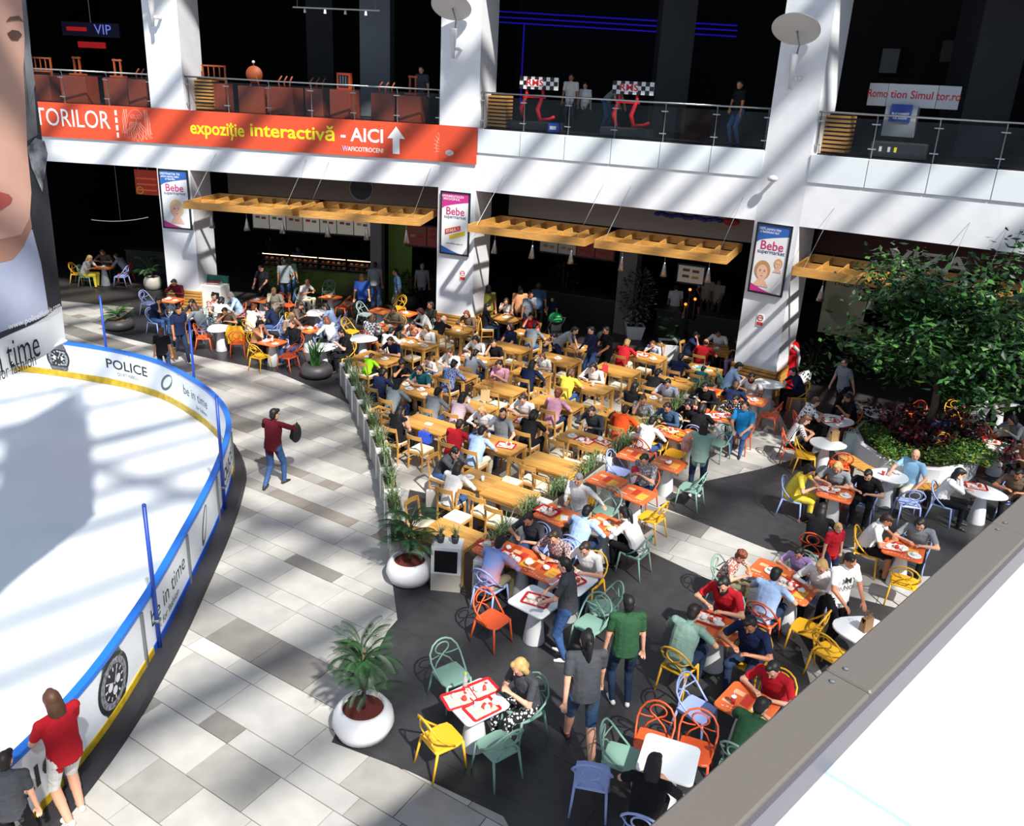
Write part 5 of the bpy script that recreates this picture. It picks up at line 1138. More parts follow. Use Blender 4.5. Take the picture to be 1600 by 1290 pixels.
 (80, 1093, 150, 'carry', 'rd', 'wh', 'long', 'c', 'h1W', None, 'in red tee and white shorts by the rink'), (8, 1186, 100, 'stand', 'dg', 'bk', 'short', 'd', '1K', None, 'in dark top at the bottom left corner'),
 (429, 646, 70, 'strap', 'mr', 'jn', 'short', 'k', 'l1', None, 'in maroon sweater walking with a black bag'),
 (1132, 912, 245, 'eat', 'rd', 'dj', 'short', 'k', 'bT1', 'm', 'in red tee with full black beard'), (1084, 956, 45, 'eat', 'lg', 'dj', 'short', 'd', 'T1', 'y', 'in grey green tee, back turned'),
 (1155, 967, 195, 'eat', 'nv', 'dj', 'short', 'k', 'T2', 'y', 'in navy tee with a watch'), (1206, 1047, 210, 'eat', 'rd', 'dj', 'short', 'k', '1', 'y', 'in red tee beside the parapet'),
 (1186, 1101, 30, 'hunch', 'gn', 'dj', 'short', 'k', '1', 'g', 'in bright green tee by the parapet'), (1175, 875, 345, 'eat', 'fl', 'kh', 'curly', 'a', 'K1', 'g', 'with auburn curls, a child in floral'),
 (1211, 897, 45, 'eat', 'lb', 'dj', 'short', 'k', '1', 'o', 'in white lilac polo, back turned'), (1242, 877, 240, 'eat', 'pu', 'bk', 'long', 'k', 'K1', 'g', 'in purple tee, a girl'),
 (1264, 898, 205, 'eat', 'wh', 'bk', 'long', 'y', 'l1', 'b', 'in a white shawl with blond hair'), (1309, 823, 290, 'stand', 'rd', 'nv', 'short', 'y', 'kh1', None, 'in red print tee, a boy standing'),
 (1397, 815, 345, 'eat', 'wh', 'bk', 'short', 'b', 'h2', 'y', 'in white tee with a blue print'), (1435, 832, 240, 'eat', 'gr', 'bk', 'bob', 'k', '1', 'b', 'in grey tee with dark bob, smiling'),
 (1360, 891, 290, 'carry', 'wh', 'bk', 'short', 'k', '2', None, 'in white lettered tee with blue strap, standing'), (1265, 733, 350, 'eat', 'yl', 'yl', 'bob', 'k', '1', 'b', 'in yellow and black with dark bob'),
 (1315, 737, 250, 'eat', 'gr', 'bk', 'bob', 'y', '1', 'o', 'with blond bob in grey, facing the camera'), (1342, 750, 205, 'eat', 'bk', 'bk', 'short', 'k', '1', 'b', 'in black tee beside the blond bob'),
 (1286, 796, 60, 'eat', 'bk', 'bk', 'long', 'k', '1', 'o', 'in black, back turned, on the near orange chair'), (1431, 710, 215, 'back', 'bs', 'cr', 'none', 'w', '1', 'bench', 'bald in light blue striped polo on the bench'),
 (1502, 740, 345, 'eat2', 'wh', 'bk', 'long', 'k', 'l1', 'b', 'in white top with long black hair'), (1541, 616, 350, 'eat', 'wh', 'bk', 'short', 'k', '1', 'm', 'in white under the tree'),
 (1582, 655, 190, 'hunch', 'gr', 'bk', 'bob', 'd', 'l1', 'b', 'in grey at the right edge under the tree'), (1471, 648, 90, 'upright', 'nv', 'bk', 'short', 'k', 'l1', 'y', 'in navy behind the tree trunk'),
 (1590, 690, 205, 'eat', 'tn', 'bk', 'bob', 'a', '1', 'o', 'in tan at the right edge'), (1590, 745, 200, 'eat', 'br', 'bk', 'short', 'k', '2', 'b', 'in dark brown right of the white top woman'),
 (1320, 566, 200, 'walk', 'gr', 'bk', 'short', 'k', '1', None, 'in grey walking in the shade by the tree'), (148, 403, 350, 'eat', 'wh', 'yl', 'long', 'y', '1', 'g', 'with fair hair and a long yellow skirt'),
 (160, 394, 280, 'eat', 'br', 'bk', 'long', 'a', '1', 'm', 'in brown facing the yellow skirt woman'), (175, 399, 200, 'hunch', 'gr', 'bk', 'short', 'k', '1', 'o', 'in grey in the dark left corner'),
]
for r_ in ROWS: folk(*r_)
for bi, px, d, face, pose, shirt, tr, hs, hc, opt, desc in ((2, 889, -3.0, 250, 'stand', 'wh', 'dg', 'short', 'k', '2', 'in white tee on the upper floor'), (2, 912, -3.2, 240, 'stand', 'wh', 'bk', 'short', 'k', 'K1', 'in white, smaller, on the upper floor'),
        (2, 945, -3.2, 330, 'bendover', 'gr', 'jn', 'short', 'k', '1', 'in grey bending by the second simulator'), (2, 1152, -1.2, 200, 'hips', 'bk', 'jn', 'short', 'k', '2', 'in black tee and jeans on the upper floor'),
        (1, 660, -2.0, 240, 'stand', 'dg', 'bk', 'short', 'k', '1', 'in grey behind the orange exhibits')):
    g = BAYS[bi].w(BAYS[bi].hit(px, 190, d)[0], d); place_person(g[0], g[1], radians(face), pose, shirt, tr, hs, hc, opt, None, desc, ZF, .86 if 'K' in opt else 1.0)
# ---------------------------------------------------------------- empty chairs
def free(kind, px, py, face, where, need=.12):
    x, y = G(px, py, .43); a = radians(face); x, y, a, t = snap(x, y, a, need, .3); SEATS.append([x, y, a, .25, False, ('c', kind, 'empty %s %s' % (CN[kind], where))])
for row in (
 ('o', 781, 972, 330, 'left of the empty white cafe table'), ('g', 705, 1052, 300, 'behind the table heaped with trays'), ('y', 690, 1152, 25, 'in front of the table heaped with trays'), ('g', 778, 1164, 140, 'at the bottom near the blond woman'),
 ('g', 938, 948, 190, 'behind the standing green tee man'), ('g', 909, 985, 190, 'between the two men who stand'), ('b', 1088, 1106, 320, 'behind the green tee man by the parapet'), ('o', 1018, 1158, 285, 'left of two at the bottom table'),
 ('o', 1090, 1172, 250, 'right of two at the bottom table'), ('g', 968, 1182, 330, 'at the bottom left of the bottom table'), ('b', 928, 1210, 80, 'cut by the bottom edge'), ('y', 1250, 975, 135, 'behind the white shawl woman'),
 ('y', 1315, 1006, 20, 'beside the paper bag table'), ('y', 1413, 908, 100, 'nearest the parapet on the right'), ('y', 1257, 708, 10, 'left of the drop-shaped table with a paper bag'), ('o', 1309, 720, 110, 'in front of the drop-shaped table with a paper bag'),
 ('b', 1420, 785, 120, 'in front of the bald man'), ('g', 1082, 756, 170, 'behind the woman on the phone, on the dark floor'), ('b', 967, 733, 300, 'behind the orange table of the dotted bag woman'), ('y', 1017, 700, 265, 'behind the empty orange pair, left'),
 ('y', 1052, 706, 265, 'behind the empty orange pair, right'), ('y', 997, 799, 120, 'between the dotted bag woman and the tied hair man'), ('g', 942, 797, 265, 'behind the table of the tied hair man'), ('y', 926, 786, 290, 'under the outstretched arm'),
 ('g', 1119, 690, 200, 'holding a white bag near the bright blue tee'), ('o', 1190, 645, 185, 'right of the white tee bearded man'), ('g', 1177, 580, 270, 'at the slatted foot of the right column'), ('o', 1203, 587, 270, 'beside the red machine'),
 ('g', 1133, 600, 20, 'behind the black hoodie man'), ('b', 233, 473, 0, 'at the far left of the left group'), ('o', 326, 526, 30, 'left of the round table with the mustard jacket'), ('o', 372, 534, 100, 'under the mustard jacket'),
 ('y', 406, 556, 95, 'in front of the bearded man in tan'), ('o', 450, 556, 130, 'in front of the woman in blue jeans'), ('o', 449, 476, 340, 'left of the taupe dressed woman'), ('b', 494, 528, 280, 'behind the round table of the phone reader'),
 ('b', 528, 506, 200, 'right of the red brown haired woman'), ('g', 513, 456, 270, 'behind the far orange table of the straps man'), ('o', 537, 479, 175, 'alone near the royal blue top woman'), ('m', 570, 490, 350, 'left of the empty orange table'),
 ('y', 622, 479, 230, 'beside the empty orange table'), ('y', 548, 517, 300, 'behind the empty white table'), ('y', 125, 428, 340, 'left of the yellow skirt woman'), ('b', 190, 431, 170, 'right of the yellow skirt woman'),
 ('m', 1342, 640, 350, 'in the shade behind the planter bed'), ('o', 1425, 650, 200, 'behind the dark red plants'), ('y', 1497, 652, 250, 'right of the tree trunk'), ('o', 1537, 684, 10, 'at the edge of the planter bed'),
 ('w', 763, 795, 55, 'with its seat turned out to the sun'), ('w', 780, 815, 60, 'next to the planter with long grass'), ('w', 715, 808, 265, 'behind the lone wooden table'), ('w', 832, 748, 55, 'at the near left of the empty sunny table'),
 ('w', 848, 762, 60, 'at the near side of the empty sunny table'), ('w', 884, 712, 60, 'at the near left of the two tray table'), ('w', 921, 710, 60, 'at the near right of the two tray table'), ('w', 903, 718, 240, 'between the empty sunny table and the two tray table'),
 ('w', 782, 630, 60, 'before the table with the brown bag'), ('w', 926, 630, 60, 'before the table of the yellow top person'), ('w', 801, 592, 240, 'behind the table with the brown bag'), ('w', 879, 581, 60, 'before the table of the bending man'),
 ('w', 967, 602, 60, 'before the empty table, right side'), ('w', 1004, 579, 60, 'before the red topped lady table'), ('w', 1083, 595, 60, 'before the turquoise bag table'), ('w', 1021, 609, 60, 'before the black jacket table, left'),
 ('w', 1062, 612, 60, 'before the black jacket table, right'), ('w', 795, 566, 60, 'before the folded arms woman table'), ('w', 672, 649, 240, 'behind the phone reader table, left'), ('w', 702, 655, 240, 'behind the phone reader table, right'),
 ('w', 658, 702, 60, 'carrying a bright blue bag'), ('w', 728, 529, 60, 'at the foot of the middle column with a pink coat'), ('w', 647, 558, 60, 'before the glass covered table'), ('w', 899, 560, 60, 'behind the yellow top person'),
 ('w', 957, 558, 150, 'beside the standing man in black'), ('w', 754, 624, 240, 'behind the pink striped shirt table'), ('w', 660, 818, 350, 'half hidden by the palm'), ('w', 810, 752, 240, 'behind the joined empty table'),
 ('w', 940, 668, 240, 'behind the navy grey jacket'), ('w', 852, 640, 240, 'between the heather grey tee and pink tee'), ('w', 690, 540, 60, 'next to the white haired man'), ('w', 560, 580, 20, 'left of the neon green child'),
): free(*row)
for px, py, q in ((495, 588, .42), (640, 905, .42), (698, 915, .3), (337, 489, .42), (1222, 606, .36), (590, 690, .25), (1243, 598, .4), (1000, 540, .3), (1048, 560, .36), (240, 452, .3)): SEATS.append([*G(px, py), 0, q, True, None])
for p_ in resample(BED, 26): SEATS.append([p_[0], p_[1], 0, .12, True, None])
relax()
for x, y, a, r_, fx, pay in SEATS:
    if pay is None: continue
    if pay[0] == 'p':
        o_ = place_person(x, y, a, *pay[1:])
        if 'lettered tee' in pay[8]:      # print across the chest
            k_ = MB()
            for body_, z_, s_ in (('MY', 1.30, .15), ('NOS', 1.18, .10)):
                vs, fs = text2d(body_, s_, .008); k_.add([(-q[0], .048+.150*sqrt(max(0, 1-(q[0]/.193)**2)), z_+q[1]) for q in vs], fs)
            if k_.f: k_.build('shirt_print', mat('#17171b', .8), o_)
    else: chair(pay[1], x, y, a, pay[2])
# ---------------------------------------------------------------- plants
def leafmesh(name, pts, m, size=.12, seed=1, up=.3):
    """many small folded leaves round given points, joined in one mesh"""
    r = np.random.RandomState(seed); n = len(pts); p = np.array(pts, float)
    d = r.normal(size=(n, 3)); d[:, 2] = d[:, 2]*.5-up*.4; d /= np.linalg.norm(d, axis=1)[:, None]
    w = np.cross(d, r.normal(size=(n, 3))*.35+np.array([0, 0, 1.])); w /= np.linalg.norm(w, axis=1)[:, None]+1e-9
    s = size*(.7+.6*r.rand(n))[:, None]; nn = np.cross(d, w)
    v = np.stack([p, p+d*s*.45+w*s*.26+nn*s*.05, p+d*s, p+d*s*.45-w*s*.26+nn*s*.05], 1).reshape(-1, 3)
    me = bpy.data.meshes.new(name); f = [(4*i, 4*i+1, 4*i+2) for i in range(n)]+[(4*i, 4*i+2, 4*i+3) for i in range(n)]
    me.from_pydata(v.tolist(), [], f); ms = m if isinstance(m, (list, tuple)) else [m]
    for q in ms: me.materials.append(q)
    k = r.randint(0, len(ms), n); me.polygons.foreach_set('material_index', np.concatenate([k, k]).astype(int)); return me
def leafm(c, c2): 
    m = mat(c, .45, kind='leaf', col2=c2, scale=3, spec=.4); return m
LG = [leafm('#2f5a2a', '#234720'), leafm('#44752f', '#31602a'), leafm('#1f4222', '#18351c')]
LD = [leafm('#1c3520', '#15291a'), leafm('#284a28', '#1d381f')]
LV = [leafm('#8d948a', '#6f776c'), leafm('#4d564c', '#3a423a'), leafm('#2c362e', '#222a24')]
LM = [leafm('#5a1a2a', '#3c1420'), leafm('#7b2436', '#541a28'), leafm('#33161d', '#241014')]
GR = [leafm('#6f8a4a', '#4d6a34'), leafm('#a9b394', '#8c987a'), leafm('#3c5a30', '#2c4624')]
def blades(name, n, h, spread, m, seed=1, w=.012, area=(.1, .1), droop=.5):
    r = random.Random(seed); mb = MB()
    for i in range(n):
        a = r.uniform(0, 2*pi); L = h*r.uniform(.7, 1.15); o = spread*r.uniform(.3, 1.0); x, y = r.uniform(-area[0], area[0]), r.uniform(-area[1], area[1])
        dx, dy = cos(a), sin(a); px_, py_ = -dy*w, dx*w; vs = []
        for t in (0, .4, .75, 1.0):
            q = o*t**1.6; z = L*(t-droop*.6*t**3); ww = (1-t)**.7 if t < 1 else .05
            vs += [(x+dx*q+px_*ww, y+dy*q+py_*ww, z), (x+dx*q-px_*ww, y+dy*q-py_*ww, z)]
        mb.k = r.randrange(len(m)); mb.add(vs, [(0, 1, 3, 2), (2, 3, 5, 4), (4, 5, 7, 6)])
    return mb.mesh(name, m)
def frond_mesh(L=.9, nl=26, m=None, wid=.24):
    mb = MB(); pts = [(0, L*t*.72, L*(.85*t-.62*t*t)) for t in [i/10 for i in range(11)]]
    mb.tube(pts, [.012*(1-.08*i) for i in range(11)], 5)
    for i in range(nl):
        t = .18+.8*i/(nl-1); y = L*t*.72; z = L*(.85*t-.62*t*t); l = wid*(1-.55*abs(t-.45))
        for s in (-1, 1): mb.add([(0, y, z), (s*l*.5, y+l*.36, z+.004), (s*l, y+l*.75, z-.10*l-.05), (s*l*.5, y+l*.36+.016, z-.006)], [(0, 1, 2, 3)])
    return mb.mesh('frond', m or LG[0])
FRG, FRD, FRL = frond_mesh(m=LG[0]), frond_mesh(m=LD[1]), frond_mesh(m=LG[1])
def palm(t, z0, h, n, s, meshes, seed=1, trunk=True, tilt=(.1, 1.1)):
    r = random.Random(seed)
    if trunk: MB().tube([(0, 0, z0), (.02, .01, z0+h*.5), (.01, .0, z0+h)], [.03, .024, .016], 7).build('stem', mat('#5b5138', .8), t, True)
    for i in range(n):
        o = obj('frond', meshes[i % len(meshes)], t, (0, 0, z0+h*(.25+.75*r.random() if trunk else 1)), None)
        o.rotation_euler = (r.uniform(*tilt)*-1+.75, 0, i*2.399+r.uniform(-.3, .3)); o.scale = (s*r.uniform(.8, 1.15),)*3
def pot_profile(r, h): return [(r*.55, 0), (r*.86, h*.12), (r*1.0, h*.45), (r*.95, h*.75), (r*.78, h*.98), (r*.70, h), (r*.66, h*.96), (r*.66, h*.86)]
def pot(t, r, h, m, soil='#6b2c24', square=False):
    if square:
        mb = MB(); a, b = r*.72, r
        mb.add([(-a, -a, 0), (a, -a, 0), (a, a, 0), (-a, a, 0), (-b, -b, h), (b, -b, h), (b, b, h), (-b, b, h), (-b*.88, -b*.88, h), (b*.88, -b*.88, h), (b*.88, b*.88, h), (-b*.88, b*.88, h), (-b*.85, -b*.85, h*.88), (b*.85, -b*.85, h*.88), (b*.85, b*.85, h*.88), (-b*.85, b*.85, h*.88)],
               [(3, 2, 1, 0)]+[(k+i, k+(i+1) % 4, k+4+(i+1) % 4, k+4+i) for k in (0, 4, 8) for i in range(4)]+[(12, 13, 14, 15)]); mb.build('pot', m, t)
        MB().box((0, 0, h*.87), (b*1.66, b*1.66, .03)).build('soil', mat('#2c2018', .9), t)
    else:
        MB().lathe(pot_profile(r, h), 28).build('pot', m, t, True); MB().lathe([(.001, h*.85), (r*.655, h*.85), (r*.655, h*.87), (.001, h*.90)], 20).build('soil', mat(soil, .95, kind='noise', scale=20), t)
wpot = mat('#e9e9ea', .3); dpot = mat('#3f3d40', .5)
t = thing('potted_palm', 'feathery palm in a white round pot nearest the camera', 'plant', (*G(568, 1142), 0)); pot(t, .40, .42, wpot); palm(t, .36, .95, 34, .66, [FRG, FRD, FRD], 3)
t = thing('potted_palm', 'palm in a white round pot at the end of the planter row', 'plant', (*G(640, 905), 0)); pot(t, .40, .42, wpot); palm(t, .36, .85, 34, .70, [FRG, FRD, FRD], 8)
t = thing('potted_cycad', 'spiky cycad in a low dark bowl on the paving', 'plant', (*G(187, 514), 0)); pot(t, .46, .34, dpot, '#6a5a34'); palm(t, .3, .1, 18, .75, [FRG, FRL], 5, False, (.2, 1.0))
t = thing('potted_yucca', 'sword leaved yucca in a dark bowl beside the planter row', 'plant', (*G(495, 588), 0)); pot(t, .46, .38, dpot, '#3a3226'); o = obj('foliage', blades('foliage', 46, 1.05, .55, LG, 4, .03, (.1, .1), .5), t, (0, 0, .3)); tag(o, kind='stuff')
t = thing('potted_palm', 'dark palm beside the left column', 'plant', (*G(240, 452), 0)); pot(t, .34, .5, mat('#a9a49c', .6)); palm(t, .45, .5, 16, .9, [FRD, FRG], 6)
def shrub(px, py, h, r, n, ms, lab, potm=None, square=True, seed=1, size=.13, pr=.32, z=0.0):
    t = thing('potted_shrub', lab, 'plant', (*G(px, py), z)); rr_ = np.random.RandomState(seed); z0 = .0
    if potm: pot(t, pr, .48, potm, '#2c2018', square); z0 = .42
    for i in range(3): MB().tube([(0, 0, z0), (.1*cos(i*2.1), .1*sin(i*2.1), z0+h*.5), (.25*r*cos(i*2.1), .25*r*sin(i*2.1), z0+h*.85)], [.025, .018, .008], 6).build('stem', mat('#4a3b2a', .8), t)
    u = rr_.normal(size=(n, 3)); u /= np.linalg.norm(u, axis=1)[:, None]; q = rr_.rand(n)[:, None]**.4
    pts = u*q*np.array([r, r, h*.5])+np.array([0, 0, z0+h*.55]); o = obj('foliage', leafmesh('foliage', pts, ms, size, seed), t); tag(o, kind='stuff'); return t
shrub(450, 462, .9, .65, 420, LG, 'leafy bush beside the bakery queue', dpot, False, 11)
shrub(990, 528, 1.9, .62, 900, LV, 'tall pale variegated shrub in a white box', wpot, True, 12, .13)
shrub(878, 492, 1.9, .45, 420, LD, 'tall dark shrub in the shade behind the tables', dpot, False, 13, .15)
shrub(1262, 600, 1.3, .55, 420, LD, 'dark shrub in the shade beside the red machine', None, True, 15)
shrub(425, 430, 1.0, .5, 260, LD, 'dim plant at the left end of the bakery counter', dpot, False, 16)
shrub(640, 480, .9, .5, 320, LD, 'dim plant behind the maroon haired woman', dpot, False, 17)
shrub(1243, 598, .35, .28, 120, LD, 'low plant in a white round bowl', wpot, False, 18, .10, .42)
t = thing('potted_palm', 'palm in a white tapered box left of the right column', 'plant', (*G(1048, 560), 0)); pot(t, .40, .55, wpot, '#2c2018', True); palm(t, .5, .5, 18, .85, [FRG, FRD], 9)
# planter rows
grey_c = mat('#a7a49f', .75, kind='noise', col2='#8b8883', scale=5); white_b = mat('#e4e3df', .5)
GRASS = [blades('grass', 130, .58, .34, GR, s, .009, (.30, .07), .85) for s in (21, 22, 23)]
def planter_row(pts, name, where, z=.58):
    for i, (a, b) in enumerate(zip(pts[:-1], pts[1:])):
        L = hypot(b[0]-a[0], b[1]-a[1]); t = thing('planter_box', '%s grass planter box %s' % (('first', 'second', 'third', 'fourth', 'fifth', 'sixth', 'seventh', 'eighth', 'ninth', 'tenth', 'eleventh')[i], where), 'planter', ((a[0]+b[0])/2, (a[1]+b[1])/2, 0), atan2(b[1]-a[1], b[0]-a[0]), name)
        MB().box((0, 0, z/2), (L-.02, .28, z), ch=.01).build('box', grey_c, t); MB().box((-L/2+.10, 0, z/2+.03), (.18, .31, z+.07), ch=.01).build('end_block', white_b, t)
        MB().box((.08, 0, z+.005), (L-.28, .22, .02)).build('soil', mat('#3a2c20', .95), t)
        o = obj('grass', GRASS[i % 3], t, (.08, 0, z)); o.scale = (min(1.4, L*.9), 1, 1); tag(o, kind='stuff')
planter_row(ROW1, 'planters along the walkway', 'from the yucca along the walkway')
planter_row(ROW2, 'planters between wooden and orange tables', 'from the black screen up the inner row')
# ---------------------------------------------------------------- planter bed, bench and tree
bed = BED
t = thing('planter_bed', 'curved white planter bed with ground cover and dark red plants', 'planter')
MB().prism(bed, 0, .50, .03).build('bed_wall', mat('#d9dadb', .5), t)
cx = sum(p[0] for p in bed)/len(bed); cy = sum(p[1] for p in bed)/len(bed); ins = [(cx+(p[0]-cx)*.93, cy+(p[1]-cy)*.93) for p in bed]
MB().prism(ins, .49, .515).build('soil', mat('#2a2018', .95), t)
r = np.random.RandomState(4); A2 = ins if area2(ins) > 0 else ins[::-1]
gp_, mp_ = [], []
xs = [p[0] for p in ins]; ys = [p[1] for p in ins]
while len(gp_) < 2600 or len(mp_) < 1500:
    q = (r.uniform(min(xs), max(xs)), r.uniform(min(ys), max(ys)))
    dx = min(hypot(q[0]-p[0], q[1]-p[1]) for p in resample(ins[:7], 30))
    if dx < .55 and len(gp_) < 2600 and q[1] < cy+.6: gp_.append((q[0]+(cx-q[0])*.03, q[1]+(cy-q[1])*.03, .53+.22*r.rand()))
    elif dx >= .45 and len(mp_) < 1500 and hypot(q[0]-cx, q[1]-cy) < 2.0: mp_.append((*q, .55+.50*r.rand()))
tag(obj('ground_cover', leafmesh('ground_cover', gp_, [LG[0], LG[1], leafm('#7d8a2e', '#5f6d24')], .09, 31), t), kind='stuff'); tag(obj('red_foliage', leafmesh('red_foliage', mp_, LM+[LD[0]], .16, 32), t), kind='stuff')
bt_ = thing('curved_bench', 'curved wooden slat bench along the white planter bed', 'bench')
bp = resample([G(*p, .43) for p in [(1322, 712), (1345, 727), (1380, 744), (1425, 757), (1475, 762)]], 16)
for i, (a, b) in enumerate(zip(bp[:-1], bp[1:])):
    an = atan2(b[1]-a[1], b[0]-a[0]); MB().box(((a[0]+b[0])/2, (a[1]+b[1])/2, .42), (hypot(b[0]-a[0], b[1]-a[1])*.93, .38, .03), an, .004).build('slat', oak2, bt_)
for k in (1, 6, 10, 14):
    an = atan2(bp[k+1][1]-bp[k][1], bp[k+1][0]-bp[k][0]); MB().box((bp[k][0], bp[k][1], .2), (.05, .30, .405), an).build('support', mat('#3a3a3c', .6), bt_)
tx, ty = G(1447, 684, .5); TB = BAYS[3]
def keep(p):   # the crown spreads clear of the facade and its canopies
    X, Y = p[0]+tx-TB.A[0], p[1]+ty-TB.A[1]; d = X*TB.n[0]+Y*TB.n[1]; k = .45*max(0, p[2]-.8)/2.0
    q = max(d+k, 0); e = q if q > 2.0 else 1.55+.225*max(0, q)
    return (p[0]+TB.n[0]*(e-d), p[1]+TB.n[1]*(e-d), p[2])
tree = thing('ficus_tree', 'leafy green tree growing from the planter bed', 'tree', (tx, ty, .5)); bark = mat('#6a5a44', .85, kind='noise', col2='#4d4032', scale=12)
MB().tube([(0, 0, 0), (.03, .02, .8), (.0, .05, 1.5), (.08, .1, 2.3), (.1, .1, 3.2)], [.10, .085, .075, .06, .03], 9).build('trunk', bark, tree, True)
r = random.Random(9); lp = []
for i in range(30):
    a = i*2.399; zb = 1.15+2.55*(i/30); L = (2.45-.9*abs(i/30-.35))*r.uniform(.75, 1.08); up = r.uniform(-.05, .75)
    e = (.05+L*cos(a), .06+L*sin(a), zb+up*L*.6+.35); mid = (.05+L*.5*cos(a), .06+L*.5*sin(a), zb+up*L*.35+.30)
    MB().tube([(.04, .06, zb), keep(mid), keep(e)], [.03, .018, .006], 5).build('branch', bark, tree)
    for j in range(330):
        t_ = r.uniform(.28, 1.03); s_ = .16+.34*t_
        lp.append((.05+L*t_*cos(a)+r.gauss(0, s_*.62), .06+L*t_*sin(a)+r.gauss(0, s_*.62), zb+(up*L*.6+.35)*t_+r.gauss(-.05, s_*.5)))
for (x, y, zt) in ((1.1, .2, 5.15), (-.6, .1, 4.5), (2.2, -.2, 4.2), (.3, .4, 4.6)):
    MB().tube([keep((x*.4, y, 2.6)), keep((x*.85, y, 3.6)), keep((x, y, zt))], [.02, .012, .004], 5).build('branch', bark, tree)
    for j in range(70): q = r.random(); lp.append((x*(.6+.4*q)+r.gauss(0, .09), y+r.gauss(0, .09), 3.0+(zt-3.0)*q))
lp = [keep(q) for q in lp]
tag(obj('foliage', leafmesh('foliage', lp, LG+[leafm('#4f7a34', '#3c6228'), LD[1], LD[0]], .19, 33, .6), tree), kind='stuff')
# ---------------------------------------------------------------- single things on the court floor
x, y = G(698, 915); t = thing('screen_cabinet', 'white cabinet with a black front panel beside the palm', 'cabinet', (x, y, 0), radians(-4))
MB().box((0, 0, .16), (.50, .34, .32)).build('plinth', mat('#b9b1a4', .6), t); MB().box((0, 0, .58), (.50, .34, .52), ch=.008).build('body', mat('#e4e4e2', .4), t); MB().box((0, -.172, .57), (.38, .012, .40)).build('black_panel', mat('#0c0c0e', .15), t)
for px_, lb in ((-.12, 'small grass pot on the white cabinet, left'), (.12, 'small grass pot on the white cabinet, right')):
    p_ = thing('grass_pot', lb, 'plant', (x+px_, y, .84)); MB().lathe([(.05, 0), (.07, .12), (.06, .12), (.05, .05)], 12).build('pot', dpot, p_, True); tag(obj('grass', blades('grass', 40, .36, .22, GR, int(px_*100)+40, .007, (.02, .02), .7), p_, (0, 0, .08)), kind='stuff')
x, y = G(337, 489); t = thing('tray_return', 'white tray return cabinet with a green tray rack on top', 'cabinet', (x, y, 0), radians(-12))
MB().box((0, 0, .52), (.85, .6, 1.04), ch=.01).build('body', white_b, t); MB().box((.24, -.302, .68), (.28, .012, .3)).build('slot', dark_in, t)
MB().box((0, .25, 1.17), (.86, .08, .24)).build('tray_rack', mat('#2b7c6a', .5), t); MB().box((-.39, 0, 1.12), (.06, .5, .14)).build('tray_rack', mat('#2b7c6a', .5), t)
for i in range(4): tag(obj('stacked_tray', MB().box((0, 0, 0), (.42, .30, .02), ch=.006).mesh('stacked_tray', mat('#8a1f2b' if i % 2 else '#e8e4dc', .5)), None, (x+.05, y-.04, 1.05+.0225*i), radians(-12+i*3)), ('lowest', 'second', 'third', 'topmost')[i]+' tray stacked on the tray return cabinet', 'tray', 'trays on the return cabinet')
x, y = G(1222, 606); t = thing('red_machine', 'tall red rounded machine beside the right column', 'machine', (x, y, 0), radians(-35))
rd_ = mat('#c81420', .3)
MB().prism(rrect(.62, .58, .16), 0, 1.12, .05).build('body', rd_, t); MB().lathe([(.30, 1.10), (.31, 1.22), (.25, 1.40), (.12, 1.48), (.001, 1.50)], 20).build('dome', rd_, t, True); MB().tube([(.20, -.22, 1.38), (.30, -.12, 1.25), (.33, .0, 1.0), (.32, .0, .7)], .05, 8).build('side_panel', mat('#b9bcbc', .4), t, True); MB().lathe([(.05, 1.48), (.06, 1.58), (.001, 1.6)], 10).build('knob', mat('#1c1c1e', .4), t, True)
x, y = G(590, 690); t = thing('high_chair', 'wooden baby high chair beside the walkway planters', 'chair', (x+.05, y, 0), radians(-31))
for a in (-1, 1):
    for b in (-1, 1): MB().tube([(a*.24, b*.22, 0), (a*.17, b*.16, .72)], .02, 4).build('leg', oak, t)
    MB().box((a*.17, 0, .80), (.03, .36, .03)).build('arm_rest', oak, t)
for y_ in (-.16, .16): MB().box((0, y_, .80), (.36, .03, .05)).build('rail', oak, t)
MB().box((0, 0, .52), (.32, .30, .03)).build('seat', oak2, t); MB().box((0, -.19, .22), (.40, .03, .04)).build('stretcher', oak, t)
def bag(px, py, z, s, c, lab, cat='bag', rz=0.0, name='paper_bag'):
    x, y = G(px, py, z); t = thing(name, lab, cat, (x, y, z), rz); w, d, h = s
    mb = MB(); mb.add([(-w/2, -d/2, 0), (w/2, -d/2, 0), (w/2, d/2, 0), (-w/2, d/2, 0), (-w/2, -d*.35, h), (w/2, -d*.35, h), (w/2, d*.35, h), (-w/2, d*.35, h), (-w/2, 0, h*.6), (w/2, 0, h*.6)], [(3, 2, 1, 0), (0, 1, 5, 4), (2, 3, 7, 6), (1, 2, 9), (1, 9, 5), (2, 6, 9), (3, 0, 8), (0, 4, 8), (3, 8, 7), (4, 5, 6, 7)]); mb.build('body', mat(c, .75), t)
    for q in (-1, 1): MB().tube([(-w*.2, q*d*.3, h), (-w*.15, q*d*.3, h+.09), (w*.15, q*d*.3, h+.09), (w*.2, q*d*.3, h)], .006, 5).build('handle', mat(c, .7), t)
bag(1302, 688, TZ+.002, (.20, .12, .24), '#c39a63', 'brown paper bag on the drop-shaped white table', rz=.3); bag(1352, 984, TZ+.002, (.18, .11, .22), '#8c6a45', 'brown paper bag on the table beside the parapet', rz=.5)
bag(268, 560, .38, (.26, .14, .32), '#b98f5c', 'brown paper bag carried by the man in navy polo'); bag(293, 536, 0, (.24, .14, .30), '#c39a63', 'paper bag on the floor under the grey shawl woman')
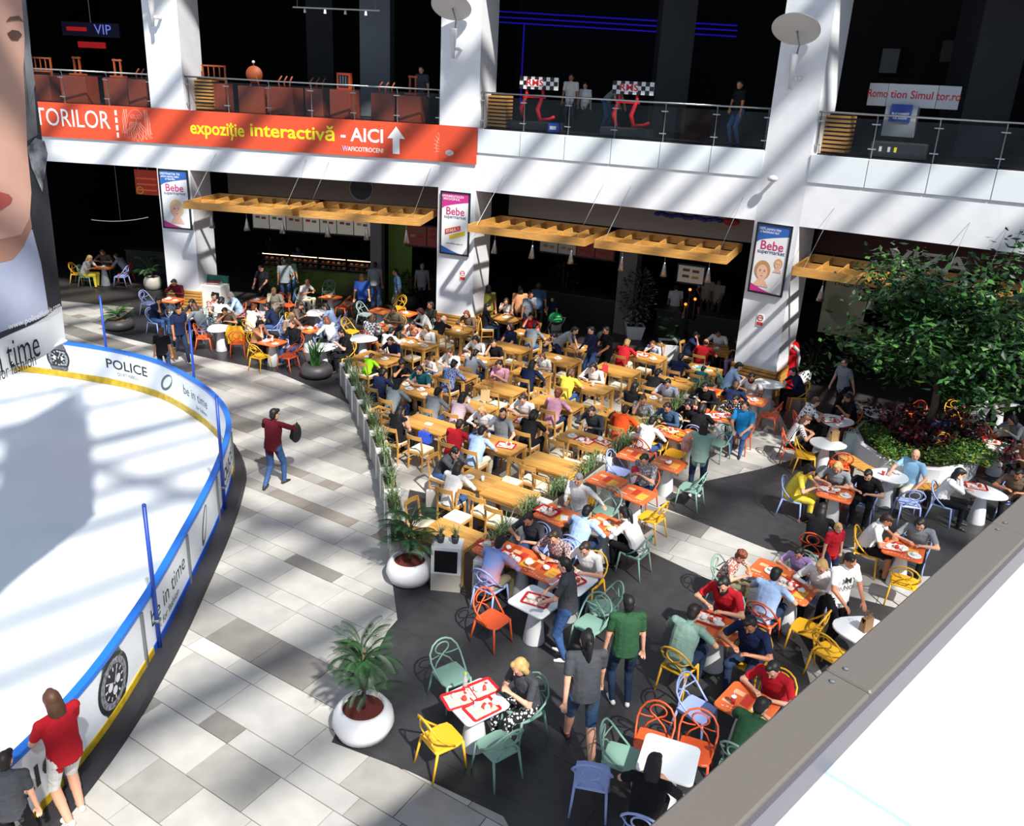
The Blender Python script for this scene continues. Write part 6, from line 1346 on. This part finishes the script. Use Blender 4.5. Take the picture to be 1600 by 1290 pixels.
bag(676, 790, 0, (.26, .14, .34), '#d9d4cc', 'white and red shopping bag on the floor by the couple'); bag(1325, 705, 0, (.30, .2, .5), '#cfdcd8', 'pale plastic bag at the corner of the planter bed'); bag(758, 625, TZ+.002, (.22, .14, .26), '#c9a878', 'brown paper bag on the pink striped shirt table')
bag(945, 580, TZ+.002, (.16, .1, .18), '#c8323a', 'red and white takeaway bag before the white shirt woman'); bag(664, 690, .47, (.30, .14, .22), '#2c4fc4', 'bright blue bag on an empty wooden chair', rz=-.5); bag(1122, 678, .44, (.24, .14, .24), '#e4e4e2', 'white bag on a green chair')
bag(763, 597, TZ+.002, (.26, .14, .08), '#8a5236', 'flat brown bag on the wooden table before the pink tee girl', rz=.4); bag(1095, 588, .48, (.30, .2, .26), '#1fa6bc', 'turquoise bag on a wooden chair'); bag(995, 741, TZ+.03, (.22, .12, .16), '#b8203a', 'red dotted bag held by the woman at the orange table')
def backpack(px, py, z, rz, c, lab):
    x, y = G(px, py, z); t = thing('backpack', lab, 'backpack', (x, y, z), rz); m = mat(c, .8, kind='cloth', scale=6)
    k = MB(); k.sphere((0, 0, .2), (.15, .09, .21), 14, 10); k.build('body', m, t, True); k = MB(); k.sphere((0, .08, .13), (.10, .045, .10), 12, 8); k.build('pocket', m, t, True); MB().tube([(-.02, -.03, .4), (0, -.03, .45), (.03, -.03, .4)], .01, 5).build('loop', m, t)
backpack(463, 690, .80, 1.2, '#1c1d22', 'black bag at the side of the maroon sweater walker'); backpack(938, 538, 1.0, .3, '#17181c', 'black backpack on the back of the man in navy'); backpack(1072, 705, .85, 1.8, '#d3a9ac', 'pink backpack of the woman on the phone'); backpack(957, 668, .46, .4, '#20242e', 'dark backpack behind the orange tee man')
x, y = G(366, 512, .82); t = thing('jacket', 'mustard jacket hung over an orange chair', 'jacket', (x, y, .30), .1)
k = MB(); nx, nz = 8, 8; vs = []
for i in range(nx+1):
    for j in range(nz+1): u = i/nx-.5; w = j/nz; vs.append((u*(.36+.10*(1-w)), .03*sin(u*14)+.06*(1-w), .58*w))
for i in range(nx+1):
    for j in range(nz+1): p_ = vs[i*(nz+1)+j]; vs.append((p_[0], p_[1]+.03, p_[2]))
N_ = (nx+1)*(nz+1); fs = []
for i in range(nx):
    for j in range(nz):
        a = i*(nz+1)+j; fs += [(a, a+nz+1, a+nz+2, a+1), (N_+a, N_+a+1, N_+a+nz+2, N_+a+nz+1)]
k.add(vs, fs); k.build('cloth', mat(K['mu'], .85, kind='cloth', scale=4), t, True)
for q in (-1, 1): MB().tube([(q*.17, .02, .54), (q*.25, .05, .30), (q*.24, .07, .10)], [.05, .045, .035], 8).build('sleeve', mat(K['mu'], .85, kind='cloth', scale=4), t, True)
# soda bottle on the heaped table
x, y = G(727, 1062, TZ+.1); t = thing('soda_bottle', 'clear bottle with a yellow cap on the heaped table', 'bottle', (x, y, TZ+.002)); MB().lathe([(.028, 0), (.032, .02), (.03, .12), (.013, .17), (.012, .19)], 12).build('bottle', mat('#cfd6cf', .1, alpha=.5), t, True); MB().lathe([(.015, .188), (.015, .21), (.001, .211)], 10).build('cap', mat('#e6d41c', .4), t)

x, y = G(872, 548); t = thing('stroller', 'green and grey baby stroller beside the bending man', 'stroller', (x-.15, y+.75, 0), radians(200))
for a in (-1, 1):
    MB().tube([(a*.22, -.35, .12), (a*.22, .0, .55), (a*.22, .40, 1.0)], .016, 6).build('frame_tube', steel, t, True); MB().tube([(a*.22, .35, .12), (a*.22, .05, .55)], .016, 6).build('frame_tube', steel, t, True)
    for yy in (-.35, .35): o = MB().lathe([(.03, -.025), (.12, -.02), (.12, .02), (.03, .025)], 16).build('wheel', mat('#1a1a1c', .7), t, True, (a*.24, yy, .12)); o.rotation_euler = (0, pi/2, 0)
MB().tube([(-.22, .40, 1.0), (.22, .40, 1.0)], .02, 6).build('handle', mat('#222224', .6), t); MB().box((0, -.02, .5), (.36, .42, .10), ch=.03).build('seat', mat('#2c2e33', .8), t); MB().box((0, .17, .70), (.36, .08, .42), ch=.03).build('backrest', mat('#2c2e33', .8), t)
q = MB(); q.lathe([(.24, 0), (.235, .10), (.18, .20), (.09, .26), (.001, .28)], 18); q.build('canopy', mat('#2fae62', .7), t, True, (0, .08, .82))
# ---------------------------------------------------------------- shops under the slab
b1, b2, b3, b0 = BAYS[1], BAYS[2], BAYS[3], BAYS[0]
def part(t, b, name, c, d, m, ch=0.0): return MB().box(c, d, 0, ch).build(name, m, t)
def counter(b, s0, s1, d, label, base, food=True, menu=None):
    t = thing('food_counter', label, 'counter', b.w((s0+s1)/2, d, 0), b.rz); w = s1-s0
    MB().box((0, .35, .45), (w, .7, .90)).build('base', base, t); MB().box((0, .33, .92), (w+.06, .78, .05), ch=.01).build('worktop', mat('#4a4038', .4), t)
    if food:
        n = max(2, int(w/1.1))
        for i in range(n):
            x = -w/2+w*(i+.5)/n; g = MB().box((x, .18, 1.18), (w/n-.05, .40, .46)).build('display_case', GLASS, t)
            for k, z in ((0, 1.0), (1, 1.18)):
                MB().box((x, .20, z), (w/n-.08, .34, .015)).build('shelf', chrome, g)
                for j in range(5):
                    q = MB(); q.sphere((x-(w/n-.3)/2+j*(w/n-.3)/4, .18, z+.045), (.07, .10, .045), 8, 6); q.build('pastry', mat(('#c98a3e', '#b5622e', '#d9b06a', '#a8482e')[(i+j+k) % 4], .7), g)
            MB().box((x, .02, 1.40), (w/n-.08, .02, .02)).build('case_light', mat('#ffdca8', .5, emit=5.0), g)
    return t
def menu(b, s0, s1, d, z0, z1, n, label, em=.10):
    t = thing('menu_board', label, 'menu board', b.w((s0+s1)/2, d, 0), b.rz); w = (s1-s0)/n; r = random.Random(int(s0*10)+3)
    MB().box((0, .08, (z0+z1)/2), (s1-s0+.06, .08, z1-z0+.08)).build('casing', mat('#2a2522', .6), t)
    for i in range(n):
        x = -(s1-s0)/2+w*(i+.5); c = r.choice(('#b9b2a6', '#c4bdb0', '#a89f92', '#8f3b30')); p = MB().box((x, .03, (z0+z1)/2), (w-.04, .03, z1-z0-.04)).build('panel', mat(c, .5, emit=em), t)
        for k in range(4):
            q = MB(); q.box((x-w*.18+.36*w*(k % 2), .012, z1-.16-.17*(k//2)-.02*k), (w*.26, .006, .09)); q.build('picture', mat(r.choice(('#7a3a26', '#b5843e', '#5a6a2c', '#8c2a22')), .6, emit=em*.6), p)
counter(b1, .35, 4.9, -4.2, 'bakery counter with lit pastry cases and lime green front', mat('#6a8a2c', .5, kind='noise', col2='#5a4a2c', scale=1.2))
menu(b1, .3, 4.9, -3.7, 2.45, 3.25, 7, 'row of bakery menu boards above the lit pastry cases', .22)
counter(b1, 6.3, 8.6, -4.4, 'dark food counter left of the middle column', mat('#2c2826', .5), False)
menu(b1, 6.2, 8.5, -3.9, 2.2, 2.95, 3, 'row of dim menu boards left of the middle column', .05)
counter(b2, .3, 3.4, -4.6, 'dark food counter right of the middle column', mat('#26221f', .5), False)
menu(b2, .5, 3.3, -4.3, 2.4, 3.0, 4, 'row of very dim menu boards right of the middle column', .02)
counter(b2, 5.0, 8.2, -4.4, 'dark counter with warm lamps left of the right column', mat('#2a2320', .5), False)
menu(b2, 5.6, 6.5, -4.2, 2.0, 2.6, 1, 'small pale sign above the dark counter', .12)
for i, (px, py) in enumerate(((1075, 455), (1083, 470), (1068, 478))):
    s_, z_ = b2.hit(px, py, -3.6); t = thing('warm_lamp', 'small warm counter lamp, %s of three' % ('first', 'second', 'third')[i], 'lamp', b2.w(s_, -3.9, 0), b2.rz, 'warm counter lamps'); MB().sphere((0, 0, z_), .05, 10, 7).build('bulb', mat('#ff8a3a', .5, emit=2.0), t); MB().tube([(0, 0, .9), (0, 0, z_-.04)], .01, 5).build('stand', steel, t)
for k, (b, s_, d, c, w, nm) in enumerate(((b1, 5.25, -3.4, '#6b6a6c', .42, 'grey'), (b2, 4.0, -4.0, '#6d6763', .62, 'taupe'))):
    o = MB().box((0, 0, 2.4), (w, w, 4.8)).build('trim_%d' % (6+k), mat(c, .7), None, False, b.w(s_, d, 0), b.rz); tag(o, '%s pier between the food counters' % nm, None, None, 'structure')
o = MB().box((0, 0, 2.3), (.9, .1, 4.6)).build('wall_green', mat('#5f7a1e', .6), None, False, b1.w(5.95, -4.0, 0), b1.rz); tag(o, 'green wall panel beside the grey pier', None, None, 'structure')
# fascia boards and lettering behind the canopies
for b, s0, s1, c, lab in ((b1, 0, b1.L, '#75665a', 'brown fascia behind the canopies, left of the middle column'), (b2, 0, b2.L, '#978d85', 'taupe fascia behind the canopies, right of the middle column'), (b3, 0, 9, '#4a2622', 'dark red fascia behind the tree')):
    t = thing('shop_fascia', lab, 'fascia', b.w((s0+s1)/2, -2.6, 0), b.rz); MB().box((0, 0, 4.34), (s1-s0, .12, .98)).build('board', mat(c, .7), t)
    if b is b1:
        q = MB(); q.tube([(p[0], -.07, p[1]) for p in ell(.8, 4.35, .42, .42, 24)], .03, 6, True); q.build('round_sign_rim', mat('#8f8a84', .5), t); q = MB(); flat(q, ell(.8, 4.35, .40, .40, 24), -.065); q.build('round_sign', mat('#1b1715', .5), t); q = MB(); letters(q, 'PANINI', .8, 4.42, .16, .003, 1, -.07)
    if b is b2:
        q = MB()
        for i in range(14): q.sphere((.9+i*.15, -.12, 4.42+.03*sin(i*1.7)), (.10, .06, .07), 7, 5)
        tag(q.build('light_garland', mat('#2b2f8c', .5), t), kind='stuff'); q = MB(); q.sphere((3.2, -.12, 4.42), (.25, .07, .12), 10, 7); q.build('red_ornament', mat('#a82a2a', .5), t)
    if b is b3:
        q = MB(); c0 = b3.hit(1450, 410, -2.5); letters(q, 'VIZA', c0[0]-4.5, c0[1], .62, .02, 1.5, -.07); q.build('lettering', mat('#f0ece6', .5), t)
s_, z_ = b3.hit(1318, 480, -3.6); t = thing('juice_poster', 'large pale hanging poster in the shade behind the tree', 'poster', b3.w(s_, -3.6, 0), b3.rz)
MB().box((0, 0, z_), (1.25, .03, 1.75)).build('sheet', mat('#b9b79a', .7, kind='noise', col2='#9a9a82', scale=1.5), t); q = MB(); letters(q, 'FRESH', -.05, z_+.72, .24, .01, 1, -.02); q.build('lettering', mat('#4a2a1c', .6), t); q = MB(); flat(q, ell(-.12, z_-.1, .30, .5, 20, rot=.5), -.018); q.build('printed_glass', mat('#8d8f74', .6), t)
MB().tube([(-.55, 0, z_+.87), (-.55, 0, ZS)], .008, 5).build('cord', steel, t); MB().tube([(.55, 0, z_+.87), (.55, 0, ZS)], .008, 5).build('cord', steel, t)
# dim shop at the far left
s_, z_ = b0.hit(230, 285, -5); t = thing('lit_sign', 'orange red lit sign in the dark left shop', 'sign', b0.w(s_, -5, 0), b0.rz); MB().box((0, 0, z_), (.95, .08, .95)).build('panel', mat('#a82c10', .5, emit=.25), t); MB().tube([(0, .1, z_+.4), (0, .1, ZS)], .02, 5).build('hanger', steel, t)
for k in range(3): MB().box((0, -.045, z_+.15-.22*k), (.8, .01, .06)).build('stripe', mat('#d9602a', .5, emit=.25), t)
s_, z_ = b0.hit(219, 297, -3); t = thing('round_sign', 'small golden round sign in the dark left shop', 'sign', b0.w(s_, -3, 0), b0.rz); q = MB(); q.tube([(p[0], 0, p[1]) for p in ell(0, z_, .12, .12, 20)], .025, 6, True); q.build('ring', mat('#b98a1c', .4, emit=.2), t); MB().tube([(0, 0, z_+.12), (0, 0, ZS)], .008, 5).build('cord', steel, t)
counter(b0, 4.6, 7.2, -5.2, 'dim bar counter in the dark left shop', mat('#3a3530', .5), False)
s_, z_ = b0.hit(187, 342, -5.0); t = thing('light_arc', 'thin white light arc above the dim bar', 'lamp', b0.w(s_, -5.0, 0), b0.rz); MB().tube([(-1.2+.24*i, 0, z_-.12+.012*(i-2)**2*.35) for i in range(11)], .012, 6).build('arc', mat('#ded9d0', .5, emit=.5), t); MB().tube([(0, .05, z_-.1), (0, .05, ZS)], .01, 5).build('hanger', steel, t)
# ---------------------------------------------------------------- upper floor
exo = mat('#75301a', .6, kind='noise', col2='#86391c', scale=2); wood_ex = mat('#8f431d', .6)
def exhibit(b, px, d, w, h, top, lab):
    s_ = b.hit(px, 165, d)[0]; t = thing('exhibit_stand', 'orange exhibit box '+lab, 'exhibit', b.w(s_, d, ZF), b.rz+random.uniform(-.25, .25))
    MB().box((0, 0, h/2), (w, .6, h), ch=.01).build('box', exo, t); m = wood_ex
    if top == 'frame':
        for x in (-w*.4, w*.4): MB().box((x, 0, h+.28), (.05, .05, .56)).build('upright', m, t)
        for z in (h+.12, h+.53): MB().box((0, 0, z), (w*.85, .05, .05)).build('crossbar', m, t)
        for k in range(3): MB().box((-w*.2+w*.2*k, 0, h+.32), (.03, .03, .4)).build('slat', m, t)
    elif top == 'press':
        for x in (-.10, .10): MB().box((x, 0, h+.30), (.05, .06, .60)).build('upright', m, t)
        MB().box((0, 0, h+.05), (.45, .3, .06)).build('base_board', m, t); MB().box((0, 0, h+.56), (.30, .08, .06)).build('crossbar', m, t)
    elif top == 'wheel':
        q = MB().lathe([(.001, -.025), (.27, -.025), (.27, .025), (.001, .025)], 24).build('wheel', m, t, True, (0, 0, h+.36)); q.rotation_euler = (pi/2, 0, .2)
        for x in (-.16, .16): MB().tube([(x, 0, h), (x*.2, 0, h+.36)], .022, 6).build('strut', m, t)
        MB().tube([(0, 0, h+.36), (.0, -.02, h+.72)], .012, 6).build('pin', m, t); MB().sphere((0, -.02, h+.74), .05, 10, 7).build('ball', mat('#c9c4bc', .4), t, True)
    elif top == 'arms':
        for k in range(3): MB().tube([(-.2+.2*k, 0, h), (-.25+.22*k, .02, h+.18), (-.12+.2*k, .04, h+.34)], .025, 6).build('arm', m, t, True)
    elif top == 'box':
        MB().box((0, 0, h+.26), (.5, .12, .5)).build('case', mat('#b8421c', .5), t); MB().box((0, -.065, h+.26), (.36, .02, .36)).build('dark_panel', dark_in, t)
        for k in range(3): MB().box((-.1+.1*k, -.08, h+.26), (.02, .02, .3)).build('rod', chrome, t)
for b, px, d, w, h, top, lab in ((b0, 72, -1.2, .95, .82, 'frame', 'with a slatted frame at the banner edge'), (b0, 128, -1.0, 1.0, .85, 'press', 'with a tall press, second from the left'), (b0, 190, -1.3, .8, .84, 'press', 'with two uprights left of the left column'), (b0, 226, -1.0, .7, .84, 'arms', 'close against the left column'),
        (b1, 338, -1.1, .95, .85, 'frame', 'with an arched frame right of the left column'), (b1, 400, -1.2, .9, .82, 'wheel', 'with a wooden wheel'), (b1, 446, -1.0, 1.0, .84, 'arms', 'with curved arms, in the middle of the bay'), (b1, 496, -1.5, .6, .84, 'arms', 'narrow, behind the railing post'),
        (b1, 539, -1.0, .75, .86, 'box', 'with a red case of rods'), (b1, 603, -1.3, .8, .82, 'arms', 'right of the grey inner column'), (b1, 645, -1.0, .85, .80, 'press', 'nearest the middle column')):
    exhibit(b, px, d, w, h, top, lab)
def simulator(px, d, lab):
    s_ = b2.hit(px, 170, d)[0]; t = thing('racing_simulator', 'red racing simulator under a checkered sign, '+lab, 'simulator', b2.w(s_, d, ZF), b2.rz); rd = mat('#b3121c', .4)
    MB().box((0, 0, .12), (1.5, .9, .24), ch=.02).build('platform', mat('#26282c', .5), t)
    for x in (-.42, .12): MB().tube([(x, .1, .24), (x-.10, .05, .6), (x+.02, .15, 1.05), (x+.0, .15, 1.25)], [.06, .07, .06, .04], 8).build('frame_arm', rd, t, True)
    MB().box((-.15, .15, .95), (.75, .05, .05)).build('crossbar', rd, t); MB().tube([(.12, .1, .30), (.45, .0, .34), (.62, -.05, .42)], .05, 8).build('seat_rail', rd, t, True)
    k = MB().box((0, .1, 1.36), (1.25, .06, .36)).build('sign_board', mat('#e9e9e9', .5), t); sq = mat('#17171a', .5)
    for i in range(10):
        for j in range(3):
            if (i+j) % 2 == 0: MB().box((-.562+.125*i, .065, 1.24+.12*j), (.125, .012, .12)).build('black_square', sq, k)
    q = MB(); letters(q, 'RMS', -.12, 1.36, .26, .02, 1.2, .052); q.build('lettering', mat('#c81a22', .5), k); MB().box((-.12, .058, 1.36), (.55, .004, .2)).build('letter_ground', mat('#f0f0f0', .5), k)
simulator(838, -1.3, 'left one'); simulator(985, -1.5, 'right one')
s_ = b2.hit(866, 200, -.6)[0]; t = thing('blue_case', 'small blue case with white marks behind the glass', 'case', b2.w(s_, -.6, ZF), b2.rz); MB().box((0, 0, .14), (.34, .2, .28), ch=.02).build('body', mat('#1c4fc0', .5), t); MB().box((0, -.105, .14), (.2, .012, .1)).build('white_mark', wht, t)
s_, z_ = b3.hit(1425, 150, -1.6); t = thing('simulator_sign', 'white angled sign board on a post behind the glass, red lettering', 'sign', b3.w(s_, -1.6, ZF), b3.rz); zz = z_-ZF; wb = mat('#b9bdc2', .5)
MB().box((0, 0, zz), (1.15, .08, .55)).build('centre_board', wb, t)
for q_ in (-1, 1): o = MB().box((q_*.27, 0, 0), (.54, .08, .55)).build('wing_board', wb, t, False, (q_*.575, 0, zz)); o.rotation_euler = (0, 0, q_*.45); k_ = MB(); letters(k_, 'Romo' if q_ < 0 else 'tor.ro', q_*.27, .02, .27, .012, .9, -.046); k_.build('lettering', mat('#c01822', .5), o)
q = MB(); letters(q, 'tion Simul', 0, zz+.02, .27, .012, .92, -.046); q.build('lettering', mat('#c01822', .5), t)
MB().box((-.15, 0, zz-.62), (.75, .5, .75)).build('post_box', mat('#8f949a', .5), t); p_ = MB().box((-.15, -.27, zz-.42), (.5, .02, .42)).build('placard', mat('#1c3c8c', .5), t); q = MB(); letters(q, 'BUCHAREST', -.15, zz-.44, .075, .003, 1, -.285); letters(q, 'AIR SHOW', -.15, zz-.55, .07, .003, 1, -.285); q.build('lettering', wht, t)
MB().box((-.15, 0, (zz-1.0)/2), (.3, .3, max(.1, zz-1.0))).build('foot', dark_in, t)
s_ = b3.hit(1405, 235, -.9)[0]; t = thing('equipment_case', 'black case with white and yellow tags behind the glass', 'case', b3.w(s_, -.75, ZF), b3.rz); MB().box((0, 0, .2), (1.3, .4, .4), ch=.03).build('body', mat('#1d2126', .5), t)
for x, c in ((-.4, '#c9ccd0'), (-.2, '#c9ccd0'), (-.05, '#d9d41c')): MB().box((x, -.205, .22), (.06, .012, .12)).build('tag', mat(c, .5), t)
# neon lines, signs and ceiling spots
bl_em = mat('#2416c8', .5, emit=.35)
for i, (pa_, pb_) in enumerate((((800, 17), (1152, 40)), ((800, 26), (1152, 48)), ((800, 34), (1150, 57)))):
    d = -9.0; a = b2.hit(*pa_, d); c = b2.hit(*pb_, d); t = thing('neon_line', 'blue neon line on the dark back wall, %s of three' % ('highest', 'middle', 'lowest')[i], 'neon light', b2.w(0, d, 0), b2.rz, 'blue neon lines'); MB().tube([(a[0]-1.2, 0, a[1]), (c[0], 0, c[1])], .028, 6).build('tube', bl_em, t)
    for q_ in (a[0], c[0]-.2): MB().box((q_, .12, (a[1]+c[1])/2), (.05, .22, .05)).build('bracket', dark_in, t)
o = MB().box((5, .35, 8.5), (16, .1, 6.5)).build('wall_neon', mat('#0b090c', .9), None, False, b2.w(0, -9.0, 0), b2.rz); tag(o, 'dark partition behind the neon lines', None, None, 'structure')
s_, z_ = b2.hit(817, 82, -8.6); t = thing('neon_line', 'upright blue neon tube right of the middle column', 'neon light', b2.w(s_, -8.6, ZF), b2.rz); MB().tube([(0, 0, 0.3), (0, 0, z_-ZF+1.0)], .03, 6).build('tube', bl_em, t); MB().box((0, 0, .15), (.12, .12, .3)).build('foot', dark_in, t)
s_, z_ = b0.hit(140, 46, -6); t = thing('neon_sign', 'blue and red neon sign reading VIP', 'sign', b0.w(s_, -6, 0), b0.rz); MB().box((0, .1, z_), (2.3, .1, .5)).build('panel', mat('#0d0a2a', .6, emit=.3), t); q = MB(); letters(q, 'VIP', .5, z_, .5, .0, 1, .04); q.build('lettering', mat('#6a70d0', .5, emit=.9), t); MB().box((-.55, .04, z_), (.8, .02, .14)).build('red_bar', mat('#c01414', .5, emit=.5), t); MB().box((0, .04, z_-.55), (1.1, .06, .22)).build('red_panel', mat('#b01818', .5, emit=.5), t); MB().tube([(0, .12, z_), (0, .12, 11.6)], .02, 5).build('hanger', steel, t)
s_, z_ = b1.hit(525, 14, -2.0); t = thing('track_light', 'white track with small spotlights above the exhibits', 'lamp', b1.w(s_, -2.0, 0), b1.rz); MB().box((0, 0, z_), (2.9, .04, .04)).build('track', mat('#b9b9b9', .5), t)
for x in (-1.3, 1.3): MB().tube([(x, 0, z_), (x, 0, 11.6)], .008, 5).build('wire', steel, t)
for k in range(4): MB().lathe([(.03, 0), (.045, -.12), (.02, -.12)], 10, (-1.05+.68*k, 0, z_-.03)).build('spot', mat('#d9d9d6', .4, emit=.0 if k % 2 == 0 else 1.5), t, True)
r = random.Random(14)
for i in range(16):
    b = BAYS[i % 4]; s_ = r.uniform(.5, min(b.L, 9)); d = -r.uniform(2.5, 9); g = b.w(s_, d)
    tag(MB().lathe([(.07, 0), (.07, -.03), (.001, -.03)], 10).build('downlight', mat('#fff2d9', .5, emit=2.0), None, False, (g[0], g[1], 11.6)), 'small round ceiling spot in the dark upper floor', 'lamp', 'ceiling spots of the upper floor')
for px, py, w, h, c in ((1390, 95, .5, .7, '#6a6a66'), (1545, 90, .7, .9, '#7a3a30'), (1485, 80, .5, .6, '#4a3a36')):
    s_, z_ = b3.hit(px, py, -7); t = thing('framed_picture', 'dim framed picture at px %d of the upper back wall' % px if False else ('dim %s picture on the dark upper wall' % {'#6a6a66': 'grey', '#7a3a30': 'reddish', '#4a3a36': 'brown'}[c]), 'picture', b3.w(s_, -7, 0), b3.rz); MB().box((0, 0, z_), (w, .04, h)).build('print', mat(c, .6), t); MB().box((0, .03, z_), (w+.08, .04, h+.08)).build('frame', dark_in, t)
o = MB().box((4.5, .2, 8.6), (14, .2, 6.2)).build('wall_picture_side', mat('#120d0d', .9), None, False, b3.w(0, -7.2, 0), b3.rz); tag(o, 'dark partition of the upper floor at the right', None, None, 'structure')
for pr in [CHAIR, WCHAIR, TRAY, CUPR, CUPW]+list(WT.values())+list(CT.values()): drop(pr)
